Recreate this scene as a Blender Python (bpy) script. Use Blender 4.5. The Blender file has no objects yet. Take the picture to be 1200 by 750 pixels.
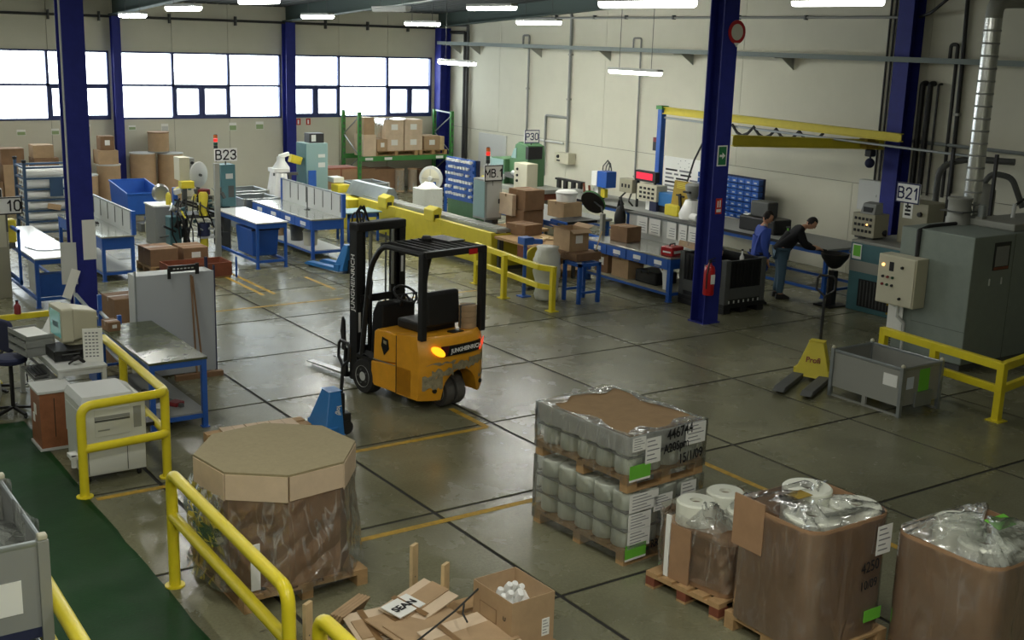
import bpy, math, random
from mathutils import Vector, Matrix
random.seed(7)
SC = bpy.context.scene
COL = SC.collection
PI = math.pi

# ---------------------------------------------------------------- camera
CAM_H = 4.6
YAW, PITCH, ROLL = math.radians(34.7803), math.radians(13.2685), math.radians(-1.78883)
F_PX = 1383.32
_f = Vector((math.sin(YAW)*math.cos(PITCH), math.cos(YAW)*math.cos(PITCH), -math.sin(PITCH)))
_r = Vector((math.cos(YAW), -math.sin(YAW), 0))
_d = _f.cross(_r)
R_ = math.cos(ROLL)*_r + math.sin(ROLL)*_d
D_ = -math.sin(ROLL)*_r + math.cos(ROLL)*_d
cam_data = bpy.data.cameras.new('camera')
cam_data.sensor_width = 36
cam_data.lens = F_PX/1200*36
cam_data.clip_start = 0.05
cam_data.clip_end = 200
cam = bpy.data.objects.new('camera', cam_data)
COL.objects.link(cam)
_m = Matrix((R_, -D_, -_f)).transposed().to_4x4()
_m.translation = (0, 0, CAM_H)
cam.matrix_world = _m
SC.camera = cam

# ---------------------------------------------------------------- world, exposure
W = bpy.data.worlds.new('overcast_sky')
SC.world = W
W.use_nodes = True
W.node_tree.nodes['Background'].inputs[0].default_value = (0.93, 0.97, 1.0, 1)
W.node_tree.nodes['Background'].inputs[1].default_value = 10.0
SC.view_settings.view_transform = 'Standard'
SC.view_settings.look = 'None'
SC.view_settings.gamma = 1
SC.view_settings.use_curve_mapping = False
SC.view_settings.exposure = -0.06
LAMP_W = 30.0          # watts of each fluorescent batten

# ---------------------------------------------------------------- materials
def S(r, g, b):
    def c(u):
        u /= 255.0
        return u/12.92 if u <= 0.04045 else ((u+0.055)/1.055)**2.4
    return (c(r), c(g), c(b), 1)

MATS = {}
def mk(name, col, rough=0.6, metal=0.0, var=0.0, vscale=6.0, bump=0.0, bscale=60.0, emit=None, estr=0.0, spec=0.5, coat=0.0):
    m = bpy.data.materials.new(name)
    m.use_nodes = True
    nt = m.node_tree
    b = nt.nodes['Principled BSDF']
    b.inputs['Base Color'].default_value = col
    b.inputs['Roughness'].default_value = rough
    b.inputs['Metallic'].default_value = metal
    b.inputs['Specular IOR Level'].default_value = spec
    if coat:
        b.inputs['Coat Weight'].default_value = coat
    if emit:
        b.inputs['Emission Color'].default_value = emit
        b.inputs['Emission Strength'].default_value = estr
    if var or bump:
        g = nt.nodes.new('ShaderNodeNewGeometry')
        n = nt.nodes.new('ShaderNodeTexNoise')
        n.inputs['Scale'].default_value = vscale
        n.inputs['Detail'].default_value = 5
        n.inputs['Roughness'].default_value = 0.65
        nt.links.new(g.outputs['Position'], n.inputs['Vector'])
        if var:
            mr = nt.nodes.new('ShaderNodeMapRange')
            mr.inputs[1].default_value = 0.3
            mr.inputs[2].default_value = 0.7
            mr.inputs[3].default_value = 1-var
            mr.inputs[4].default_value = 1+var
            nt.links.new(n.outputs[0], mr.inputs[0])
            mx = nt.nodes.new('ShaderNodeMix')
            mx.data_type = 'RGBA'
            mx.blend_type = 'MULTIPLY'
            mx.inputs[0].default_value = 1
            mx.inputs[6].default_value = col
            nt.links.new(mr.outputs[0], mx.inputs[7])
            nt.links.new(mx.outputs[2], b.inputs['Base Color'])
        if bump:
            n2 = nt.nodes.new('ShaderNodeTexNoise')
            n2.inputs['Scale'].default_value = bscale
            n2.inputs['Detail'].default_value = 4
            nt.links.new(g.outputs['Position'], n2.inputs['Vector'])
            bp = nt.nodes.new('ShaderNodeBump')
            bp.inputs['Strength'].default_value = bump
            bp.inputs['Distance'].default_value = 0.02
            nt.links.new(n2.outputs[0], bp.inputs['Height'])
            nt.links.new(bp.outputs[0], b.inputs['Normal'])
    MATS[name] = m
    return m

def film_mat(name, tint, milk, scale, crease_glint=0.5, rough=0.1):
    """Thin stretch film: clear, with a little milkiness and thin pale streaks painted in as fold glints."""
    m = bpy.data.materials.new(name)
    m.use_nodes = True
    nt = m.node_tree
    nt.nodes.clear()
    out = nt.nodes.new('ShaderNodeOutputMaterial')
    g = nt.nodes.new('ShaderNodeNewGeometry')
    mp = nt.nodes.new('ShaderNodeMapping')
    mp.inputs['Scale'].default_value = (1.0, 1.0, 0.28)
    mp.inputs['Rotation'].default_value = (0.45, 0.3, 0.2)
    nt.links.new(g.outputs['Position'], mp.inputs['Vector'])
    n = nt.nodes.new('ShaderNodeTexNoise')
    n.inputs['Scale'].default_value = scale
    n.inputs['Detail'].default_value = 2
    n.inputs['Distortion'].default_value = 0.6
    nt.links.new(mp.outputs[0], n.inputs['Vector'])
    bp = nt.nodes.new('ShaderNodeBump')
    bp.inputs['Strength'].default_value = 1.0
    bp.inputs['Distance'].default_value = 0.03
    nt.links.new(n.outputs[0], bp.inputs['Height'])
    def mth(op, a, b):
        k = nt.nodes.new('ShaderNodeMath')
        k.operation = op
        for i, q in enumerate((a, b)):
            if isinstance(q, (int, float)):
                k.inputs[i].default_value = q
            elif q is not None:
                nt.links.new(q, k.inputs[i])
        return k.outputs[0]
    ridge = mth('ABSOLUTE', mth('SUBTRACT', n.outputs[0], 0.5), None)
    mr = nt.nodes.new('ShaderNodeMapRange')
    mr.inputs[1].default_value = 0.0
    mr.inputs[2].default_value = 0.03
    mr.inputs[3].default_value = milk+crease_glint  # glints along the folds painted as paler, more opaque streaks
    mr.inputs[4].default_value = milk
    nt.links.new(ridge, mr.inputs[0])
    n3 = nt.nodes.new('ShaderNodeTexNoise')
    n3.inputs['Scale'].default_value = 2.5
    nt.links.new(g.outputs['Position'], n3.inputs['Vector'])
    m3 = nt.nodes.new('ShaderNodeMapRange')
    m3.inputs[1].default_value = 0.4
    m3.inputs[2].default_value = 0.65
    m3.inputs[3].default_value = 0.45
    m3.inputs[4].default_value = 1.0
    nt.links.new(n3.outputs[0], m3.inputs[0])
    fac = mth('MULTIPLY', mr.outputs[0], m3.outputs[0])
    tr = nt.nodes.new('ShaderNodeBsdfTransparent')
    gl = nt.nodes.new('ShaderNodeBsdfPrincipled')
    gl.inputs['Base Color'].default_value = tint
    gl.inputs['Roughness'].default_value = 0.3
    nt.links.new(bp.outputs[0], gl.inputs['Normal'])
    mx = nt.nodes.new('ShaderNodeMixShader')
    nt.links.new(fac, mx.inputs[0])
    nt.links.new(tr.outputs[0], mx.inputs[1])
    nt.links.new(gl.outputs[0], mx.inputs[2])
    gs = nt.nodes.new('ShaderNodeBsdfGlossy')
    gs.inputs['Roughness'].default_value = rough
    nt.links.new(bp.outputs[0], gs.inputs['Normal'])
    fr = nt.nodes.new('ShaderNodeFresnel')
    fr.inputs['IOR'].default_value = 1.5
    nt.links.new(bp.outputs[0], fr.inputs['Normal'])
    mx2 = nt.nodes.new('ShaderNodeMixShader')
    nt.links.new(mth('MINIMUM', mth('MULTIPLY', fr.outputs[0], 2.4), 0.75), mx2.inputs[0])
    nt.links.new(mx.outputs[0], mx2.inputs[1])
    nt.links.new(gs.outputs[0], mx2.inputs[2])
    nt.links.new(mx2.outputs[0], out.inputs[0])
    MATS[name] = m
    return m

def glass_mat(name):
    m = bpy.data.materials.new(name)
    m.use_nodes = True
    nt = m.node_tree
    nt.nodes.clear()
    out = nt.nodes.new('ShaderNodeOutputMaterial')
    tr = nt.nodes.new('ShaderNodeBsdfTransparent')
    tr.inputs[0].default_value = (0.93, 0.96, 0.96, 1)
    gl = nt.nodes.new('ShaderNodeBsdfGlossy')
    gl.inputs['Roughness'].default_value = 0.05
    mx = nt.nodes.new('ShaderNodeMixShader')
    mx.inputs[0].default_value = 0.06
    nt.links.new(tr.outputs[0], mx.inputs[1])
    nt.links.new(gl.outputs[0], mx.inputs[2])
    nt.links.new(mx.outputs[0], out.inputs[0])
    MATS[name] = m

def concrete_mat(name, c_lo, c_hi, r_lo, r_hi, c_scuff):
    m = bpy.data.materials.new(name)
    m.use_nodes = True
    nt = m.node_tree
    b = nt.nodes['Principled BSDF']
    g = nt.nodes.new('ShaderNodeNewGeometry')
    def noise(scale, det=6, rough=0.6, dist=0.0, vec=None):
        n = nt.nodes.new('ShaderNodeTexNoise')
        n.inputs['Scale'].default_value = scale
        n.inputs['Detail'].default_value = det
        n.inputs['Roughness'].default_value = rough
        n.inputs['Distortion'].default_value = dist
        nt.links.new(vec if vec else g.outputs['Position'], n.inputs['Vector'])
        return n.outputs[0]
    def ramp(src, a, bb, ca, cb):
        r = nt.nodes.new('ShaderNodeValToRGB')
        r.color_ramp.elements[0].position = a
        r.color_ramp.elements[1].position = bb
        r.color_ramp.elements[0].color = ca
        r.color_ramp.elements[1].color = cb
        nt.links.new(src, r.inputs[0])
        return r.outputs[0]
    def mix(mode, fac, a, bcol):
        x = nt.nodes.new('ShaderNodeMix')
        x.data_type = 'RGBA'
        x.blend_type = mode
        if isinstance(fac, float):
            x.inputs[0].default_value = fac
        else:
            nt.links.new(fac, x.inputs[0])
        nt.links.new(a, x.inputs[6])
        if isinstance(bcol, tuple):
            x.inputs[7].default_value = bcol
        else:
            nt.links.new(bcol, x.inputs[7])
        return x.outputs[2]
    big = ramp(noise(0.55, 5, 0.55, 0.4), 0.35, 0.68, c_lo, c_hi)
    grit = ramp(noise(34, 4, 0.8), 0.3, 0.72, (0.78, 0.78, 0.78, 1), (1.18, 1.18, 1.18, 1))
    c = mix('MULTIPLY', 1.0, big, grit)
    mp = nt.nodes.new('ShaderNodeMapping')
    mp.inputs['Scale'].default_value = (0.6, 2.6, 1.0)
    mp.inputs['Rotation'].default_value = (0, 0, 0.9)
    nt.links.new(g.outputs['Position'], mp.inputs['Vector'])
    scuff = ramp(noise(4.2, 4, 0.6, 0.8, mp.outputs[0]), 0.69, 0.74, (0, 0, 0, 1), (0.8, 0.8, 0.8, 1))
    c = mix('MIX', scuff, c, c_scuff)
    nt.links.new(c, b.inputs['Base Color'])
    rr = nt.nodes.new('ShaderNodeMapRange')
    rr.inputs[1].default_value = 0.3
    rr.inputs[2].default_value = 0.7
    rr.inputs[3].default_value = r_lo
    rr.inputs[4].default_value = r_hi
    nt.links.new(noise(1.4, 5, 0.6, 0.3), rr.inputs[0])
    nt.links.new(rr.outputs[0], b.inputs['Roughness'])
    bp = nt.nodes.new('ShaderNodeBump')
    bp.inputs['Strength'].default_value = 0.12
    bp.inputs['Distance'].default_value = 0.01
    nt.links.new(noise(40, 3), bp.inputs['Height'])
    nt.links.new(bp.outputs[0], b.inputs['Normal'])
    b.inputs['Specular IOR Level'].default_value = 0.45
    MATS[name] = m

concrete_mat('concrete', S(106, 105, 81), S(134, 132, 106), 0.21, 0.31, S(78, 75, 62))
concrete_mat('green_floor', S(4, 50, 8), S(12, 66, 18), 0.5, 0.65, S(44, 78, 52))
MATS['green_floor'].node_tree.nodes['Principled BSDF'].inputs['Specular IOR Level'].default_value = 0.22
glass_mat('glass')
film_mat('film', S(235, 238, 235), 0.06, 7.0, 0.26, 0.12)
film_mat('film_milky', S(222, 228, 216), 0.32, 8.0, 0.2, 0.16)
film_mat('film_light', S(230, 232, 230), 0.07, 6.0, 0.08, 0.12)
mk('joint', S(36, 35, 31), 0.9)
mk('line_yellow', S(178, 142, 40), 0.6, var=0.35, vscale=14)
mk('wall_cream', S(206, 204, 186), 0.8, var=0.03, vscale=1.5)
mk('wall_gap', S(120, 118, 105), 0.9)
mk('blue_column', S(36, 44, 126), 0.6, var=0.1, spec=0.3)
mk('frame_blue', S(46, 58, 110), 0.5)
mk('roof', S(52, 56, 54), 0.9, var=0.1)
mk('rafter', S(64, 78, 74), 0.75)
mk('galv', S(150, 156, 156), 0.4, 0.6, var=0.08)
mk('galv_dull', S(150, 151, 143), 0.6, 0.2)
mk('spiral', S(190, 192, 190), 0.25, 0.85)
mk('pipe_dark', S(48, 48, 46), 0.6)
mk('black', S(24, 24, 25), 0.5)
mk('black_gloss', S(20, 20, 22), 0.25)
mk('rubber', S(34, 33, 32), 0.85)
mk('tread', S(84, 82, 78), 0.95, bump=0.3, bscale=80)
mk('cardboard', S(174, 146, 112), 0.85, var=0.1, vscale=5)
mk('cardboard_dark', S(132, 102, 74), 0.85, var=0.12, vscale=5)
mk('cardboard_light', S(212, 190, 162), 0.85, var=0.08, vscale=5)
mk('kraft', S(158, 124, 92), 0.8, var=0.12, vscale=4)
mk('kraft_top', S(152, 140, 108), 0.9, var=0.08, vscale=30)
mk('box_inside', S(140, 110, 80), 0.9)
mk('rack_blue', S(48, 74, 104), 0.5)
mk('board_brown', S(148, 120, 84), 0.9, var=0.1, vscale=8)
mk('tape_brown', S(136, 106, 72), 0.3)
mk('wood', S(176, 142, 98), 0.8, var=0.18, vscale=9)
mk('wood_raw', S(204, 178, 134), 0.8, var=0.12, vscale=9)
mk('wood_red', S(126, 70, 48), 0.8, var=0.2)
mk('veneer', S(146, 92, 60), 0.5, var=0.15, vscale=12)
mk('orange', S(226, 158, 32), 0.42, var=0.1, vscale=5, coat=0.2)
mk('scrape', S(150, 140, 112), 0.6, 0.2, var=0.35, vscale=20)
mk('forks', S(178, 178, 176), 0.35, 0.7)
mk('steel', S(172, 174, 172), 0.3, 0.8)
mk('rail_yellow', S(226, 208, 42), 0.35, var=0.05)
mk('machine_yellow', S(206, 190, 50), 0.5, var=0.06)
mk('dark_yellow', S(160, 134, 40), 0.6)
mk('bench_blue', S(36, 88, 172), 0.45, var=0.06)
mk('navy', S(34, 40, 70), 0.8)
mk('jack_blue', S(44, 112, 176), 0.4)
mk('teal', S(72, 112, 118), 0.5, var=0.05)
mk('teal_light', S(126, 154, 152), 0.5)
mk('machine_green', S(74, 112, 76), 0.5, var=0.05)
mk('rack_green', S(62, 132, 62), 0.5)
mk('beige', S(196, 192, 168), 0.5)
mk('beige_dark', S(160, 156, 134), 0.6)
mk('enclosure', S(132, 142, 134), 0.5, 0.1, var=0.06)
mk('grey_panel', S(176, 181, 186), 0.6)
mk('grey_light', S(196, 198, 194), 0.55)
mk('grey_mid', S(140, 142, 138), 0.6)
mk('grey_dark', S(80, 82, 80), 0.6)
mk('copier_grey', S(206, 208, 200), 0.5)
mk('white', S(236, 236, 232), 0.5)
mk('white_top', S(240, 241, 238), 0.16)
mk('metal_top', S(186, 188, 180), 0.18, 0.6, var=0.06)
mk('dull_top', S(84, 90, 68), 0.24, 0.0, var=0.2, vscale=3, spec=0.22)
mk('tray_grey', S(122, 132, 130), 0.75)
mk('paper', S(236, 236, 230), 0.7)
mk('paper_blue', S(206, 214, 226), 0.7)
mk('ink', S(20, 20, 24), 0.7)
mk('ink_blue', S(24, 32, 84), 0.7)
mk('ink_grey', S(120, 122, 126), 0.7)
mk('tag_green', S(110, 190, 60), 0.6)
mk('notice_green', S(150, 172, 124), 0.7)
mk('sign_green', S(44, 120, 74), 0.5)
mk('sign_red', S(196, 52, 30), 0.5)
mk('red', S(178, 26, 32), 0.35)
mk('red_dark', S(120, 32, 36), 0.5)
mk('spool', S(214, 220, 206), 0.45)
mk('roll_white', S(228, 230, 214), 0.4)
mk('tube_core', S(150, 138, 120), 0.8)
mk('plastic_bag', S(214, 216, 208), 0.35, bump=0.6, bscale=14)
mk('skin', S(196, 146, 116), 0.6)
mk('hair', S(26, 20, 17), 0.7)
mk('coat_blue', S(50, 76, 164), 0.8, bump=0.3, bscale=12)
mk('shirt', S(210, 208, 200), 0.8)
mk('sweater', S(18, 18, 22), 0.9)
mk('jeans', S(76, 102, 120), 0.85)
mk('trousers', S(36, 38, 48), 0.85)
mk('shoe', S(20, 18, 17), 0.5)
mk('screen', S(70, 130, 130), 0.2, emit=S(110, 170, 160), estr=0.25)
mk('lamp_glow', S(255, 255, 250), 0.5, emit=(1.0, 1.0, 0.92, 1), estr=14.0)
mk('lamp_bright', S(255, 255, 250), 0.5, emit=(1.0, 1.0, 0.92, 1), estr=95.0)
mk('lamp_off', S(180, 180, 172), 0.5)
mk('led_red', S(200, 20, 40), 0.4, emit=S(255, 40, 80), estr=0.6)
mk('beacon_red', S(200, 40, 30), 0.3, emit=S(255, 50, 40), estr=0.8)
mk('beacon_red_off', S(120, 36, 28), 0.3)
mk('beacon_amber', S(190, 96, 30), 0.3)
mk('beacon_green', S(24, 70, 50), 0.3)
mk('pilot', S(255, 190, 100), 0.3, emit=S(255, 190, 110), estr=3.0)
mk('lens_amber', S(255, 190, 40), 0.3, emit=S(255, 178, 30), estr=1.6)
mk('lens_red', S(235, 80, 50), 0.3, emit=S(255, 70, 35), estr=0.9)
mk('band_maroon', S(80, 18, 24), 0.4)

# ---------------------------------------------------------------- mesh helpers
class MB:
    def __init__(s):
        s.v = []
        s.f = []
    def add(s, vs, fs):
        o = len(s.v)
        s.v += [tuple(v) for v in vs]
        s.f += [tuple(i+o for i in f) for f in fs]
        return s
    def box(s, x0, y0, z0, x1, y1, z1):
        return s.add([(x0,y0,z0),(x1,y0,z0),(x1,y1,z0),(x0,y1,z0),(x0,y0,z1),(x1,y0,z1),(x1,y1,z1),(x0,y1,z1)],
                     [(0,3,2,1),(4,5,6,7),(0,1,5,4),(1,2,6,5),(2,3,7,6),(3,0,4,7)])
    def cbox(s, c, d, rot=None):
        vs = []
        for sz in (-1, 1):
            for sx, sy in ((-1,-1),(1,-1),(1,1),(-1,1)):
                p = Vector((sx*d[0]/2, sy*d[1]/2, sz*d[2]/2))
                if rot is not None:
                    p = rot @ p
                vs.append(p+Vector(c))
        return s.add(vs, [(0,3,2,1),(4,5,6,7),(0,1,5,4),(1,2,6,5),(2,3,7,6),(3,0,4,7)])
    def bar(s, p, q, w, h=None):
        h = h or w
        p, q = Vector(p), Vector(q)
        d = q-p
        q3 = d.to_track_quat('Y', 'Z').to_matrix()
        return s.cbox((p+q)/2, (w, d.length, h), q3)
    def tube(s, p, q, r, n=10, r2=None):
        return s.path([p, q], [r, r if r2 is None else r2], n)
    def path(s, pts, r, n=10, cap=True, closed=False):
        pts = [Vector(p) for p in pts]
        rs = r if isinstance(r, (list, tuple)) else [r]*len(pts)
        vs, fs, up = [], [], None
        m = len(pts)
        for i, p in enumerate(pts):
            if closed:
                t = (pts[(i+1) % m]-p).normalized()+(p-pts[i-1]).normalized()
            elif i == 0:
                t = pts[1]-p
            elif i == m-1:
                t = p-pts[i-1]
            else:
                t = (pts[i+1]-p).normalized()+(p-pts[i-1]).normalized()
            t.normalize()
            if up is None:
                up = Vector((0,0,1)) if abs(t.z) < 0.9 else Vector((1,0,0))
            a = up-t*up.dot(t)
            if a.length < 1e-5:
                a = t.orthogonal()
            a.normalize()
            up = a
            b = t.cross(a)
            k = 1.0
            if 0 < i < m-1 or closed:
                c = (pts[(i+1) % m]-p).normalized().dot(t)
                k = 1/max(c, 0.5)
            for j in range(n):
                an = 2*PI*j/n
                vs.append(p+(a*math.cos(an)+b*math.sin(an))*rs[i]*(k if k < 1.3 else 1.3))
        for i in range(m if closed else m-1):
            i2 = (i+1) % m
            for j in range(n):
                j2 = (j+1) % n
                fs.append((i*n+j, i*n+j2, i2*n+j2, i2*n+j))
        if cap and not closed:
            fs.append(tuple(range(n-1, -1, -1)))
            fs.append(tuple((m-1)*n+j for j in range(n)))
        return s.add(vs, fs)
    def lathe(s, prof, n=20, c=(0,0,0), rot=None):
        vs, fs = [], []
        ring = prof[0] == prof[-1]
        for r, z in prof:
            for j in range(n):
                p = Vector((r*math.cos(2*PI*j/n), r*math.sin(2*PI*j/n), z))
                if rot is not None:
                    p = rot @ p
                vs.append(p+Vector(c))
        for i in range(len(prof)-1):
            for j in range(n):
                j2 = (j+1) % n
                fs.append((i*n+j, i*n+j2, (i+1)*n+j2, (i+1)*n+j))
        if prof[0][0] > 1e-4 and not ring:
            fs.append(tuple(range(n-1, -1, -1)))
        if prof[-1][0] > 1e-4 and not ring:
            fs.append(tuple((len(prof)-1)*n+j for j in range(n)))
        return s.add(vs, fs)
    def prism(s, poly, a, b, axis='z'):
        """Extrude a closed 2D outline between a and b along an axis."""
        n = len(poly)
        def P(u, v, w):
            return (u, v, w) if axis == 'z' else ((w, u, v) if axis == 'x' else (u, w, v))
        vs = [P(u, v, a) for u, v in poly]+[P(u, v, b) for u, v in poly]
        fs = [tuple(range(n-1, -1, -1)), tuple(range(n, 2*n))]
        for i in range(n):
            j = (i+1) % n
            fs.append((i, j, n+j, n+i))
        return s.add(vs, fs)
    def sphere(s, c, r, n=12, m=8):
        if not isinstance(r, (tuple, list)):
            r = (r, r, r)
        vs = [(c[0], c[1], c[2]-r[2])]
        for i in range(1, m):
            th = -PI/2+PI*i/m
            for j in range(n):
                a = 2*PI*j/n
                vs.append((c[0]+r[0]*math.cos(th)*math.cos(a), c[1]+r[1]*math.cos(th)*math.sin(a), c[2]+r[2]*math.sin(th)))
        vs.append((c[0], c[1], c[2]+r[2]))
        fs = []
        for j in range(n):
            fs.append((0, 1+(j+1) % n, 1+j))
        for i in range(m-2):
            for j in range(n):
                j2 = (j+1) % n
                fs.append((1+i*n+j, 1+i*n+j2, 1+(i+1)*n+j2, 1+(i+1)*n+j))
        t = len(vs)-1
        for j in range(n):
            fs.append((t, 1+(m-2)*n+j, 1+(m-2)*n+(j+1) % n))
        return s.add(vs, fs)
    def sheet(s, P, nu, nv):
        vs = [P(i/nu, j/nv) for j in range(nv+1) for i in range(nu+1)]
        fs = [(j*(nu+1)+i, j*(nu+1)+i+1, (j+1)*(nu+1)+i+1, (j+1)*(nu+1)+i) for j in range(nv) for i in range(nu)]
        return s.add(vs, fs)
    def build(s, name, mat, parent=None, smooth=False, bevel=0.0, label=None):
        me = bpy.data.meshes.new(name)
        me.from_pydata(s.v, [], s.f)
        me.validate()
        me.materials.append(MATS[mat])
        if smooth:
            for p in me.polygons:
                p.use_smooth = True
        o = bpy.data.objects.new(name, me)
        COL.objects.link(o)
        if parent:
            o.parent = parent
        if smooth and smooth != 2:
            a = math.radians(40)
            try:
                me.set_sharp_from_angle(angle=a)
            except Exception:
                pass
        if bevel:
            bv = o.modifiers.new('bevel', 'BEVEL')
            bv.width = bevel
            bv.segments = 2
            bv.limit_method = 'ANGLE'
        if label:
            o['label'] = label
        return o

def tag(o, label, cat, group=None):
    o['label'] = label
    o['category'] = cat
    if group:
        o['group'] = group
    return o

def thing(name, label, cat, loc=(0,0,0), rz=0.0, group=None):
    o = bpy.data.objects.new(name, None)
    o.empty_display_size = 0.1
    COL.objects.link(o)
    o.location = loc
    o.rotation_euler = (0, 0, math.radians(rz))
    return tag(o, label, cat, group)

def struct(o):
    o['kind'] = 'structure'
    return o

def B(name, mat, parent, x0, y0, z0, x1, y1, z1, bevel=0.0, label=None):
    return MB().box(x0,y0,z0,x1,y1,z1).build(name, mat, parent, bevel=bevel, label=label)

def dup(o, parent=None, first=True):
    c = o.copy()
    COL.objects.link(c)
    if not first:
        c.parent = parent
    for ch in list(o.children):
        dup(ch, c, False)
    return c

FACE = {'-y': (PI/2, 0, 0), '-x': (PI/2, 0, -PI/2), 'up': (0, 0, 0), '+x': (PI/2, 0, PI/2)}
def text(body, size, mat, parent, loc, face='-y', tilt=0.0, name='lettering', sx=1.0, bold=0.0):
    cu = bpy.data.curves.new('lettering_curve', 'FONT')
    cu.body = body
    cu.size = size
    cu.align_x = 'CENTER'
    cu.align_y = 'CENTER'
    cu.extrude = 0.0012
    cu.offset = bold
    cu.resolution_u = 3
    t = bpy.data.objects.new('lettering_tmp', cu)
    COL.objects.link(t)
    bpy.context.view_layer.update()
    me = bpy.data.meshes.new_from_object(t.evaluated_get(bpy.context.evaluated_depsgraph_get()))
    bpy.data.objects.remove(t)
    bpy.data.curves.remove(cu)
    me.materials.clear()
    me.materials.append(MATS[mat])
    o = bpy.data.objects.new(name, me)
    COL.objects.link(o)
    o.parent = parent
    o.location = loc
    rot = face if isinstance(face, tuple) else FACE[face]
    o.rotation_euler = rot
    if tilt:
        o.rotation_euler = (Matrix.Rotation(rot[2], 3, 'Z') @ Matrix.Rotation(rot[0], 3, 'X') @ Matrix.Rotation(math.radians(tilt), 3, 'Z')).to_euler()
    o.scale = (sx, 1, 1)
    return o

def arc(c, u, v, r, a0, a1, n=6):
    c, u, v = Vector(c), Vector(u), Vector(v)
    return [c+u*r*math.cos(math.radians(a0+(a1-a0)*i/n))+v*r*math.sin(math.radians(a0+(a1-a0)*i/n)) for i in range(n+1)]

def rounded(pts, r, n=5):
    """Round the corners of an open polyline."""
    pts = [Vector(p) for p in pts]
    out = [pts[0]]
    for i in range(1, len(pts)-1):
        a, b, c = pts[i-1], pts[i], pts[i+1]
        p = b+(a-b).normalized()*r
        q = b+(c-b).normalized()*r
        for k in range(n+1):
            t = k/n
            out.append((1-t)**2*p+2*t*(1-t)*b+t*t*q)
    out.append(pts[-1])
    return out

def rrect(x0, y0, x1, y1, r, n=5):
    out = []
    for cx, cy, a in ((x1-r, y1-r, 0), (x0+r, y1-r, 90), (x0+r, y0+r, 180), (x1-r, y0+r, 270)):
        for k in range(n+1):
            t = math.radians(a+90*k/n)
            out.append((cx+r*math.cos(t), cy+r*math.sin(t)))
    return out

def wrap_mesh(poly, z0, z1, nz, jit, rnd, sub=4, flare=0.0):
    """Wrinkled film around a closed outline."""
    pts = []
    n = len(poly)
    for i in range(n):
        a, b = Vector(poly[i]), Vector(poly[(i+1) % n])
        k = max(1, int((b-a).length/0.09)) if sub else 1
        for j in range(k):
            pts.append(a+(b-a)*j/k)
    c = sum(pts, Vector((0,0)))/len(pts)
    m = MB()
    vs, fs = [], []
    M = len(pts)
    for k in range(nz+1):
        z = z0+(z1-z0)*k/nz
        for p in pts:
            d = (p-c).normalized()
            o = rnd.uniform(0.002, jit)+flare*(1-k/nz)**2
            vs.append((p.x+d.x*o, p.y+d.y*o, z+rnd.uniform(-jit, jit)*0.6*(0 < k < nz)))
    for k in range(nz):
        for i in range(M):
            j = (i+1) % M
            fs.append((k*M+i, k*M+j, (k+1)*M+j, (k+1)*M+i))
    return m.add(vs, fs)

# ================================================================ the building
XW, YW = 20.0, 33.0           # inner faces of the right and the back wall
def roof_z(y):
    return 5.5+0.062*(33-y)

floor = struct(B('floor', 'joint', None, -6.2, -4.2, -0.2, XW+0.2, YW+0.2, -0.008))
JX = [7.77+2.07*k for k in range(-7, 6)]+[XW]
JY = [7.35+2.11*k for k in range(-6, 13)]+[YW]
slab_me = {}
for i in range(len(JX)-1):
    for j in range(len(JY)-1):
        w, d = round(JX[i+1]-JX[i]-0.045, 3), round(JY[j+1]-JY[j]-0.045, 3)
        if w < 0.1 or d < 0.1:
            continue
        if (w, d) not in slab_me:
            slab_me[(w, d)] = MB().box(-w/2, -d/2, -0.05, w/2, d/2, 0).build('slab', 'concrete', floor)
            s = slab_me[(w, d)]
        else:
            s = slab_me[(w, d)].copy()
            COL.objects.link(s)
        s.location = ((JX[i]+JX[i+1])/2, (JY[j]+JY[j+1])/2, 0)
# painted walkway, worn along its edge, and the floor markings
edge = []
rr = random.Random(3)
yy = 4.0
while yy < 14.31:
    edge.append((2.9+rr.uniform(-0.012, 0.012), yy))
    yy += 0.3
MB().prism([(-6, 4.0)]+edge+[(2.9, 14.35), (-6, 14.35)], 0.0, 0.002).build('green_paint', 'green_floor', floor)
for x0, y0, x1, y1 in ((5.4,11.41,7.63,11.49),(7.59,11.46,7.67,12.3),(4.5,9.2,9.05,9.28),(9.05,4.5,9.13,9.28),(8.38,19.7,8.45,22.9),(8.16,19.7,8.23,22.9),
                       (9.53,19.6,9.6,20.9),(6.9,18.8,9.35,18.87),(9.9,18.3,11.9,18.37),(2.95,11.42,3.8,11.5)):
    MB().box(x0,y0,0,x1,y1,0.002).build('yellow_line', 'line_yellow', floor)

# --- back wall with the window band
Z0, Z1, ZM = 2.2, 4.03, 3.12
bays = [(-5.6, -0.75), (-0.45, 4.35), (4.68, 9.42), (9.7, 14.38), (14.7, 19.5)]
wm = MB()
wm.box(-6.2, YW+0.02, -0.2, XW+0.2, YW+0.2, Z0)
wm.box(-6.2, YW+0.02, Z1, XW+0.2, YW+0.2, 8.4)
px = -6.2
for a, b in bays+[(XW+0.2, None)]:
    wm.box(px, YW+0.02, Z0, a, YW+0.2, Z1)
    px = b
wall_back = struct(wm.build('wall_back', 'wall_gap'))
cuts = [-6.0, -5.6, -3.97, -2.37, -0.6, 1.13, 2.75, 4.5, 6.2, 7.86, 9.55, 11.17, 12.79, 14.53, 16.27, 17.93, XW]
for i in range(len(cuts)-1):
    a, b = cuts[i]+0.006, cuts[i+1]-0.006
    B('panel', 'wall_cream', wall_back, a, YW, 0, b, YW+0.03, Z0)
    B('panel', 'wall_cream', wall_back, a, YW, Z1, b, YW+0.03, 6.0)
for a, b in bays:
    pass
prev = -6.0
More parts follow.
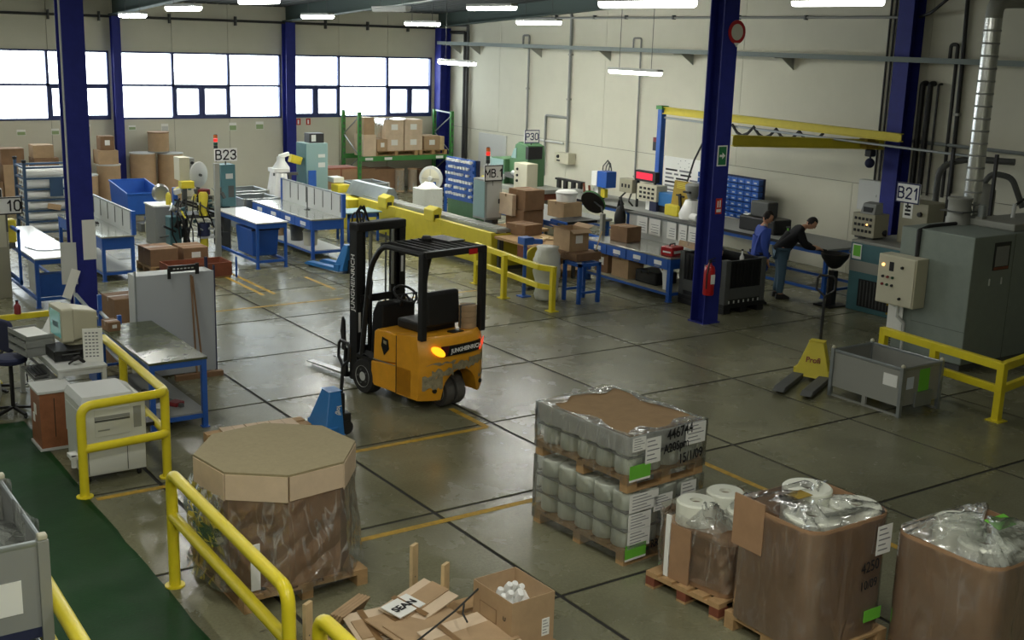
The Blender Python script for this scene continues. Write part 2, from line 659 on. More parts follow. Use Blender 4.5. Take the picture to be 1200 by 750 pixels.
for a, b in bays+[(XW, XW)]:
    if a-prev > 0.05:
        B('panel', 'wall_cream', wall_back, prev, YW, Z0, a, YW+0.03, Z1)
    prev = b

def window(n, a, b, mull, sashes):
    w = bpy.data.objects.new('window_%d' % n, None)
    COL.objects.link(w)
    struct(w)
    w.location = (0, YW, 0)
    fr = MB()
    t = 0.05
    fr.box(a, -0.03, Z0, b, 0.1, Z0+t).box(a, -0.03, Z1-t, b, 0.1, Z1).box(a, -0.03, Z0, a+t, 0.1, Z1).box(b-t, -0.03, Z0, b, 0.1, Z1)
    fr.build('window_frame', 'frame_blue', w)
    B('transom', 'frame_blue', w, a, -0.02, ZM-0.03, b, 0.08, ZM+0.03)
    for x in mull:
        B('mullion', 'frame_blue', w, x-0.035, -0.02, Z0, x+0.035, 0.08, Z1)
    xs = [a]+mull+[b]
    for i in range(len(xs)-1):
        p, q = xs[i], xs[i+1]
        B('pane', 'glass', w, p+0.03, 0.03, ZM+0.02, q-0.03, 0.036, Z1-0.04)
        if i in sashes:
            m = (p+q)/2
            s = MB()
            for u, v in ((p, m), (m, q)):
                s.box(u+0.03,-0.035,Z0+0.05,u+0.09,0.05,ZM-0.03).box(v-0.09,-0.035,Z0+0.05,v-0.03,0.05,ZM-0.03)
                s.box(u+0.09,-0.035,Z0+0.05,v-0.09,0.05,Z0+0.12).box(u+0.09,-0.035,ZM-0.09,v-0.09,0.05,ZM-0.03)
                B('pane', 'glass', w, u+0.06, 0.0, Z0+0.08, v-0.06, 0.006, ZM-0.06)
            s.build('sash', 'frame_blue', w)
            B('mullion', 'frame_blue', w, m-0.035, -0.02, Z0, m+0.035, 0.08, ZM)
        else:
            B('pane', 'glass', w, p+0.03, 0.03, Z0+0.04, q-0.03, 0.036, ZM-0.02)
window(1, 9.7, 14.38, [11.17, 12.79], [1])
window(2, 14.7, 19.5, [16.27, 17.93], [0, 2])
window(3, 4.68, 9.42, [6.2, 7.82], [2])
window(4, -0.45, 4.35, [1.13, 2.75], [1])
window(5, -5.6, -0.75, [-3.97, -2.37], [1])
for a, b in bays:                                        # sky portals: guide sampling of the daylight, give off no light of their own
    L = bpy.data.lights.new('window_portal', 'AREA')
    L.shape = 'RECTANGLE'
    L.size, L.size_y = b-a, Z1-Z0
    L.cycles.is_portal = True
    o = bpy.data.objects.new('window_portal', L)
    COL.objects.link(o)
    o.location = ((a+b)/2, YW+0.12, (Z0+Z1)/2)
    o.rotation_euler = (-PI/2, 0, 0)

# --- right wall, two courses of large panels
wall_right = struct(B('wall_right', 'wall_gap', None, XW+0.02, -4.2, -0.2, XW+0.2, YW+0.2, 8.4))
def courses(js, z0, z1):
    ys = [-4.0]+js+[YW]
    for i in range(len(ys)-1):
        B('panel', 'wall_cream', wall_right, XW, ys[i]+0.005, z0, XW+0.03, ys[i+1]-0.005, z1)
courses([1.4, 6.4, 11.4, 16.4, 21.4, 26.4, 31.4], 0, 1.925)
courses([-0.15, 4.85, 9.85, 14.85, 19.85, 24.85, 29.85], 1.937, 8.3)
struct(B('wall_left', 'wall_cream', None, -6.2, -4.2, -0.2, -6.0, YW+0.2, 8.4))
struct(B('wall_front', 'wall_cream', None, -6.0, -4.2, -0.2, XW, -4.0, 8.4))

# --- roof: ribbed deck on sloping rafters
deck = MB()
x = -6.2
k = 0
prof = []
while x < XW+0.2:
    prof += [(x, 0.0), (x+0.12, 0.0), (x+0.16, 0.06), (x+0.29, 0.06)]
    x += 0.33
vs = []
for y in (-4.2, YW+0.2):
    for u, dz in prof:
        vs.append((u, y, roof_z(y)+dz))
n = len(prof)
ceiling = struct(MB().add(vs, [(i+1, i, n+i, n+i+1) for i in range(n-1)]).build('ceiling', 'roof'))
sol = ceiling.modifiers.new('thick', 'SOLIDIFY')
sol.thickness = 0.15
sol.offset = 1
def rafter(x):
    r = bpy.data.objects.new('rafter', None)
    COL.objects.link(r)
    r.parent = ceiling
    m = MB()
    for (h0, h1, w) in ((0, 0.03, 0.12), (0.47, 0.5, 0.12), (0.03, 0.47, 0.012)):
        y0, y1 = -4.0, YW-0.05
        za, zb = roof_z(y0)-0.54, roof_z(y1)-0.54
        m.add([(x-w,y0,za+h0),(x+w,y0,za+h0),(x+w,y1,zb+h0),(x-w,y1,zb+h0),(x-w,y0,za+h1),(x+w,y0,za+h1),(x+w,y1,zb+h1),(x-w,y1,zb+h1)],
              [(0,3,2,1),(4,5,6,7),(0,1,5,4),(1,2,6,5),(2,3,7,6),(3,0,4,7)])
    m.build('beam', 'rafter', r)
for x in (-5.4, -0.5, 4.55, 9.57, 14.55, 19.72):
    rafter(x)
for i in range(13):
    y = 32.2-2.8*i
    MB().box(-6, y-0.04, roof_z(y)-0.07, XW, y+0.04, roof_z(y)-0.005).build('purlin', 'roof', ceiling)
sk = MB().box(17.2, 30.3, roof_z(31)-0.02, 18.9, 31.7, roof_z(31)+0.02).build('skylight_panel', 'grey_light', ceiling)

# --- steel columns
def column(x, y, h, label, s=0.3, web='x', mat='blue_column'):
    t = thing('steel_column', label, 'column', (x, y, 0))
    k = s/2
    if web == 'x':      # flanges face +-y
        B('flange', mat, t, -k, -k, 0, k, -k+0.022, h)
        B('flange', mat, t, -k, k-0.022, 0, k, k, h)
        B('web', mat, t, -0.012, -k+0.022, 0, 0.012, k-0.022, h)
    else:
        B('flange', mat, t, -k, -k, 0, -k+0.022, k, h)
        B('flange', mat, t, k-0.022, -k, 0, k, k, h)
        B('web', mat, t, -k+0.022, -0.012, 0, k-0.022, 0.012, h)
    B('base_plate', mat, t, -k-0.03, -k-0.03, 0, k+0.03, k+0.03, 0.02)
    return t
col_mid = column(14.04, 14.42, roof_z(14.4)-0.01, 'tall dark blue steel column carrying the red fire extinguisher', 0.33)
col_left = column(4.56, 17.8, roof_z(17.8)-0.57, 'tall dark blue steel column behind the computer desk', 0.32)
column(9.57, 32.78, 4.94, 'dark blue steel column at the back wall behind the blue hopper', 0.22)
column(14.55, 32.78, 4.94, 'dark blue steel column at the back wall beside two small red signs', 0.3)
column(19.76, 32.74, 4.94, 'dark blue steel column in the far corner behind the green pallet rack', 0.36, 'y')
column(19.8, 15.2, roof_z(15.2)-0.57, 'dark blue steel column on the right wall above the B21 machine', 0.36, 'y')
# conduit, signs and shelf hardware carried by the columns
MB().tube((4.375,17.61,0.05),(4.375,17.61,roof_z(17.6)-0.5),0.014,6).build('conduit','grey_light',None,True)
tag(bpy.data.objects['conduit'], 'thin grey conduit running up the column behind the desk', 'conduit')
def wall_plate(name, label, cat, x, y, z, w, h, mat, face):
    t = thing(name, label, cat, (x, y, z))
    if face == '-y':
        B('plate', mat, t, -w/2, -0.006, -h/2, w/2, 0, h/2)
    else:
        B('plate', mat, t, -0.006, -w/2, -h/2, 0, w/2, h/2)
    return t
yf = 14.42-0.165
t = wall_plate('exit_sign', 'small green arrow sign high on the column with the extinguisher', 'sign', 14.04, yf, 2.86, 0.17, 0.3, 'sign_green', '-y')
B('sign_border', 'white', t, -0.11, -0.003, -0.17, 0.11, 0.0005, 0.17)
MB().prism([(-0.06,-0.018),(0.0,-0.018),(0.0,-0.055),(0.065,0.0),(0.0,0.055),(0.0,0.018),(-0.06,0.018)], -0.009, -0.006, 'y').build('arrow', 'white', t)
t = wall_plate('extinguisher_sign', 'small red fire sign on the column above the extinguisher', 'sign', 14.04, yf, 2.02, 0.14, 0.26, 'sign_red', '-y')
B('pictogram', 'white', t, -0.035, -0.009, -0.02, -0.01, -0.006, 0.09)
B('pictogram', 'white', t, 0.015, -0.009, -0.02, 0.04, -0.006, 0.1)
B('pictogram', 'white', t, -0.05, -0.009, -0.1, 0.05, -0.006, -0.05)
t = thing('round_sign', 'round red ringed sign near the top of the column with extinguisher', 'sign', (14.16, yf-0.01, 4.86))
MB().lathe([(0.0,0),(0.19,0),(0.19,0.012),(0,0.012)],24,rot=Matrix.Rotation(PI/2,3,'X')).build('disc','red',t)
MB().lathe([(0.0,0.013),(0.13,0.013),(0.13,0.016),(0,0.016)],24,rot=Matrix.Rotation(PI/2,3,'X')).build('face','wall_cream',t)
MB().prism([(-0.06,-0.17),(0.0,-0.24),(0.06,-0.17)],-0.02,-0.014,'y').build('arrow','white',t)
t = thing('fire_extinguisher', 'red fire extinguisher hung on the blue column', 'extinguisher', (13.84, yf-0.1, 0.54))
MB().lathe([(0.0,0.0),(0.085,0.0),(0.095,0.02),(0.095,0.42),(0.08,0.48),(0.035,0.52),(0.03,0.55),(0,0.55)],20).build('cylinder','red',t,True)
MB().lathe([(0.0,0.55),(0.028,0.55),(0.028,0.6),(0,0.6)],10).build('valve','black',t)
MB().bar((0,0,0.6),(0.1,-0.02,0.63),0.02,0.012).bar((0,0,0.58),(0.1,-0.02,0.57),0.02,0.012).build('handle','black',t)
MB().path([(-0.02,-0.02,0.57),(-0.08,-0.06,0.52),(-0.11,-0.06,0.35),(-0.1,-0.05,0.12)],0.012,6).build('hose','black',t,True)
B('instruction_plate','white',t,-0.05,-0.1,0.2,0.04,-0.093,0.36)
B('bracket','steel',t,-0.03,0.085,0.2,0.03,0.1,0.5)

# --- pipes and cable tray on the walls
def pipe(name, label, cat, pts, r, mat, clips=(), rd=0.06):
    t = thing(name, label, cat, pts[0])
    o = Vector(pts[0])
    MB().path([p-o for p in rounded(pts, rd)], r, 8).build('pipe_run', mat, t, True)
    for c in clips:
        c = Vector(c)-o
        MB().cbox(c, (r*2.6, r*2.6, 0.05)).build('clip', 'galv_dull', t)
    return t
MB_ = thing('cable_tray', 'long grey cable tray running the length of the right wall', 'cable tray', (XW-0.5, 0, 4.5))
m = MB()
m.box(-0.1,-3.9,-0.05,-0.09,32.5,0.04).box(0.09,-3.9,-0.05,0.1,32.5,0.04).box(-0.1,-3.9,-0.06,0.1,32.5,-0.05)
m.build('trough','tray_grey',MB_)
for y in (32.2,31.07,27.86,24.78,21.64,18.44,12.0,8.5):
    MB().prism([(0.49,-0.075),(0.1,-0.075),(0.49,-0.32)], y-0.15, y-0.13,'y').box(-0.14,y-0.16,-0.075,0.49,y-0.12,-0.062).build('bracket','galv_dull',MB_)
t = thing('wall_pipe', 'dark pipe running along the back wall above the windows', 'pipe', (0, YW-0.1, 4.93))
MB().tube((-6,0,0),(19.55,0,0),0.035,8).build('pipe_run','pipe_dark',t,True)
for x in (7.9,9.2,11.1,13.0,15.8,17.2,18.6):
    B('hanger','grey_dark',t,x-0.02,-0.04,-0.13,x+0.02,0.09,0.12)
t = thing('wall_pipe', 'thin grey pipe high on the right wall just under the roof', 'pipe', (XW-0.08, 0, 5.3))
MB().tube((0,15.5,0.0),(0,32.6,-0.05),0.028,8).build('pipe_run','grey_mid',t,True)
for y in (31,29,27,25.3,24,22.2,20,18):
    MB().cbox((0,y,-0.01),(0.09,0.05,0.1)).build('coupling','grey_dark',t)
pipe('conduit','thin conduit looped over the tray above the P30 sign','conduit',[(XW-0.05,28.6,4.5),(XW-0.05,28.6,4.78),(XW-0.05,28.3,4.78),(XW-0.05,28.28,1.2)],0.03,'grey_mid',[(XW-0.05,28.3,3.3)])
pipe('conduit','dark double conduit dropping from the roof to the wall box','conduit',[(XW-0.06,26.5,5.6),(XW-0.06,26.32,5.3),(XW-0.06,26.3,1.6)],0.04,'grey_mid',[(XW-0.06,26.3,4.3),(XW-0.06,26.3,3.1)])
pipe('conduit','bent branch conduit beside the wall switch box','conduit',[(XW-0.05,26.36,2.6),(XW-0.05,27.36,2.6),(XW-0.05,27.36,0.9)],0.035,'grey_mid')
pipe('conduit','short level conduit just above the wall switch box','conduit',[(XW-0.04,26.5,1.88),(XW-0.04,28.1,1.88)],0.03,'grey_light')
pipe('conduit','conduit with a hooked top between the lamps and the crane','conduit',[(XW-0.05,23.7,4.5),(XW-0.05,23.7,4.78),(XW-0.05,23.4,4.78),(XW-0.05,23.37,0.9)],0.022,'grey_mid',[(XW-0.05,23.38,1.3)])
for dx, lab in ((0, 'outer'), (0.28, 'inner')):
    pipe('corner_pipe','black %s pipe of the pair framing the bright corner wall strip' % lab,'pipe',[(XW-0.1,32.5,5.05-dx*0.8),(XW-0.1,31.5+dx*0.55,5.05-dx*0.8),(XW-0.1,31.5+dx*0.55,0.2)],0.05,'pipe_dark')
for i, (y, z) in enumerate(((15.83,5.9),(15.72,5.9),(15.6,4.9))):
    pipe('cable','%s of the three dark vertical cables left of the right wall column' % ('leftmost','middle one','rightmost')[i],'cable',[(XW-0.03,y,z),(XW-0.03,y,1.7)],0.022,'pipe_dark')
pipe('pipe','black capped pipe nearest the right wall column','pipe',[(XW-0.02,14.82,4.05),(XW-0.14,14.82,4.05),(XW-0.14,14.82,1.9)],0.055,'black')
pipe('pipe','second black capped pipe right of the right wall column','pipe',[(XW-0.02,14.64,4.05),(XW-0.14,14.64,4.05),(XW-0.14,14.64,1.9)],0.055,'black')
pipe('pipe','thin capped pipe beside the two thick black pipes','pipe',[(XW-0.02,14.47,4.05),(XW-0.12,14.47,4.05),(XW-0.12,14.47,1.9)],0.022,'pipe_dark')
pipe('pipe','hook-topped pipe between the black pipes and the spiral duct','pipe',[(XW-0.08,14.32,4.5),(XW-0.08,14.32,4.8),(XW-0.08,14.17,4.8),(XW-0.08,14.15,1.9)],0.035,'pipe_dark')
pipe('cable','thick black cable hanging down the right wall by the spiral duct','cable',[(XW-0.06,14.1,6.1),(XW-0.06,14.05,4.5),(XW-0.06,14.0,2.0)],0.04,'black',[(XW-0.06,14.03,3.5)])
pipe('pipe','galvanised pipe low on the right wall behind the spiral duct','pipe',[(XW-0.08,14.95,2.92),(XW-0.08,9.0,2.86)],0.035,'galv')
pipe('cable','black cable looping from the right wall column up to the roof','cable',[(XW-0.2,15.0,5.3),(XW-0.4,14.6,5.38),(XW-0.4,14.1,5.75),(XW-0.4,13.8,6.3)],0.03,'black')
t = thing('switch_box', 'grey switch box on the right wall above the work table', 'switch box', (XW-0.15, 26.25, 1.5))
B('box','beige',t,-0.12,-0.3,-0.15,0.14,0.33,0.15,0.01)
MB().lathe([(0,0),(0.05,0),(0.04,0.04),(0,0.04)],10,(-0.12,0.16,0.04),Matrix.Rotation(-PI/2,3,'Y')).build('knob','black',t)
B('switch','black',t,-0.135,0.08,-0.09,-0.12,0.22,-0.05)
t = thing('wall_panel', 'pale grey blank board on the right wall near the corner', 'board', (XW-0.02, 30.1, 1.3))
B('board','grey_light',t,-0.02,-0.75,-0.5,0.02,0.75,0.55)
# small notices on the back wall under the windows
for i, (x, z, w, h, mt, lab) in enumerate(((7.08,1.87,0.22,0.12,'notice_green','green printed notice under the left window'),(7.94,1.88,0.2,0.13,'notice_green','green printed notice left of the desk column'),
        (8.75,1.98,0.2,0.14,'notice_green','green printed notice right of the desk column'),(9.98,1.96,0.2,0.1,'notice_green','green notice just right of the hopper column'),(10.89,1.95,0.2,0.16,'grey_light','grey faded notice under the middle window'),
        (12.88,1.94,0.22,0.18,'notice_green','green notice above the red signal beacon'),(13.7,1.96,0.24,0.18,'notice_green','green notice nearest the two red signs'))):
    t = thing('wall_notice', lab, 'notice', (x, YW-0.005, z))
    B('sheet','paper',t,-w/2,-0.004,-h/2,w/2,0.004,h*0.75)
    B('print',mt,t,-w/2+0.01,-0.007,-h/2+0.01,w/2-0.01,-0.004,h*0.3)
for x, lab in ((14.93, 'left'), (15.25, 'right')):
    t = thing('fire_notice', '%s one of two small red signs under the window' % lab, 'sign', (x, YW-0.005, 2.07))
    B('plate','sign_red',t,-0.07,-0.005,-0.09,0.07,0.004,0.1)
    B('pictogram','white',t,-0.03,-0.008,-0.06,0.02,-0.005,0.06)

# --- fluorescent battens
def batten(x, y, z, label, on=True, wires=True, group='fluorescent battens', power=1.0, bright=False):
    t = thing('batten_light', label, 'ceiling light', (x, y, z), 0, group)
    B('housing','grey_light',t,-0.075,-0.78,0.02,0.075,0.78,0.075,0.01)
    m = MB()
    pr = [(-0.07,0.02),(-0.06,-0.03),(-0.03,-0.05),(0.03,-0.05),(0.06,-0.03),(0.07,0.02)]
    m.prism(pr, -0.77, 0.77, 'y').build('diffuser',('lamp_bright' if bright else 'lamp_glow') if on else 'lamp_off',t,False,0.008)
    if wires:
        for s in (-0.5, 0.5):
            MB().tube((0,s,0.07),(0,s,roof_z(y+s)-z-0.01),0.006,5).build('suspension_wire','grey_dark',t)
    if on:
        L = bpy.data.lights.new('batten_lamp', 'AREA')
        L.shape = 'RECTANGLE'
        L.size, L.size_y = 0.12, 1.5
        L.energy = LAMP_W*power
        L.color = (1.0, 1.0, 0.91)
        o = bpy.data.objects.new('batten_lamp', L)
        COL.objects.link(o)
        o.parent = t
        o.location = (0, 0, -0.056)
    return t
for x, y, z, on, lab in ((8.0,26.1,4.9,1,'lit batten light furthest left, over the blue hopper'),(7.4,21.2,5.0,1,'lit batten light second from the left at the top'),
    (8.2,19.7,5.14,1,'lit batten light cut by the top edge over the left hall'),(12.5,26.5,5.04,1,'lit batten light above the window beside the second back column'),
    (12.9,23.6,5.2,0,'unlit batten light under the roof near the far corner'),(15.2,26.2,4.96,1,'lit batten light left of the far corner column'),
    (12.7,19.3,5.21,1,'lit batten light at the top centre, right of the far corner'),(15.6,21.8,5.03,1,'lit batten light on the right wall side above the tray'),
    (8.9,10.4,5.06,1,'large lit batten light at the top edge left of the extinguisher column'),(13.2,11.4,5.26,1,'large lit batten light at the top edge right of the extinguisher column'),
    (15.3,24.7,4.06,1,'low hung lit batten light in front of the far corner'),(15.9,18.8,4.07,1,'low hung lit batten light on long wires before the right wall')):
    batten(x, y, z, lab, bool(on), power=1.15 if y > 20.5 else 0.7, bright=y > 20.5)
for x, y, pw in ((3.2,14.0,1.6),(3.2,8.0,1.8),(2.5,21.5,2.4),(-1.5,10.0,2.2),(4.5,3.2,3.2),(-1.5,17.0,1.6),(0.5,3.0,4.5),(2.5,27.0,2.4),(1.5,-0.8,5.0)):  # unseen battens added as foreground fill, nearest ones boosted in place of a flash
    batten(x, y, 5.75, 'added batten fill light out of view nearer the viewer', True, power=pw)

# ================================================================ shared builders
def wooden_pallet(label, x, y, l, w, rz=0, z=0.0, group=None, mat='wood', block='wood'):
    """l along local x, w along local y."""
    t = thing('wooden_pallet', label, 'pallet', (x, y, z), rz, group)
    n = max(5, int(w/0.19))
    bw = w/(n+(n-1)*0.35)
    bd = MB().box(-l/2, -bw/2, 0.122, l/2, bw/2, 0.144).build('deck_board', mat, t)
    for i in range(n):
        o = bd if i == 0 else bd.copy()
        if i:
            COL.objects.link(o)
        o.location = (0, -w/2+bw/2+i*(w-bw)/(n-1), 0)
    for k, sx in enumerate((-1, 0, 1)):
        B('stringer_board', mat, t, sx*(l/2-0.05)-0.05, -w/2, 0.1, sx*(l/2-0.05)+0.05, w/2, 0.122)
        for sy in (-1, 0, 1):
            cx, cy = sx*(l/2-0.06), sy*(w/2-0.05)
            B('block', block, t, cx-0.06, cy-0.05, 0.022, cx+0.06, cy+0.05, 0.1)
    for sy in (-1, 0, 1):
        B('bottom_board', mat, t, -l/2, sy*(w/2-0.05)-0.05, 0, l/2, sy*(w/2-0.05)+0.05, 0.022)
    return t

def carton(label, x, y, z, l, w, h, rz=0, mat='cardboard', note=None, group=None, flaps=False, cat='box'):
    t = thing('cardboard_box', label, cat, (x, y, z), rz, group)
    if flaps:
        k = 0.006
        m = MB()
        m.box(-l/2,-w/2,0,l/2,w/2,k).box(-l/2,-w/2,k,-l/2+k,w/2,h).box(l/2-k,-w/2,k,l/2,w/2,h).box(-l/2+k,-w/2,k,l/2-k,-w/2+k,h).box(-l/2+k,w/2-k,k,l/2-k,w/2,h)
        m.build('body', mat, t)
        for sx in (-1, 1):
            MB().bar((sx*l/2,0,h),(sx*(l/2+w*0.24),0,h+0.05),w*0.96,k).build('flap', mat, t)
        for sy in (-1, 1):
            MB().bar((0,sy*w/2,h),(0,sy*(w/2+w*0.2),h-0.06),l*0.96,k).build('flap', mat, t)
    else:
        B('body', mat, t, -l/2,-w/2,0,l/2,w/2,h-0.004, 0.004)
        B('flap', mat, t, -l/2+0.002,-w/2+0.002,h-0.004,l/2-0.002,-0.002,h)
        B('flap', mat, t, -l/2+0.002,0.002,h-0.004,l/2-0.002,w/2-0.002,h)
        B('tape', 'tape_brown', t, -l/2-0.001,-0.025,h-0.06,l/2+0.001,0.025,h+0.001)
    if note:
        if 'y' in note:
            B('shipping_label', 'paper', t, -l*0.18,-w/2-0.003,h*0.35,l*0.18,-w/2,h*0.72)
        if 'x' in note:
            B('shipping_label', 'paper', t, -l/2-0.003,-w*0.18,h*0.35,-l/2,w*0.18,h*0.72)
    return t

def signal_beacon(label, x, y, z, h=0.3, lit='red', r=0.035, post=0.15):
    t = thing('signal_beacon', label, 'signal light', (x, y, z))
    MB().tube((0,0,0),(0,0,post),0.012,8).build('post','grey_dark',t)
    s = h/4
    for i, mt in enumerate(('black', 'beacon_green', 'beacon_red' if lit == 'red' else 'beacon_red_off', 'beacon_amber')):
        MB().lathe([(0,post+i*s),(r,post+i*s),(r,post+(i+1)*s-0.006),(0,post+(i+1)*s-0.006)],12).build(('base','green_lens','red_lens','amber_lens')[i],mt,t,True)
    MB().lathe([(0,post+4*s-0.006),(r,post+4*s-0.006),(r*0.6,post+4*s+0.01),(0,post+4*s+0.012)],12).build('cap','black',t)
    return t

def round_rail(name, label, runs, posts, mids, r=0.045):
    t = thing(name, label, 'railing', (runs[0][0][0], runs[0][0][1], 0))
    o = Vector((runs[0][0][0], runs[0][0][1], 0))
    for pts in runs:
        MB().path([p-o for p in rounded(pts, 0.13, 6)], r, 14).build('top_rail','rail_yellow',t,True)
    for pts in mids:
        MB().path([p-o for p in rounded(pts, 0.1, 5)], r*0.95, 14).build('mid_rail','rail_yellow',t,True)
    for x, y, h in posts:
        if h > 0:
            MB().tube(Vector((x,y,0))-o, Vector((x,y,h))-o, r, 14).build('post','rail_yellow',t,True)
        p = Vector((x,y,0))-o
        MB().lathe([(0,0),(0.085,0),(0.085,0.012),(0,0.012)],14,p).build('base_plate','rail_yellow',t)
    return t

def square_rail(label, pts, h, hm, posts, s=0.09):
    t = thing('guard_rail', label, 'railing', (pts[0][0], pts[0][1], 0))
    o = Vector((pts[0][0], pts[0][1], 0))
    for i in range(len(pts)-1):
        a, b = Vector((*pts[i], 0))-o, Vector((*pts[i+1], 0))-o
        z = Vector((0,0,h-s/2))
        zm = Vector((0,0,hm))
        MB().bar(a+z, b+z, s*0.9, s*1.1).build('top_rail','rail_yellow',t,bevel=0.008)
        MB().bar(a+zm, b+zm, s*0.7, s).build('mid_rail','rail_yellow',t,bevel=0.008)
    for x, y in posts:
        p = Vector((x,y,0))-o
        B('post','rail_yellow',t,p.x-s/2,p.y-s/2,0,p.x+s/2,p.y+s/2,h,0.008)
        B('base_plate','rail_yellow',t,p.x-s,p.y-s,0,p.x+s,p.y+s,0.014)
    return t

def pallet_truck(label, x, y, rz, mat, lab=None, fork='grey_dark', handle=True, lean=12, lcol='ink', hl=1.05):
    """Forks along local -x, steering head at +x."""
    t = thing('pallet_truck', label, 'pallet truck', (x, y, 0), rz)
    for s in (-1, 1):
        MB().prism([(-1.12,0.05),(-1.05,0.03),(0,0.03),(0.02,0.03),(0.02,0.1),(-1.0,0.1)], s*0.19-0.08, s*0.19+0.08,'y').build('fork',fork,t,bevel=0.008)
        MB().lathe([(0,-0.06),(0.035,-0.06),(0.035,0.06),(0,0.06)],10,(-0.95,s*0.19,0.035),Matrix.Rotation(PI/2,3,'X')).build('load_roller','rubber',t)
    # tapering front frame, wide at the forks and narrow at the top
    m = MB()
    m.add([(-0.17,-0.27,0.06),(-0.17,0.27,0.06),(0.1,0.24,0.06),(0.1,-0.24,0.06),(-0.03,-0.1,0.56),(-0.03,0.1,0.56),(0.12,0.1,0.56),(0.12,-0.1,0.56)],
          [(0,3,2,1),(4,5,6,7),(1,0,4,5),(0,3,7,4),(3,2,6,7),(2,1,5,6)])
    m.build('head_frame',mat,t,bevel=0.012)
    B('cross_member',mat,t,-0.14,-0.27,0.08,0.02,0.27,0.17,0.01)
    MB().tube((0.17,0,0.1),(0.17,0,0.5),0.045,12).build('pump_cylinder','black',t,True)
    B('pump_block','black',t,0.09,-0.09,0.12,0.26,0.09,0.26,0.01)
    for s in (-1, 1):
        MB().lathe([(0,-0.03),(0.09,-0.03),(0.09,0.03),(0,0.03)],16,(0.19,s*0.07,0.09),Matrix.Rotation(PI/2,3,'X')).build('steer_wheel','rubber',t,True)
    if handle:
        d = Vector((math.sin(math.radians(lean)),0,math.cos(math.radians(lean))))
        p = Vector((0.17,0,0.45))
        q = p+d*(hl-0.45)
        MB().tube(p, q, 0.022, 8).build('handle_bar','black',t,True)
        e = q+d*0.3
        k = Vector((0,1,0))
        MB().path([q, q+d*0.1+k*0.13, e+k*0.13-d*0.04, e+k*0.09, e-k*0.09, e-k*0.13-d*0.04, q+d*0.1-k*0.13, q],0.017,8).build('grip_loop','black',t,True)
        MB().bar(q+d*0.06-k*0.02,q+d*0.26-k*0.02,0.02,0.01).build('release_lever','black',t)
    if lab:
        a = math.atan2(0.18,0.5)
        text(lab, 0.11, lcol, t, (-0.117,0.0,0.3), (math.radians(74),0,-PI/2), 0, bold=0.002)
    return t

# ================================================================ forklift
fk = thing('forklift', 'orange three-wheel electric forklift with black mast and lit rear lamps', 'forklift', (7.69, 12.22, 0), 9)
# counterweight with a wheel arch and a rounded tail
N = 24
def tail(x):
    return 0.16*abs(x/0.53)**3.2
def arch(x):
    u = (x-0.05)/0.31
    return 0.17+(0.36*math.sqrt(max(0,1-u*u)) if abs(u) < 1 else 0)
vs, fs = [], []
for i in range(N+1):
    x = -0.53+1.06*i/N
    zb = arch(x)
    for y, z in ((tail(x)+0.02, zb), (tail(x), zb+0.06), (tail(x)-0.01, 0.72), (tail(x)+0.03, 0.95), (tail(x)+0.07, 0.99), (0.62, 0.95), (0.62, zb)):
        vs.append((x, y, z))
for i in range(N):
    for k in range(7):
        a, b = i*7+k, i*7+(k+1) % 7
        fs.append((a, a+7, b+7, b))
fs += [tuple(range(6,-1,-1)), tuple(N*7+k for k in range(7))]
cw = MB().add(vs, fs).build('counterweight','orange',fk,True)
MB().prism([(0.3,0.17),(1.08,0.17),(1.14,0.24),(1.14,0.49),(0.6,0.55),(0.3,0.55)],-0.53,-0.42,'x').build('chassis_side','orange',fk,bevel=0.012)
MB().prism([(0.3,0.17),(1.08,0.17),(1.14,0.24),(1.14,0.49),(0.6,0.55),(0.3,0.55)],0.42,0.53,'x').build('chassis_side','orange',fk,bevel=0.012)
B('underframe','black',fk,-0.42,0.3,0.2,0.42,1.4,0.46)
bc = MB().prism([(0.63,0.56),(1.08,0.5),(1.1,0.54),(1.08,0.9),(1.02,0.94),(0.63,0.95)],-0.525,0.525,'x').build('battery_cover','orange',fk,bevel=0.02)
MB().prism([(0.9,0.86),(0.78,0.84),(0.76,0.72),(0.86,0.62),(0.92,0.74)],-0.532,-0.527,'x').build('emblem','black_gloss',bc)
MB().prism([(0.87,0.82),(0.81,0.81),(0.81,0.77),(0.87,0.78)],-0.535,-0.531,'x').build('emblem_mark','scrape',bc)
B('seam','ink',fk,-0.5335,0.6,0.17,-0.53,0.612,0.93)
B('floor_plate','black',fk,-0.5,1.08,0.46,0.5,1.5,0.5)
B('step_edge','steel',fk,-0.53,0.62,0.52,-0.528,1.1,0.535)
# scrapes on the tail
for x0, x1, z0, z1 in ((-0.5,-0.26,0.3,0.52),(-0.4,-0.1,0.46,0.6),(-0.12,0.2,0.52,0.66),(0.16,0.51,0.54,0.7),(-0.46,-0.05,0.63,0.68),(0.36,0.52,0.34,0.46)):
    m = MB()
    rs = random.Random(int(x0*100))
    k = 8
    up = [(x0+(x1-x0)*i/k, z1-rs.uniform(0,0.06)) for i in range(k+1)]
    dn = [(x0+(x1-x0)*i/k, z0+rs.uniform(0,0.05)) for i in range(k+1)]
    vv = [(x, tail(x)-0.014, z) for x, z in dn]+[(x, tail(x)-0.014, z) for x, z in up]
    m.add(vv, [(i, i+1, k+2+i, k+1+i) for i in range(k)]).build('scrape_mark','scrape',cw)
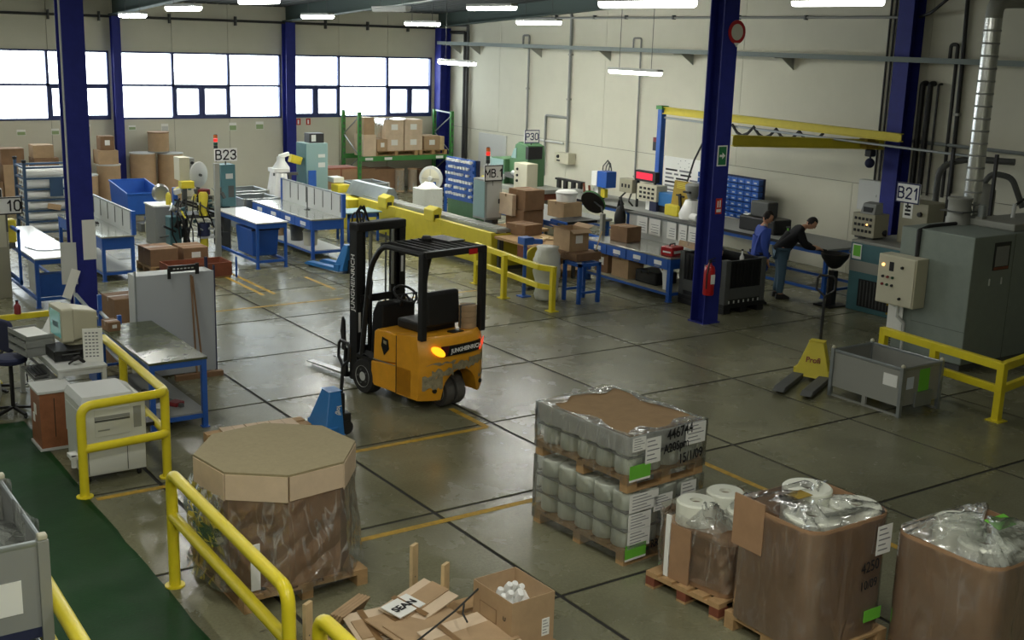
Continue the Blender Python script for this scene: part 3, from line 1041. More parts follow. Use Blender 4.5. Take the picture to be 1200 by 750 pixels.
# rear lamp band
def band(x0,x1,z0,z1,sl,off,name,mat,par):
    k = 10
    vv = []
    for zz in (0,1):
        for i in range(k+1):
            x = x0+(x1-x0)*i/k+(sl if zz else 0)
            vv.append((x, tail(x)-off, (z1 if zz else z0)))
    vb = [(x, y+0.02, z) for x, y, z in vv]
    n = 2*(k+1)
    ff = [(i, i+1, k+2+i, k+1+i) for i in range(k)]+[(n+i+1, n+i, n+k+1+i, n+k+2+i) for i in range(k)]
    ff += [(i, n+i, n+i+1, i+1) for i in range(k)]+[(k+1+i, k+2+i, n+k+2+i, n+k+1+i) for i in range(k)]
    return MB().add(vv+vb, ff).build(name, mat, par)
lb = band(-0.3,0.38,0.74,0.87,0.02,0.022,'lamp_band','black_gloss',cw)
band(-0.3,-0.2,0.745,0.868,0.02,0.024,'band_end','band_maroon',lb)
def lamp(cx, mat, sx):
    m = MB()
    vv = [(cx, tail(cx)-0.05, 0.81)]
    for i in range(14):
        a = 2*PI*i/14
        u, w = 0.1*math.cos(a), 0.052*math.sin(a)
        px, pz = cx+u*0.9+w*0.2, 0.81-u*0.5*sx+w
        vv.append((px, tail(px)-0.028, pz))
    m.add(vv, [(0, 1+(i+1) % 14, 1+i) for i in range(14)])
    return m.build('rear_lamp', mat, cw, True)
lamp(-0.33, 'lens_amber', 1)
lamp(0.44, 'lens_red', -1)
text('JUNGHEINRICH', 0.075, 'white', lb, (0.1, tail(0.1)-0.026, 0.805), '-y', 2, sx=0.95, bold=0.002)
B('tow_pin','black',cw,-0.02,0.1,0.97,0.16,0.22,1.0)
for x in (-0.36, 0.42):
    MB().lathe([(0,0),(0.028,0),(0.028,0.03),(0,0.03)],12,(x,tail(x)+0.01,0.3),Matrix.Rotation(PI/2,3,'X')).build('bolt','black',cw)
# wheels
def wheel(name, x, y, r, w, hub):
    RX = Matrix.Rotation(PI/2,3,'Y')
    o = MB().lathe([(r*0.6,-w/2),(r*0.93,-w/2),(r,-w/2+0.03),(r,w/2-0.03),(r*0.93,w/2),(r*0.6,w/2)],28,(x,y,r),RX).build(name,'tread' if hub == 'r' else 'rubber',fk,True)
    MB().lathe([(0,-w/2-0.004),(r*0.25,-w/2-0.004),(r*0.3,-w/2+0.02),(r*0.55,-w/2+0.02),(r*0.62,-w/2-0.006),(r*0.62,w/2),(0,w/2)],24,(x,y,r),RX).build('wheel_hub','grey_light',o,True)
    for k in range(5):
        a = 2*PI*k/5
        MB().lathe([(0,-w/2-0.012),(0.014,-w/2-0.012),(0.014,-w/2+0.02)],6,(x,y+r*0.4*math.cos(a),r+r*0.4*math.sin(a)),RX).build('wheel_nut','grey_dark',o)
    return o
wheel('front_wheel',-0.44,1.32,0.235,0.19,'f')
wheel('front_wheel',0.44,1.32,0.235,0.19,'f')
wheel('rear_wheel',-0.05,0.27,0.2,0.14,'r')
wheel('rear_wheel',0.13,0.27,0.2,0.14,'r')
for s in (-1,1):
    MB().path([(s*0.45,1.05,0.42),(s*0.45,1.12,0.5),(s*0.45,1.32,0.53),(s*0.45,1.5,0.46)],0.05,4).build('fender','black',fk)
# mast
for s in (-1,1):
    m = MB()
    m.box(s*0.36-0.05,1.62,0.08,s*0.36+0.05,1.64,2.2).box(s*0.36-0.05,1.76,0.08,s*0.36+0.05,1.78,2.2).box(s*0.36+(0.03 if s>0 else -0.05),1.64,0.08,s*0.36+(0.05 if s>0 else -0.03),1.76,2.2)
    mc = m.build('mast_channel','black',fk,bevel=0.004)
    if s < 0:
        text('JUNGHEINRICH', 0.115, 'white', mc, (-0.412,1.7,1.42), '-x', 90, bold=0.0015, sx=0.95)
        B('mast_decal','white',mc,-0.38,1.617,0.75,-0.345,1.62,1.02)
    else:
        B('mast_decal','white',mc,0.33,1.617,1.5,0.37,1.62,1.72)
    B('inner_mast','black_gloss',fk,s*0.27-0.035,1.66,0.1,s*0.27+0.035,1.76,2.12)
    MB().tube((s*0.19,1.62,0.12),(s*0.19,1.62,1.35),0.032,12).build('lift_cylinder','black_gloss',fk,True)
    MB().tube((s*0.19,1.62,1.35),(s*0.19,1.62,2.1),0.02,10).build('piston_rod','steel',fk,True)
    MB().box(s*0.12-0.012,1.68,0.3,s*0.12+0.012,1.69,2.05).build('lift_chain','grey_dark',fk)
B('mast_crossbar','black',fk,-0.41,1.6,2.1,0.41,1.8,2.22,0.02)
B('mast_crossbar','black',fk,-0.36,1.6,1.15,0.36,1.63,1.25)
B('mast_crossbar','black',fk,-0.36,1.6,0.28,0.36,1.64,0.42)
MB().path([(-0.34,1.68,2.2),(-0.38,1.66,2.36),(-0.3,1.68,2.43),(-0.22,1.69,2.36),(-0.25,1.7,2.2)],0.014,8).build('hose_loop','black',fk,True)
MB().path([(-0.28,1.7,2.2),(-0.3,1.72,2.38),(-0.22,1.72,2.42),(-0.12,1.74,2.2)],0.014,8).build('hose_loop','black',fk,True)
# carriage and forks
cg = B('carriage','black',fk,-0.46,1.8,0.42,0.46,1.84,0.5)
B('carriage_plate','black',cg,-0.46,1.8,0.1,0.46,1.84,0.17)
for x in (-0.44,-0.2,0.2,0.44):
    B('carriage_upright','black',cg,x-0.02,1.8,0.1,x+0.02,1.84,0.5)
MB().prism([(1.74,0.5),(1.8,0.5),(1.84,0.75),(1.8,0.95),(1.76,0.9)],-0.52,-0.49,'x').build('side_bracket','black',fk)
for x in (-0.26,0.2):
    MB().prism([(1.84,0.45),(1.88,0.45),(1.88,0.085),(2.95,0.06),(2.97,0.045),(1.84,0.045)],x-0.055,x+0.055,'x').build('fork','forks',fk,bevel=0.004)
# overhead guard
for s in (-1,1):
    x = s*0.47
    MB().path(rounded([(x,1.42,0.5),(x,1.32,1.2),(x*1.02,1.22,1.72),(x*1.02,0.98,2.03),(x*1.04,0.1,2.03)],0.16,5),0.036,8).build('guard_leg','black',fk,True)
    B('guard_post','black',fk,x*1.04-0.04,0.1,0.95,x*1.04+0.04,0.19,2.05,0.008)
MB().path([(-0.47,1.3,1.35),(-0.5,1.2,1.3),(-0.5,1.16,1.52),(-0.48,1.23,1.62)],0.013,6).build('grab_handle','black',fk,True)
B('guard_rear_bar','black',fk,-0.5,0.08,1.99,0.5,0.16,2.07,0.008)
B('guard_front_bar','black',fk,-0.48,0.96,2.0,0.48,1.02,2.06,0.008)
for k in range(7):
    x = -0.36+0.12*k
    MB().bar((x,0.14,2.045),(x,0.99,2.045),0.022,0.05).build('guard_slat','black',fk)
MB().lathe([(0,2.06),(0.06,2.06),(0.07,2.11),(0.05,2.14),(0,2.145)],14,(0.06,0.75,0)).build('beacon_base','black',fk)
B('guard_plate','black',fk,0.22,0.5,2.07,0.5,0.95,2.085)
B('guard_plate','red',fk,0.2,0.076,1.98,0.34,0.08,2.05, label='orange red sticker on the guard')
# driver station
st = B('seat_base','black',fk,-0.28,0.42,0.95,0.3,0.92,1.08,0.03)
sb = MB().prism([(0.3,1.05),(0.42,1.05),(0.46,1.42),(0.4,1.5),(0.33,1.48)],-0.26,0.27,'x').build('seat_back','black',fk,bevel=0.03)
MB().path([(0.28,0.8,1.05),(0.29,0.5,1.14),(0.29,0.4,1.16)],0.03,8).build('armrest','black',fk,True)
MB().prism([(1.2,0.5),(1.46,0.5),(1.42,1.05),(1.32,1.22),(1.2,1.18)],-0.3,0.25,'x').build('dashboard','black',fk,bevel=0.02)
MB().tube((0.0,1.2,1.15),(0.0,1.12,1.3),0.03,10).build('steering_column','black',fk,True)
c = Vector((0.0,1.1,1.32))
u, v = Vector((1,0,0)), Vector((0,0.83,0.55))
sw = MB().path([c+u*0.16*math.cos(2*PI*k/18)+v*0.16*math.sin(2*PI*k/18) for k in range(18)],0.016,8,closed=True).build('steering_wheel','black',fk,True)
MB().bar(c-u*0.15,c+u*0.15,0.03,0.01).bar(c,c-v*0.15,0.03,0.01).build('wheel_spoke','black',sw)
for k, x in enumerate((0.14,0.19,0.24)):
    MB().tube((x,1.15,1.15),(x,1.1,1.3),0.008,6).sphere((x,1.1,1.31),0.018,8,6).build('control_lever','black',fk)
B('side_console','grey_dark',fk,0.3,0.62,0.95,0.46,1.1,1.02,0.01)
tr = thing('tape_stack', 'stack of brown rolls strapped to the tail of the forklift', 'roll stack', (8.0, 12.53, 0.985), 9)
for k in range(4):
    MB().lathe([(0.05,0.002+k*0.075),(0.115,0.002+k*0.075),(0.12,0.035+k*0.075),(0.115,0.073+k*0.075),(0.05,0.073+k*0.075)],20,(0,0,0)).build('roll','cardboard',tr,True)
MB().box(-0.122,-0.012,0.0,-0.1,0.012,0.304).box(-0.1,-0.012,0.3,0.122,0.012,0.304).box(0.118,-0.012,0.0,0.124,0.012,0.3).build('strap','grey_dark',tr)

# ================================================================ foreground goods
# --- octagonal carton on its pallet
wooden_pallet('wooden pallet under the big octagonal carton', 3.84, 9.0, 1.2, 1.12, 90)
oc = thing('octagonal_carton', 'large octagonal cardboard carton with lid, draped in clear film', 'carton', (3.84, 9.02, 0.144))
def octo(r, a0=165):
    return [(r*math.cos(math.radians(a0+45*k)), r*math.sin(math.radians(a0+45*k))) for k in range(8)]
MB().prism(octo(0.655), 0.0, 0.98).build('carton_body','kraft',oc)
lid = MB().prism(octo(0.69), 0.985, 1.005).build('lid_top','kraft_top',oc)
hexs = octo(0.69)
for k in range(8):
    a, b = Vector(hexs[k]), Vector(hexs[(k+1) % 8])
    e = (b-a)*0.012
    a, b = a+e, b-e
    n = Vector((a.y-b.y, b.x-a.x)).normalized()*0.006
    zl = 0.755+0.012*(k % 3)
    vv = [(p.x+q*n.x, p.y+q*n.y, z) for z in (zl, 0.985) for p, q in ((a,-1),(b,-1),(b,1),(a,1))]
    MB().add(vv, [(0,3,2,1),(4,5,6,7),(0,1,5,4),(1,2,6,5),(2,3,7,6),(3,0,4,7)]).build('lid_side','cardboard_light',oc)
rf = random.Random(11)
wrap_mesh(octo(0.67), -0.02, 0.77, 8, 0.04, rf, flare=0.08).build('film','film',oc)
# folded swag of film hanging from the corner nearest the rail
m = MB()
def swag(u, v):
    a = math.radians(150+60*u)
    r = 0.7+0.07*math.sin(v*3.1)+0.015*math.sin(u*23+v*7)
    return (r*math.cos(a), r*math.sin(a), 0.8-0.42*v-0.1*math.sin(u*PI)*v)
m.sheet(swag, 14, 10).build('film_swag','film',oc)
B('paper_slip','paper',oc,-0.5,-0.63,0.05,-0.42,-0.62,0.45)
# --- pallet with flattened cartons and the blue truck beside it
wooden_pallet('low wooden pallet with flat cardboard behind the octagonal carton', 5.05, 12.1, 1.2, 0.85, 0)
for i, (x, y, lab) in enumerate(((4.75,12.12,'leftmost'),(5.05,12.1,'middle'),(5.34,12.08,'rightmost'))):
    t = thing('cardboard_sheet', '%s folded cardboard sheet lying on the pallet behind the octagonal carton' % lab, 'cardboard', (x,y,0.146), -4)
    B('sheet','cardboard_light',t,-0.142,-0.38,0,0.142,0.4,0.022)
    B('fold_line','cardboard_dark',t,-0.002,-0.38,0.0215,0.002,0.4,0.0225)
pallet_truck('blue hand pallet truck standing by the octagonal carton', 5.82, 12.12, 0, 'jack_blue', None, 'jack_blue', True, 4, hl=0.82)
text('logiflex', 0.085, 'white', bpy.data.objects['pallet_truck'], (0.05,-0.182,0.3), (math.radians(106),0,0), -84, bold=0.002)

# --- double-stacked pallets of spools under film
def spool_mesh():
    t = MB().lathe([(0.03,0.0),(0.115,0.0),(0.125,0.012),(0.125,0.153),(0.115,0.165),(0.03,0.165),(0.03,0.0)],20)
    return t
STK = (6.98, 8.2, 4)
wooden_pallet('bottom wooden pallet under the film-wrapped spools', STK[0], STK[1], 0.98, 1.28, STK[2])
wooden_pallet('upper wooden pallet between the two layers of wrapped spools', STK[0], STK[1], 0.98, 1.28, STK[2], z=0.7)
proto = None
rz = math.radians(STK[2])
for layer, z0 in ((0, 0.147), (1, 0.847)):
    for lev in range(3 if layer == 0 else 2):
        z = z0+lev*(0.18 if layer == 0 else 0.178)
        for i in range(4):
            for j in range(5):
                if 0 < i < 3 and 0 < j < 4:
                    continue
                lx, ly = -0.354+i*0.236, -0.5+j*0.25
                x = STK[0]+lx*math.cos(rz)-ly*math.sin(rz)
                y = STK[1]+lx*math.sin(rz)+ly*math.cos(rz)
                if proto is None:
                    proto = spool_mesh().build('white_spool','spool',None,True)
                    o = proto
                else:
                    o = proto.copy()
                    COL.objects.link(o)
                o.location = (x, y, z)
                row = (('bottom','middle','top')[lev]+' row of the lower pallet') if layer == 0 else (('lower','upper')[lev]+' row of the upper pallet')
                nth = ('first','second','third','fourth','fifth')
                if i == 0:
                    tag(o, 'pale spool, %s from the near corner, left face, %s' % (nth[j], row), 'spool', 'spools on the double pallet')
                elif j == 0:
                    tag(o, 'pale spool, %s from the near corner, labelled face, %s' % (nth[i], row), 'spool', 'spools on the double pallet')
                else:
                    tag(o, 'pale spool at the hidden back of the %s' % row, 'spool', 'back spools, '+row)
def on_stack(name, label, cat, z):
    return thing(name, label, cat, (STK[0], STK[1], z), STK[2])
for k, z in enumerate((0.328, 0.508)):
    t = on_stack('divider_sheet', 'grey card divider between the %s rows of wrapped spools' % ('lower', 'upper')[k], 'divider', z-0.014)
    B('sheet','grey_mid',t,-0.48,-0.63,0,0.48,0.63,0.012)
t = on_stack('divider_sheet', 'grey card divider in the upper wrapped pallet', 'divider', 1.013)
B('sheet','grey_mid',t,-0.48,-0.63,0,0.48,0.63,0.01)
t = on_stack('cover_board', 'brown board lying on top of the film-wrapped double pallet', 'board', 1.205)
B('board','board_brown',t,-0.47,-0.62,0,0.47,0.62,0.02)
B('edge_strip','grey_light',t,-0.49,-0.64,-0.15,-0.482,0.64,0.022)
B('edge_strip','grey_light',t,-0.482,-0.64,-0.15,0.49,-0.632,0.022)
t = on_stack('film_wrap', 'clear stretch film around the double-stacked spool pallets', 'film wrap', 0)
rf = random.Random(5)
wrap_mesh([(-0.5,-0.65),(0.5,-0.65),(0.5,0.65),(-0.5,0.65)], 0.05, 0.7, 5, 0.008, rf).build('lower_wrap','film_light',t,2)
wrap_mesh([(-0.5,-0.65),(0.5,-0.65),(0.5,0.65),(-0.5,0.65)], 0.78, 1.235, 5, 0.01, rf).build('upper_wrap','film',t,2)
def rim(u, v):
    a = u*4
    k = int(a) % 4
    f = a-int(a)
    cs = [(-0.5,-0.65),(0.5,-0.65),(0.5,0.65),(-0.5,0.65)]
    p, q = Vector(cs[k]), Vector(cs[(k+1) % 4])
    r = p+(q-p)*f
    s = 1-0.24*v*(0.75+0.4*math.sin(u*37))
    return (r.x*s, r.y*s, 1.236+0.008*math.sin(u*60+v*5))
MB().sheet(rim, 56, 4).build('top_fold','film_milky',t,2)
def paper_on(par, x, z, w, h, side, name='label_sheet', lines=5, mat='paper', off=0.668):
    if side == 'y':
        p = B(name,mat,par,x-w/2,-off-0.004,z-h/2,x+w/2,-off,z+h/2)
        for k in range(lines):
            zz = z+h/2-h*(k+0.7)/(lines+0.6)
            B('print_line','ink_grey',p,x-w*0.4,-off-0.0055,zz-h*0.02,x+w*(0.1+0.3*((k*7) % 3)/2),-off-0.004,zz+h*0.02)
    else:
        p = B(name,mat,par,-off-0.004,x-w/2,z-h/2,-off,x+w/2,z+h/2)
        for k in range(lines):
            zz = z+h/2-h*(k+0.7)/(lines+0.6)
            B('print_line','ink_grey',p,-off-0.0055,x-w*0.4,zz-h*0.02,-off-0.004,x+w*(0.1+0.3*((k*7) % 3)/2),zz+h*0.02)
    return p
for x, z, w, h in ((-0.4,1.16,0.16,0.13),(-0.22,1.07,0.19,0.24),(0.33,1.13,0.26,0.2),(-0.3,0.6,0.36,0.17),(-0.05,0.54,0.24,0.15),(0.28,0.57,0.2,0.2),(-0.34,0.42,0.28,0.16),(-0.34,0.25,0.28,0.17)):
    paper_on(t, x, z, w, h, 'y')
for z in (0.9, 0.14):
    p = paper_on(t, -0.37, z, 0.26, 0.13, 'y', 'green_label', 0, 'tag_green')
    B('label_foot','paper',p,-0.5,-0.673,z-0.085,-0.24,-0.668,z-0.065)
for body, x, z, s, tl in (('446744',0.12,1.18,0.14,4),('A20Spm',0.08,1.05,0.12,4),('15/1/09',0.28,0.92,0.13,4),('622.SMV',0.15,0.36,0.15,4),('4507',0.28,0.18,0.16,4),('RRH',-0.1,0.15,0.1,0)):
    text(body, s, 'ink', t, (x,-0.671,z), '-y', tl, sx=0.8, bold=0.002)

# --- pallet of upright rolls wrapped in cardboard and film
PR = (7.05, 6.78, 6)
wooden_pallet('wooden pallet with red blocks under the upright white rolls', PR[0], PR[1], 1.1, 0.82, PR[2], block='wood_red')
t = thing('cardboard_sheet', 'upright cardboard sheet leaning on the near end of the white rolls', 'cardboard', (PR[0],PR[1],0.146), PR[2])
B('panel','kraft',t,-0.5,-0.02,0.0,-0.485,0.2,0.5)
B('panel','paper',t,-0.5,0.21,0.0,-0.485,0.26,0.56)
t = thing('cardboard_sheet', 'wide cardboard jacket standing around the upright white rolls', 'cardboard', (PR[0],PR[1],0.146), PR[2])
MB().prism(rrect(-0.46,-0.4,0.42,0.38,0.12), 0.0, 0.46).build('jacket','kraft',t,True)
wr = thing('film_wrap', 'crinkled film around the upright white rolls', 'film wrap', (PR[0],PR[1],0.146), PR[2])
wrap_mesh(rrect(-0.475,-0.415,0.43,0.39,0.12), 0.06, 0.6, 9, 0.03, random.Random(8)).build('film','film',wr)
for body, z, s in (('352x100',0.42,0.13),('3000 M',0.28,0.13),('1/M00',0.14,0.13)):
    text(body, s, 'ink', wr, (-0.1,-0.455,z), '-y', 5, sx=0.8, bold=0.003)
def white_roll(label, x, y, z, r, h, group=None, mat='roll_white'):
    t = thing('white_roll', label, 'roll', (x, y, z), 0, group)
    MB().lathe([(0.055,0),(r,0),(r,h-0.015),(r-0.015,h),(0.055,h),(0.055,0)],32).build('wound_film',mat,t,True)
    MB().lathe([(0.045,-0.0),(0.055,-0.0),(0.055,h-0.03),(0.045,h-0.03),(0.045,0.0)],20).build('core_tube','tube_core',t,True)
    return t
for lx, ly, h, lab in ((-0.24,0.16,0.2,'tallest white roll at the near left end of the wrapped pallet'),(0.08,-0.14,0.14,'white roll in the middle of the wrapped pallet under crumpled film'),(0.2,0.2,0.17,'white roll at the back of the wrapped pallet by the big carton')):
    a = math.radians(PR[2])
    white_roll(lab, PR[0]+lx*math.cos(a)-ly*math.sin(a), PR[1]+lx*math.sin(a)+ly*math.cos(a), 0.608, 0.17, h)
def crumple(name, par, cx, cy, z, rx, ry, hgt, seed, mat='film_milky', nu=16, nv=8):
    rc = random.Random(seed)
    def P(u, v):
        a = 2*PI*u
        r = 1-0.85*v
        return (cx+rx*r*math.cos(a)*(1+rc.uniform(-.12,.12)), cy+ry*r*math.sin(a)*(1+rc.uniform(-.12,.12)), z+hgt*math.sin(v*PI/2)*(1+rc.uniform(-.25,.25)))
    return MB().sheet(P, nu, nv).build(name, mat, par, 2)
crumple('crumpled_film', wr, 0.1, -0.12, 0.48, 0.26, 0.24, 0.2, 2, 'film_milky')
crumple('crumpled_film', wr, -0.25, 0.0, 0.5, 0.2, 0.22, 0.16, 3, 'film_milky')

# --- the two big cartons at the lower right
def big_carton(label, x0, y0, x1, y1, z0, z1, mat='kraft'):
    t = thing('big_carton', label, 'carton', ((x0+x1)/2,(y0+y1)/2,z0))
    a, b = (x1-x0)/2, (y1-y0)/2
    out = rrect(-a,-b,a,b,0.16,6)
    inn = rrect(-a+0.012,-b+0.012,a-0.012,b-0.012,0.15,6)
    n = len(out)
    h = z1-z0
    vs = [(p[0],p[1],0) for p in out]+[(p[0],p[1],h) for p in out]+[(p[0],p[1],h) for p in inn]+[(p[0],p[1],h-0.25) for p in inn]
    fs = []
    for i in range(n):
        j = (i+1) % n
        fs += [(i,j,n+j,n+i),(n+i,n+j,2*n+j,2*n+i),(2*n+i,2*n+j,3*n+j,3*n+i)]
    fs += [tuple(range(n-1,-1,-1)), tuple(range(3*n,4*n))]
    MB().add(vs,fs).build('carton_sleeve',mat,t,True)
    wrap_mesh(out, 0.0, h-0.02, 6, 0.012, random.Random(int(x0*10))).build('film','film_light',t,2)
    return t, a, b, h
wooden_pallet('wooden pallet under the carton holding three white rolls', 6.98, 5.78, 0.9, 0.9, 0)
bc1, a1, b1, h1 = big_carton('tall film-wrapped carton with white rolls showing at its open top', 6.5, 5.36, 7.42, 6.2, 0.148, 1.13)
B('flap','kraft',bc1,-a1-0.01,b1-0.34,0.62,-a1+0.002,b1-0.02,h1+0.06)
paper_on(bc1, 0.33, h1-0.2, 0.17, 0.24, 'y', off=b1+0.016)
for body, z, s in (('4250',h1-0.4,0.13),('10/09',h1-0.55,0.11)):
    text(body, s, 'ink', bc1, (0.2,-b1-0.017,z), '-y', 4, sx=0.8)
paper_on(bc1, 0.28, 0.16, 0.2, 0.1, 'y', 'green_label', 0, 'tag_green', off=b1+0.016)
for lx, ly, h, r, lab in ((0.14,0.2,0.31,0.2,'white roll standing highest at the back of the open carton'),(0.25,-0.2,0.28,0.2,'white roll at the right of the open carton'),(-0.2,-0.16,0.27,0.22,'white roll at the near left of the open carton')):
    white_roll(lab, 6.96+lx, 5.78+ly, h1+0.148-0.249, r, h)
def drape(u, v):
    out = rrect(-a1,-b1,a1,b1,0.16,6)
    n = len(out)
    p = out[int(u*(n-0.001)) % n]
    r = 1-0.75*v
    return (p[0]*r, p[1]*r, h1+0.004+0.075*math.sin(v*1.6)+0.02*math.sin(u*41+v*9))
MB().sheet(drape, 56, 8).build('top_film','film',bc1,2)
MB().box(-0.2,0.02,h1+0.07,0.0,0.15,h1+0.074).build('green_label','dark_yellow',bc1)
wooden_pallet('wooden pallet under the film-topped carton at the right edge', 7.62, 4.72, 0.95, 0.95, 0)
bc2, a2, b2, h2 = big_carton('tall film-topped carton cut by the right edge of the picture', 7.12, 4.28, 8.1, 5.16, 0.148, 1.13, 'kraft')
def tent(u, v):
    out = rrect(-a2,-b2,a2,b2,0.16,6)
    n = len(out)
    p = out[int(u*(n-0.001)) % n]
    r = 1-0.95*v
    return (p[0]*r, p[1]*r, h2+0.004+0.16*math.sin(v*1.9)*(0.75+0.3*math.sin(u*19))+0.012*math.sin(u*80+v*14))
MB().sheet(tent, 56, 9).build('top_film','film_milky',bc2,2)
MB().cbox((0.05,-0.1,h2+0.13),(0.24,0.13,0.004),Matrix.Rotation(0.25,3,'X')).build('green_label','tag_green',bc2)
for lx, ly in ((-0.2,-0.15),(0.22,-0.15),(0.0,0.2)):
    white_roll('white roll under the milky film of the carton at the right edge', 7.61+lx, 4.72+ly, h2+0.148-0.249, 0.19, 0.3, 'rolls in the right edge carton')

# --- pallet of flattened cartons, stakes and an open box
wooden_pallet('wooden pallet under the flattened cartons at the lower centre', 4.25, 6.95, 1.6, 1.1, 0)
fl = [(3.75,7.2,0.16,0.62,0.6,8,(0.05,0.0),'cardboard'),(3.95,7.28,0.22,0.5,0.5,-6,(0.0,0.12),'cardboard_light'),(4.2,7.05,0.25,0.66,0.7,10,(-0.06,0.05),'cardboard'),
      (3.85,6.72,0.24,0.7,0.6,14,(0.08,-0.04),'cardboard_light'),(4.35,6.6,0.3,0.6,0.66,4,(0.0,0.06),'cardboard_light'),(4.3,7.35,0.3,0.55,0.36,20,(0.1,0.12),'cardboard_light')]
names = ('lowest flattened carton at the left of the lower centre pile','pale flattened carton leaning at the far left of the lower pile','broad flattened carton in the middle of the lower pile',
         'flattened carton at the near left of the lower pile by the rail','flattened carton lying just left of the open box','flattened carton tilted up at the back of the pile beside the stakes')
for (x,y,z,l,w,rz,(tx,ty),mt), lab in zip(fl, names):
    t = thing('flattened_carton', lab, 'cardboard', (x,y,z), rz)
    Rr = Matrix.Rotation(ty,3,'X') @ Matrix.Rotation(-tx,3,'Y')
    MB().cbox((0,0,0),(l,w,0.012),Rr).build('panel',mt,t)
    MB().cbox((0.02,0.01,0.013),(l*0.94,w*0.48,0.01),Rr).build('upper_flap','cardboard',t)
    MB().cbox((-l*0.2,0,0.0195),(0.05,w*0.98,0.0015),Rr).build('tape','tape_brown',t)
t = thing('corrugated_stack', 'thin stack of upright corrugated pads beside the flattened cartons', 'cardboard', (3.86,7.62,0.146), 30)
for k in range(4):
    MB().cbox((0,k*0.03,0.07),(0.4,0.02,0.13),Matrix.Rotation(0.5,3,'X')).build('pad','cardboard',t)
t = thing('printed_card', 'white printed card lying among the flattened cartons', 'card', (4.15,7.33,0.315), 20)
MB().cbox((0,0,0.006),(0.3,0.2,0.008),Matrix.Rotation(0.12,3,'X')).build('card','paper',t)
text('SEAN', 0.1, 'ink', t, (0,-0.01,0.0125), 'up', bold=0.003)
for x, y, z0, h, lab in ((4.5,7.78,0.02,0.56,'tall wooden stake standing behind the flattened cartons'),(4.6,7.45,0.02,0.5,'shorter wooden stake between the tall stake and the open box'),(3.36,7.36,0.02,0.52,'wooden stake standing beside the yellow rail end')):
    t = thing('wooden_stake', lab, 'stake', (x,y,z0), 28)
    MB().cbox((0,0,h/2),(0.085,0.03,h)).build('stake','wood_raw',t)
    MB().cbox((0.0,-0.0155,h*0.5),(0.012,0.001,0.012)).build('nail','grey_dark',t)
t = thing('packing_strap', 'loose dark packing strap lying across the flattened cartons', 'strap', (3.5,6.45,0.4))
MB().path([(-0.2,-0.1,-0.03),(0.3,0.14,0.03),(0.8,0.36,0.07),(1.1,0.5,0.12),(1.13,0.55,0.1)],0.008,5).path([(0.9,0.4,0.08),(0.84,0.32,0.05),(0.83,0.24,0.02)],0.008,5).build('strap_band','pipe_dark',t,True)
t = carton('open cardboard box of white foam pieces at the bottom centre', 4.79, 6.76, 0.146, 0.4, 0.5, 0.43, 2, 'cardboard')
for ch in list(t.children):
    bpy.data.objects.remove(ch)
k = 0.006
l, w, h = 0.4, 0.5, 0.43
MB().box(-l/2,-w/2,0,l/2,w/2,k).box(-l/2,-w/2,k,-l/2+k,w/2,h).box(l/2-k,-w/2,k,l/2,w/2,h).box(-l/2+k,-w/2,k,l/2-k,-w/2+k,h).box(-l/2+k,w/2-k,k,l/2-k,w/2,h).build('body','cardboard',t)
B('print_frame','tape_brown',t,-l/2-0.002,-0.06,0.18,-l/2,0.16,0.3)
B('print_field','cardboard',t,-l/2-0.003,-0.05,0.188,-l/2-0.001,0.15,0.292)
text('U', 0.05, 'ink', t, (-l/2-0.003,-0.16,0.27), '-x')
paper_on(t, 0.12, 0.16, 0.07, 0.14, 'y', off=w/2)
paper_on(t, -0.02, 0.1, 0.07, 0.1, 'x', off=l/2, lines=2)
rc = random.Random(4)
for k in range(14):
    o = MB().lathe([(0,0),(0.028,0.004),(0.03,0.06),(0.024,0.1),(0,0.104)],10,rot=Matrix.Rotation(rc.uniform(0.2,1.4),3,'X') @ Matrix.Rotation(rc.uniform(0,6),3,'Z')).build('foam_piece','white',None,True)
    o.location = (4.79+rc.uniform(-0.14,0.14), 6.76+rc.uniform(-0.18,0.18), 0.42+rc.uniform(-0.02,0.05))
    tag(o, 'white foam piece heaped inside the open cardboard box', 'foam', 'foam pieces in the open box')
    if k % 3 == 0:
        pass
t = thing('foam_bed', 'white foam filling beneath the pieces in the open box', 'foam', (4.79,6.76,0.155), 2)
MB().sheet(lambda u, v: (-0.19+0.38*u, -0.24+0.48*v, 0.26+0.03*math.sin(u*14)*math.cos(v*17)), 12, 14).build('fill','white',t,2)
t['kind'] = 'stuff'

# --- railings of the walkway
round_rail('tubular_railing','yellow tubular railing around the copier and desk',
    [[(2.87,11.58,0.0),(2.87,11.58,0.95),(3.76,11.66,0.95),(3.84,14.2,0.95)]],[(2.87,11.58,0),(3.76,11.72,0.95),(3.83,13.4,0.95)],
    [[(2.87,11.58,0.5),(3.76,11.66,0.5),(3.83,13.4,0.5)]],0.047)
round_rail('tubular_railing','yellow tubular railing along the octagonal carton',
    [[(2.98,9.2,0.0),(2.98,9.2,1.02),(2.93,6.72,1.02),(2.93,6.7,0.0)]],[(2.98,9.2,0),(2.93,6.7,0)],[[(2.98,9.2,0.64),(2.93,6.7,0.64)]],0.048)
round_rail('tubular_railing','yellow tubular railing at the bottom edge beside the flattened cartons',
    [[(2.95,6.28,0.0),(2.95,6.28,1.02),(2.95,3.8,1.02),(2.95,3.8,0.0)]],[(2.95,6.28,0),(2.95,3.8,0)],[[(2.95,6.28,0.6),(2.95,3.8,0.6)]],0.05)
round_rail('tubular_railing','yellow tubular railing at the lower left beside the grey container',
    [[(1.62,8.2,0.0),(1.62,8.2,1.02),(1.56,4.5,1.02),(1.56,4.5,0.0)]],[(1.62,8.2,0),(1.56,4.5,0)],[[(1.62,8.2,0.6),(1.56,4.5,0.6)]],0.05)
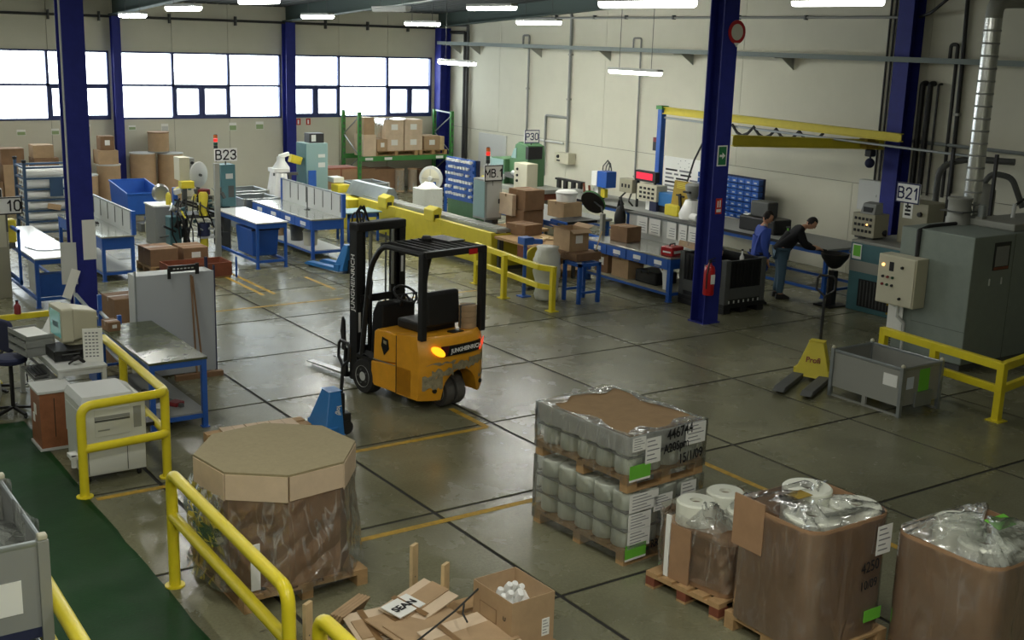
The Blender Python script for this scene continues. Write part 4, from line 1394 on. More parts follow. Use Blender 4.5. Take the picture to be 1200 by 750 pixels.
# --- grey containers stacked at the lower left
def stack_box(label, z, top=True):
    t = thing('stacking_container', label, 'container', (0.96,7.84,z))
    a, b, h = 0.56, 0.6, 0.68
    for sx in (-1,1):
        for sy in (-1,1):
            B('corner_post','galv_dull',t,sx*a-0.035,sy*b-0.035,0,sx*a+0.035,sy*b+0.035,h,0.004)
            if top:
                MB().cbox((sx*a,sy*b,h+0.02),(0.06,0.06,0.04)).build('stacking_foot','beige',t,bevel=0.012)
    B('side_panel','grey_mid',t,-a,-b-0.012,0.1,a,-b+0.003,h-0.03)
    B('side_panel','grey_mid',t,-a,b-0.003,0.1,a,b+0.012,h-0.03)
    B('side_panel','grey_mid',t,-a-0.012,-b,0.1,-a+0.003,b,h-0.03)
    B('side_panel','grey_mid',t,a-0.003,-b,0.1,a+0.012,b,h-0.03)
    B('base_panel','grey_mid',t,-a,-b,0.1,a,b,0.12)
    B('skirt','navy',t,-a,-b-0.014,0.03,a,-b-0.004,0.1)
    MB().path([(-a,-b,h-0.02),(a,-b,h-0.02),(a,b,h-0.02),(-a,b,h-0.02)],0.018,8,closed=True).build('top_rim','galv',t,True)
    return t
stack_box('lower grey steel stacking container at the lower left', 0, False)
t = stack_box('upper grey steel container holding a white film liner at the lower left', 0.82)
B('paper_sheet','paper',t,0.16,-0.618,0.22,0.42,-0.612,0.44)
crumple('film_liner', t, 0.0, 0.0, 0.5, 0.54, 0.58, 0.16, 21, 'film_milky', 28, 10)
MB().sheet(lambda u, v: (0.56+0.03*math.sin(u*9), -0.55+1.1*u, 0.72-0.2*v+0.02*math.sin(u*17)), 14, 4).build('film_overhang','film_milky',t,2)
for sx in (-1,1):
    for sy in (-1,1):
        B('stack_spacer','galv_dull',t,sx*0.56-0.03,sy*0.6-0.03,-0.14,sx*0.56+0.03,sy*0.6+0.03,0)

# ================================================================ benches and stations
def bench(name, label, x0, y0, x1, y1, h, top='metal_top', frame='bench_blue', leg=0.06, apron=0.1, shelf=None, back=None, drawers=0, cat='workbench', skirt=None, lowrail=True, papers=0, top_t=0.03, paper_mat='paper'):
    """Axis-aligned bench; back = height of a board along its +x side."""
    t = thing(name, label, cat, (x0, y0, 0))
    L, W = x1-x0, y1-y0
    B('worktop', top, t, -0.01, -0.01, h-top_t, L+0.01, W+0.01, h, 0.004)
    for sx in (0, L-leg):
        for sy in (0, W-leg):
            B('leg', frame, t, sx, sy, 0, sx+leg, sy+leg, h-top_t)
            B('foot', frame, t, sx-0.015, sy-0.015, 0, sx+leg+0.015, sy+leg+0.015, 0.012)
    B('apron', frame, t, leg, 0.005, h-top_t-apron, L-leg, 0.035, h-top_t)
    B('apron', frame, t, leg, W-0.035, h-top_t-apron, L-leg, W-0.005, h-top_t)
    B('apron', frame, t, 0.005, leg, h-top_t-apron, 0.035, W-leg, h-top_t)
    B('apron', frame, t, L-0.035, leg, h-top_t-apron, L-0.005, W-leg, h-top_t)
    if lowrail:
        B('stretcher', frame, t, 0.005, leg, 0.12, 0.045, W-leg, 0.17)
        B('stretcher', frame, t, L-0.045, leg, 0.12, L-0.005, W-leg, 0.17)
        B('stretcher', frame, t, leg, 0.005, 0.12, L-leg, 0.045, 0.17)
    if shelf:
        B('lower_shelf', shelf, t, 0.0, 0.03, 0.17, L, W-0.03, 0.19)
    if drawers:
        dw = (W-0.1)/drawers
        for k in range(drawers):
            d = B('drawer', frame, t, -0.012, 0.05+k*dw+0.01, h-top_t-0.2, 0.3, 0.05+(k+1)*dw-0.01, h-top_t-0.005, 0.006)
            B('drawer_label', 'paper', d, -0.015, 0.05+k*dw+dw*0.3, h-top_t-0.14, -0.012, 0.05+k*dw+dw*0.65, h-top_t-0.06)
            B('handle', 'steel', d, -0.03, 0.05+k*dw+dw*0.35, h-top_t-0.175, -0.012, 0.05+k*dw+dw*0.6, h-top_t-0.16)
    if back:
        bp = B('back_board', 'grey_light', t, L-0.02, 0.05, h, L+0.0, W-0.02, h+back-0.02)
        B('back_post', frame, t, L-0.04, -0.01, h, L+0.04, 0.06, h+back)
        B('back_post', frame, t, L-0.04, W-0.06, h, L+0.04, W, h+back)
        B('top_rail', 'galv', t, L-0.03, 0.06, h+back-0.03, L+0.01, W-0.06, h+back)
        for k in range(papers):
            y = 0.1+(W-0.2)*(k+0.5)/papers
            p = B('paper_pocket', paper_mat, bp, L-0.024, y-(W-0.2)/papers*0.4, h+back*0.25, L-0.02, y+(W-0.2)/papers*0.4, h+back-0.06)
            B('pocket_edge', 'grey_dark', bp, L-0.03, y-(W-0.2)/papers*0.48, h+back*0.2, L-0.02, y-(W-0.2)/papers*0.44, h+back-0.04)
    return t

# --- computer desk behind the yellow railing
desk = bench('computer_desk','grey computer desk with the old monitor behind the railing',3.14,13.55,3.68,15.6,0.8,'grey_light','grey_light',0.05,0.06,lowrail=False,cat='desk')
B('keyboard_tray','grey_mid',desk,-0.2,0.25,0.62,0.05,0.95,0.64)
t = thing('desktop_computer','flat black desktop computer case under the monitor','computer',(3.42,14.1,0.8))
B('case','black',t,-0.24,-0.22,0.012,0.24,0.24,0.13,0.006)
B('front_bezel','black_gloss',t,-0.24,-0.232,0.012,0.24,-0.22,0.13,0.004)
B('maker_badge','grey_light',t,0.13,-0.235,0.06,0.2,-0.232,0.09)
B('drive_slot','grey_dark',t,-0.15,-0.235,0.08,0.05,-0.232,0.095)
t = thing('crt_monitor','bulky beige tube monitor on the black computer case','monitor',(3.52,14.24,0.93),4)
t.scale = (1.12,1.12,1.12)
MB().lathe([(0,0),(0.13,0),(0.11,0.03),(0.07,0.05),(0,0.05)],18).build('swivel_base','beige',t,True)
bz = MB().prism(rrect(-0.21,0.05,0.21,0.42,0.03,4),-0.2,-0.08,'x').build('bezel','beige',t,bevel=0.01)
B('screen','screen',bz,-0.203,-0.165,0.1,-0.199,0.165,0.375)
B('screen_window','teal',bz,-0.2045,-0.1,0.2,-0.203,0.08,0.26)
m = MB()
m.add([(-0.08,-0.2,0.06),(-0.08,0.2,0.06),(-0.08,0.2,0.41),(-0.08,-0.2,0.41),(0.2,-0.14,0.1),(0.2,0.14,0.1),(0.2,0.14,0.35),(0.2,-0.14,0.35)],[(0,1,2,3),(7,6,5,4),(0,4,5,1),(1,5,6,2),(2,6,7,3),(3,7,4,0)])
m.build('tube_housing','beige',t,bevel=0.02)
t = thing('barcode_scanner','black hand scanner lying on the desk beside the computer','scanner',(3.4,13.72,0.8),20)
MB().bar((-0.06,0,0.06),(0.03,0,0.08),0.06,0.04).build('scan_head','black',t,bevel=0.01)
MB().bar((0.02,0,0.07),(0.09,0.0,0.0),0.035,0.035).bar((-0.05,0,0.05),(-0.1,0.03,0.01),0.03,0.02).build('grip','black',t,bevel=0.006)
t = thing('desk_chart','white table of figures standing at the corner of the desk','chart',(3.58,13.74,0.8),72)
c = B('sheet','paper',t,-0.008,-0.12,0,0.0,0.1,0.4)
for k in range(8):
    for j in range(4):
        B('figure','ink_grey',c,-0.0095,0.05-j*0.04,0.06+k*0.04,-0.008,0.075-j*0.04,0.075+k*0.04)
t = thing('document_tray','grey wire document trays with papers on the desk end','tray',(3.1,14.55,0.8),8)
for k in range(3):
    MB().box(-0.17,-0.28,k*0.1,0.16,0.3,k*0.1+0.012).box(-0.18,-0.28,k*0.1,-0.17,0.3,k*0.1+0.06).build('tray_shelf','grey_mid',t)
    B('paper_stack','paper',t,-0.15,-0.24,k*0.1+0.012,0.13,0.27,k*0.1+0.03)
for sy in (-0.28,0.29):
    B('tray_side','grey_mid',t,-0.18,sy,0,0.16,sy+0.01,0.25)
t = thing('paper_sheet','loose white sheet leaning on the document trays','paper',(3.3,14.75,0.8),0)
MB().cbox((0,0,0.17),(0.004,0.3,0.34),Matrix.Rotation(0.5,3,'Y')).build('sheet','paper',t)
t = thing('keyboard','dark keyboard resting on the slanted desk tray','keyboard',(3.02,14.05,0.645),0)
MB().cbox((0,0,0.02),(0.16,0.44,0.025),Matrix.Rotation(-0.15,3,'Y')).build('key_bed','grey_dark',t)
for k in range(4):
    MB().cbox((-0.055+k*0.036,0,0.036-k*-0.005),(0.026,0.4,0.012),Matrix.Rotation(-0.15,3,'Y')).build('key_row','black',t)
t = thing('wooden_cabinet','low wood-veneer cabinet with a white top beside the copier','cabinet',(3.0,13.3,0))
B('body','veneer',t,-0.17,-0.15,0.03,0.19,0.28,0.66)
B('top','grey_light',t,-0.19,-0.17,0.66,0.21,0.3,0.69,0.005)
B('plinth','grey_light',t,-0.19,-0.16,0,0.19,0.28,0.03)
B('note','paper',t,-0.175,0.02,0.38,-0.17,0.12,0.5)
B('note','paper',t,-0.176,0.1,0.28,-0.171,0.18,0.38)
B('cable','black',t,-0.02,-0.153,0.15,-0.012,-0.15,0.6)
# --- copier
t = thing('copier','large grey office copier on castors inside the yellow railing','copier',(3.28,12.2,0))
B('lower_body','copier_grey',t,-0.32,-0.3,0.08,0.32,0.32,0.42,0.012)
B('upper_body','copier_grey',t,-0.33,-0.31,0.425,0.33,0.33,0.86,0.015)
MB().add([(-0.33,-0.31,0.86),(0.25,-0.31,0.86),(0.33,-0.25,0.82),(0.33,0.33,0.86),(-0.33,0.33,0.86),(-0.3,-0.27,0.93),(0.2,-0.27,0.93),(0.2,0.3,0.93),(-0.3,0.3,0.93)],
     [(0,1,6,5),(1,2,3,7,6),(3,4,8,7),(4,0,5,8),(5,6,7,8),(0,4,3,2,1)]).build('lid','grey_light',t)
pn = B('front_cover','copier_grey',t,-0.2,-0.318,0.5,0.16,-0.31,0.8,0.006)
B('paper_slot','grey_dark',pn,-0.2,-0.321,0.66,0.16,-0.318,0.68)
B('paper_slot','grey_mid',pn,-0.2,-0.321,0.685,0.16,-0.318,0.72)
B('badge','grey_mid',pn,-0.17,-0.321,0.56,-0.05,-0.318,0.575)
B('vent','grey_mid',t,0.2,-0.314,0.55,0.28,-0.31,0.78)
dr = B('paper_drawer','copier_grey',t,-0.27,-0.308,0.1,0.12,-0.3,0.36,0.004)
B('drawer_gap','grey_dark',dr,-0.275,-0.303,0.365,0.125,-0.3,0.372)
B('drawer_gap','grey_dark',dr,0.122,-0.303,0.1,0.129,-0.3,0.42)
B('drawer_gap','grey_dark',dr,-0.278,-0.303,0.1,-0.272,-0.3,0.37)
B('drawer_lock','black',t,0.22,-0.305,0.36,0.24,-0.3,0.41)
B('side_door','copier_grey',t,-0.335,-0.24,0.12,-0.32,0.26,0.78,0.006)
for sx in (-0.26,0.26):
    for sy in (-0.22,0.24):
        MB().lathe([(0,-0.015),(0.038,-0.015),(0.038,0.015),(0,0.015)],12,(sx,sy,0.038),Matrix.Rotation(PI/2,3,'Y')).box(sx-0.02,sy-0.02,0.05,sx+0.02,sy+0.02,0.08).build('castor','black',t)
B('output_bin','black',t,0.33,-0.2,0.5,0.45,0.0,0.54)
MB().box(-0.42,-0.2,0.25,-0.335,-0.02,0.29).lathe([(0,0),(0.03,0),(0.03,0.12),(0,0.12)],10,(-0.39,-0.18,0.17)).build('toner_bottle','white',t)
# --- stool, bags
t = thing('swivel_stool','dark blue padded swivel stool at the left edge','stool',(2.86,14.7,0))
MB().lathe([(0,0.64),(0.15,0.64),(0.19,0.66),(0.2,0.7),(0.18,0.725),(0,0.73)],24).build('seat','navy',t,True)
MB().tube((0,0,0.1),(0,0,0.64),0.025,10).build('post','black',t,True)
for k in range(5):
    a = 2*PI*k/5
    MB().bar((0,0,0.09),(0.27*math.cos(a),0.27*math.sin(a),0.05),0.035,0.03).sphere((0.27*math.cos(a),0.27*math.sin(a),0.025),0.025,8,6).build('base_leg','black',t)
MB().path([(0.17,0.0,0.66),(0.19,0.02,0.35),(0.16,0.03,0.34)],0.008,6).build('height_lever','black',t,True)
t = thing('office_chair','dark blue office chair back turned towards the desk','chair',(3.02,15.85,0),20)
MB().prism(rrect(-0.2,0.5,0.2,0.92,0.08,5),-0.03,0.03,'x').build('backrest','navy',t,bevel=0.02)
MB().lathe([(0,0.4),(0.2,0.4),(0.22,0.44),(0.2,0.47),(0,0.475)],20,(-0.22,0,0)).build('seat','navy',t,True)
MB().bar((-0.1,0,0.4),(0.03,0,0.6),0.05,0.015).build('back_bracket','black',t)
MB().tube((-0.22,0,0.08),(-0.22,0,0.4),0.025,10).build('post','black',t,True)
for k in range(5):
    a = 2*PI*k/5
    MB().bar((-0.22,0,0.08),(-0.22+0.26*math.cos(a),0.26*math.sin(a),0.03),0.04,0.03).build('base_leg','black',t)
t = thing('plastic_sack','clear filled plastic sack standing behind the blue stool','sack',(2.6,15.22,0))
rb = random.Random(9)
MB().lathe([(0,0),(0.2,0.01),(0.24,0.15),(0.22,0.4),(0.19,0.62),(0.13,0.74),(0.06,0.78),(0,0.8)],16).build('sack','plastic_bag',t,True)
t = thing('white_bin','white crate of rejects on the floor under the blue stool','crate',(2.45,14.6,0))
MB().box(-0.2,-0.2,0,0.15,0.2,0.02).box(-0.2,-0.2,0.02,-0.18,0.2,0.3).box(0.13,-0.2,0.02,0.15,0.2,0.3).box(-0.18,-0.2,0.02,0.13,-0.18,0.3).box(-0.18,0.18,0.02,0.13,0.2,0.3).build('tub','beige',t)
B('rim','white',t,-0.21,-0.21,0.3,0.16,-0.18,0.32)
# yellow rail behind the desk
square_rail('yellow square guard rail behind the computer desk',[(2.0,16.1),(3.78,16.2)],0.9,0.45,[(2.0,16.1),(2.95,16.15),(3.78,16.2)],0.07)
t = thing('red_bottle','small dark red bottle standing on the rail behind the desk','bottle',(3.28,16.17,0.9))
MB().lathe([(0,0),(0.045,0),(0.045,0.1),(0.03,0.13),(0.018,0.14),(0.018,0.17),(0,0.17)],12).build('bottle','red_dark',t,True)
MB().lathe([(0,0.17),(0.02,0.17),(0.02,0.19),(0,0.19)],10).build('cap','black',t)
# papers on the column
t = thing('paper_sheet','white paper pinned to the front of the left column','paper',(4.56,17.635,1.63))
B('sheet','paper',t,-0.02,-0.004,-0.35,0.17,0.0,0.24)
t = thing('paper_sheet','grey-green clipboard sheets hung on the left column side','paper',(4.32,17.6,1.25),-20)
MB().cbox((0,0,0),(0.22,0.006,0.62)).build('sheet','grey_light',t)
MB().cbox((0.02,-0.03,-0.3),(0.13,0.006,0.45),Matrix.Rotation(0.35,3,'Y')).build('loose_sheet','paper',t)
# blue slanted parts rack and carton
t = thing('parts_rack','small blue steel rack with slanted rails beside the railing','rack',(4.05,15.3,0))
for x, y in ((0,0),(0.3,0),(0,0.9),(0.3,0.9)):
    B('upright','bench_blue',t,x-0.025,y-0.025,0,x+0.025,y+0.025,1.05 if y else 0.95)
for z in (0.3,0.72):
    for q in (0,0.3):
        MB().bar((q,-0.05,z),(q,0.95,z+0.1),0.04,0.03).build('slanted_rail','galv',t)
    MB().bar((0.0,0,z),(0.3,0,z),0.03,0.03).build('cross_rail','bench_blue',t)
    MB().bar((0.0,0.9,z+0.1),(0.3,0.9,z+0.1),0.03,0.03).build('cross_rail','bench_blue',t)
MB().bar((0,-0.05,0.95),(0,0.95,1.08),0.04,0.03).build('top_rail','galv',t)
B('side_plate','bench_blue',t,-0.03,-0.03,0.05,-0.02,0.35,0.62)
carton('tall brown carton behind the blue parts rack', 4.75, 16.5, 0, 0.42, 0.5, 0.95, 5, 'cardboard_dark')
carton('small brown box with a white label on the green-topped table', 4.13, 14.9, 0.87, 0.16, 0.24, 0.12, 5, 'cardboard_dark', 'y', cat='box')
# --- green-topped blue table
tb = bench('blue_table','blue steel table with a worn green-grey top by the railing',4.04,13.1,4.72,15.15,0.87,'dull_top','bench_blue',0.06,0.07,shelf='grey_mid',cat='table')
t = thing('tool_bar','dark tool bar with papers on the lower shelf of the blue table','tool',(4.4,13.8,0.19),30)
MB().bar((-0.1,-0.4,0.02),(0.1,0.4,0.03),0.05,0.04).build('bar','grey_dark',t)
B('rag','red_dark',t,-0.15,-0.35,0,0.0,-0.2,0.05,0.01)
B('rag','white',t,-0.3,-0.25,0,-0.18,-0.12,0.04,0.01)
# --- grey partition panel
t = thing('partition_panel','tall grey partition box panel with a black hanger bracket on top','partition',(5.14,15.4,0))
B('front_sheet','grey_panel',t,-0.53,-0.04,0.03,0.53,-0.02,1.43)
B('core','grey_light',t,-0.53,-0.02,0.03,0.53,0.32,1.42)
B('end_post','navy',t,0.53,0.26,0,0.56,0.32,1.56)
B('end_post','navy',t,0.53,-0.04,0,0.55,0.0,1.5)
B('end_post','galv',t,-0.55,-0.04,0,-0.53,-0.01,1.5)
t = thing('hanger_bracket','black slotted hanger bracket hooked over the grey partition','bracket',(5.2,15.36,1.43))
MB().box(-0.16,-0.03,0.03,0.22,0.0,0.11).build('bar','black',t)
for k in range(6):
    MB().box(-0.1+k*0.05,-0.033,0.06,-0.07+k*0.05,-0.03,0.075).build('slot','grey_light',t)
MB().box(-0.18,-0.05,-0.06,-0.14,-0.03,0.08).build('hook','black',t)
MB().box(0.2,-0.05,-0.02,0.25,-0.03,0.13).build('hook','black',t)
t = thing('broom','wooden twin-handled broom leaning on the grey partition','broom',(5.32,15.25,0))
MB().tube((0.0,-0.1,0.05),(0.02,0.08,1.4),0.014,8).build('handle','cardboard_dark',t,True)
MB().tube((0.09,-0.1,0.05),(0.04,0.08,1.38),0.014,8).build('handle','cardboard_dark',t,True)
MB().box(-0.3,-0.14,0.0,0.36,-0.06,0.07).build('brush','cardboard_dark',t)

# --- lettering of the station signs, drawn as thick strokes
GLYPH = {
    'B': (0.6, [[(0,0),(0,1),(.38,1),(.54,.9),(.54,.64),(.38,.54),(0,.54)], [(.38,.54),(.6,.42),(.6,.12),(.42,0),(0,0)]]),
    'M': (0.72, [[(0,0),(0,1),(.36,.32),(.72,1),(.72,0)]]),
    'P': (0.58, [[(0,0),(0,1),(.42,1),(.58,.9),(.58,.58),(.42,.47),(0,.47)]]),
    '1': (0.36, [[(.04,.76),(.26,1),(.26,0)]]),
    '0': (0.56, [[(.14,0),(0,.2),(0,.8),(.14,1),(.42,1),(.56,.8),(.56,.2),(.42,0),(.14,0)]]),
    '2': (0.58, [[(0,.76),(.08,.93),(.28,1),(.5,.94),(.57,.76),(.5,.56),(0,0),(.58,0)]]),
    '3': (0.58, [[(0,.82),(.1,.96),(.3,1),(.5,.94),(.55,.76),(.47,.58),(.24,.53)], [(.24,.53),(.5,.46),(.58,.26),(.5,.06),(.28,0),(.08,.05),(0,.2)]]),
    '.': (0.14, [[(.06,0),(.08,0.02)]]),
    ' ': (0.3, []),
}
def stroke_text(body, h, mat, parent, loc, face, w=0.15):
    """h = cap height; strokes lie in the sign plane, 3 mm proud of it."""
    total = sum(GLYPH[c][0] for c in body)+0.28*(len(body)-1)
    m = MB()
    x = -total/2
    for c in body:
        gw, strokes = GLYPH[c]
        for st in strokes:
            P = [Vector(((x+u)*h, (v-0.5)*h)) for u, v in st]
            for a, b in zip(P[:-1], P[1:]):
                d = (b-a).normalized()*w*h/2
                n = Vector((-d.y, d.x))
                q = [a-d*0.8+n, a-d*0.8-n, b+d*0.8-n, b+d*0.8+n]
                def Q(p, o):
                    return (p.x, -o, p.y) if face == '-y' else (-o, -p.x, p.y)
                m.add([Q(p, 0) for p in q]+[Q(p, 0.003) for p in q], [(0,1,2,3),(7,6,5,4),(0,4,5,1),(1,5,6,2),(2,6,7,3),(3,7,4,0)])
        x += gw+0.28
    o = m.build('lettering', mat, parent)
    o.location = loc
    return o

# --- B10 station at the left edge
def station_sign(name, label, x, y, z, w, h, body, fs, face='-y', ink='ink', stand=0.0, border=True, sx=1.0):
    t = thing(name, label, 'sign', (x, y, z))
    if face == '-y':
        B('board','white',t,-w/2,-0.012,-h/2,w/2,0.012,h/2)
        if border:
            m = MB()
            e = 0.022
            m.box(-w/2,-0.016,h/2-e,w/2,-0.012,h/2).box(-w/2,-0.016,-h/2,w/2,-0.012,-h/2+e).box(-w/2,-0.016,-h/2+e,-w/2+e,-0.012,h/2-e).box(w/2-e,-0.016,-h/2+e,w/2,-0.012,h/2-e)
            m.build('border',ink,t)
        stroke_text(body, fs, ink, t, (0,-0.013,0), '-y')
        if stand:
            MB().tube((0,0.02,-h/2-stand),(0,0.02,h/2),0.015,8).build('stand','grey_dark',t)
    else:
        B('board','white',t,-0.012,-w/2,-h/2,0.012,w/2,h/2)
        if border:
            m = MB()
            e = 0.022
            m.box(-0.016,-w/2,h/2-e,-0.012,w/2,h/2).box(-0.016,-w/2,-h/2,-0.012,w/2,-h/2+e).box(-0.016,-w/2,-h/2+e,-0.012,-w/2+e,h/2-e).box(-0.016,w/2-e,-h/2+e,-0.012,w/2,h/2-e)
            m.build('border',ink,t)
        stroke_text(body, fs, ink, t, (-0.013,0,0), '-x')
        if stand:
            MB().tube((0.02,0,-h/2-stand),(0.02,0,h/2),0.015,8).build('stand','grey_dark',t)
    return t
t = thing('machine_cabinet','grey machine cabinet with yellow part under the B10 sign','machine',(3.98,21.6,0))
B('cabinet','beige_dark',t,-0.15,-0.2,0,0.3,0.35,1.5,0.01)
B('door','beige',t,-0.1,-0.21,0.9,0.26,-0.2,1.45)
B('yellow_arm','machine_yellow',t,0.3,-0.12,0.95,0.45,0.12,1.35,0.02)
B('arm_clamp','grey_dark',t,0.3,-0.15,0.85,0.42,0.15,0.95,0.01)
B('control_unit','grey_light',t,-0.02,-0.15,1.72,0.25,0.2,1.9,0.01)
B('control_face','black',t,0.06,-0.153,1.75,0.24,-0.15,1.88)
B('control_post','grey_dark',t,0.05,0,1.5,0.1,0.05,1.72)
station_sign('station_sign','white station sign reading B 10 at the left edge',4.25,21.3,1.62,0.52,0.3,'B 10',0.17,stand=0.3)
signal_beacon('dark red signal beacon above the B10 sign', 4.08, 21.7, 1.5, 0.36, 'off', 0.04, 0.5)
tb10 = bench('packing_table','white-topped blue packing table below the B10 sign',4.45,20.35,5.2,23.9,0.85,'white_top','bench_blue',0.06,0.08,cat='table')
B('end_panel','grey_light',tb10,0.0,0.06,0.25,0.02,0.5,0.75)
B('tool_bin','bench_blue',tb10,0.08,0.08,0.17,0.6,0.3,0.55)
B('guard_frame','bench_blue',tb10,-0.12,0.6,0.3,-0.08,0.66,1.25)
B('guard_frame','bench_blue',tb10,-0.12,1.6,0.3,-0.08,1.66,1.25)
MB().bar((-0.1,0.6,1.23),(-0.1,1.66,1.23),0.05,0.05).bar((-0.1,0.6,0.35),(-0.1,1.66,0.35),0.05,0.05).build('guard_rail','bench_blue',tb10)
t = thing('cable','thin dark cord lying on the white packing table','cord',(4.85,21.0,0.852))
MB().path([(-0.3,0.5,0.008),(-0.2,0.1,0.008),(-0.05,-0.02,0.008),(0.3,0.05,0.008)],0.008,6).build('cord','grey_dark',t,True)
# --- rack of white film rolls
t = thing('roll_rack','blue steel rack holding wrapped white film rolls','rack',(5.78,26.9,0))
for x in (0,1.2):
    for y in (0,0.85):
        B('upright','rack_blue',t,x-0.03,y-0.03,0,x+0.03,y+0.03,1.74)
        MB().lathe([(0,1.74),(0.045,1.74),(0.05,1.8),(0,1.81)],10,(x,y,0)).build('post_cap','black',t)
for k in range(7):
    z = 0.22+k*0.235
    for y in (0,0.85):
        MB().box(0,y-0.02,z-0.02,1.2,y+0.02,z+0.02).build('tier_bar','rack_blue',t)
    for x in (0,1.2):
        MB().box(x-0.02,0,z-0.02,x+0.02,0.85,z+0.02).build('tier_bar','rack_blue',t)
B('sheet','rack_blue',t,0.5,-0.045,1.0,0.78,-0.035,1.4)
r0 = None
labs = ('lowest','second lowest','middle','fourth','second highest','highest')
for k in range(6):
    z = 0.22+k*0.235+0.105
    for j in range(4):
        rl = thing('film_roll','%s white film roll on the %s tier of the blue rack' % (('front','second','third','rear')[j], labs[k]),'roll',(5.83,27.0+j*0.22,z),0,'film rolls on the %s rack tier' % labs[k])
        if r0 is None:
            r0 = MB().lathe([(0.035,0),(0.085,0),(0.085,1.1),(0.035,1.1)],14,rot=Matrix.Rotation(PI/2,3,'Y')).build('wound_film','white',rl,True)
            r1 = MB().lathe([(0.025,-0.02),(0.035,-0.02),(0.035,1.12),(0.025,1.12),(0.025,-0.02)],10,rot=Matrix.Rotation(PI/2,3,'Y')).build('core_tube','tube_core',rl,True)
        else:
            for q in (r0, r1):
                c = q.copy()
                COL.objects.link(c)
                c.parent = rl
t = thing('brown_pad','brown paper pad on a low tier of the roll rack','pad',(6.25,26.88,0.72),0)
MB().cbox((0.1,-0.03,0.05),(0.28,0.02,0.12),Matrix.Rotation(0.2,3,'Y')).build('pad','cardboard',t)
# --- fibre drums and boxes along the back wall
def drum(label, x, y, z, r, h, lidm='grey_light', mat='cardboard'):
    t = thing('fibre_drum', label, 'drum', (x, y, z))
    MB().lathe([(0,0),(r,0),(r,h-0.03),(0,h-0.03)],24).build('drum_body',mat,t,True)
    MB().lathe([(0,h-0.03),(r+0.012,h-0.03),(r+0.012,h),(0,h)],24).build('drum_lid',lidm,t,True)
    MB().lathe([(r,0.0),(r+0.008,0.0),(r+0.008,0.03),(r,0.03)],24).build('rim','grey_mid',t,True)
    return t
drum('front fibre drum standing right of the desk column', 8.3, 31.6, 0, 0.3, 0.9)
drum('tall fibre drum with a pale lid beside the front drum', 8.98, 31.9, 0, 0.3, 1.12)
drum('far fibre drum behind the front drum', 8.35, 32.4, 0, 0.27, 1.0)
drum('left fibre drum behind the blue hopper', 10.05, 32.4, 0, 0.34, 1.35)
drum('right fibre drum behind the blue hopper', 10.8, 32.35, 0, 0.34, 1.33)
drum('small fibre drum standing on top of the two drums', 10.5, 32.4, 1.352, 0.28, 0.55, 'cardboard_dark')
carton('brown box on the far fibre drum', 8.3, 32.4, 1.0, 0.5, 0.5, 0.45, 0, 'cardboard')
carton('brown box on the tall fibre drum with white tag', 8.95, 32.0, 1.122, 0.52, 0.5, 0.36, 0, 'cardboard')
carton('torn topmost brown box on the drums beside the desk column', 8.97, 32.05, 1.485, 0.36, 0.36, 0.36, 0, 'cardboard_dark', 'y')
for i, (x, y, z, l, w, h, lab) in enumerate(((5.9,31.8,0,0.7,0.7,0.8,'brown box on the floor behind the roll rack'),(6.6,31.9,0,0.6,0.6,1.2,'tall brown box behind the roll rack'),(6.55,31.9,1.2,0.55,0.5,0.4,'brown box on the tall box behind the roll rack'),(5.85,31.8,0.8,0.6,0.6,0.45,'brown box above the left edge carton behind the rack'),(7.35,31.9,0,0.6,0.6,1.35,'tall brown box behind the right end of the roll rack'),(7.3,31.9,1.35,0.5,0.5,0.32,'flat brown box topping the tall box behind the rack'))):
    carton(lab, x, y, z, l, w, h, 0, 'cardboard' if i % 2 else 'cardboard_dark')
# --- metal-topped bench with pockets, cloth covered machine
bench('pocket_bench','metal-topped blue bench with a low pocket board, left hall',6.02,22.05,6.62,25.2,0.85,'metal_top','bench_blue',0.06,0.22,shelf='grey_mid',back=0.45,papers=6,paper_mat='grey_light')
t = thing('covered_spool','white cloth-covered winder at the far end of the left metal bench','machine',(6.2,24.4,0.852))
MB().lathe([(0,0),(0.18,0.01),(0.2,0.15),(0.16,0.33),(0.06,0.4),(0,0.41)],16).build('cover','plastic_bag',t,True)
MB().bar((0.0,-0.3,0.03),(0.15,-0.15,0.03),0.05,0.05).build('foot','grey_dark',t)
t = thing('clamp_tool','small black clamp lying on the left metal bench','tool',(6.3,23.6,0.85),30)
MB().bar((-0.1,0,0.02),(0.1,0,0.03),0.05,0.03).bar((0.05,-0.08,0.02),(0.05,0.08,0.03),0.03,0.03).build('jaws','black',t)
# --- blue hopper
t = thing('tipping_hopper','blue steel tipping hopper on legs in the left hall','hopper',(8.8,28.9,-0.2))
m = MB()
m.add([(-0.42,-0.62,0.48),(0.42,-0.62,0.48),(0.42,0.75,0.62),(-0.42,0.75,0.62),(-0.44,-0.66,0.98),(0.44,-0.66,0.98),(0.44,0.8,1.15),(-0.44,0.8,1.15)],[(0,3,2,1),(0,1,5,4),(1,2,6,5),(2,3,7,6),(3,0,4,7)])
hb = m.build('hopper_body','bench_blue',t)
so = hb.modifiers.new('thick','SOLIDIFY')
so.thickness = 0.02
MB().path([(-0.44,-0.66,0.98),(0.44,-0.66,0.98),(0.44,0.8,1.15),(-0.44,0.8,1.15)],0.022,6,closed=True).build('rim','bench_blue',t)
for sx in (-0.36,0.36):
    for sy in (-0.5,0.6):
        B('leg','bench_blue',t,sx-0.03,sy-0.03,0.2,sx+0.03,sy+0.03,0.65)
B('underplate','white',t,-0.4,-0.45,0.4,0.4,0.5,0.44)
t = thing('floor_cleaner','black hose reel and pipe frame under the blue hopper','hose',(8.9,27.6,0))
MB().path([(-0.2,0,0.5),(0.15,0.0,0.5),(0.32,0.05,0.35),(0.38,0.1,0.06)],0.05,10).build('hose','black',t,True)
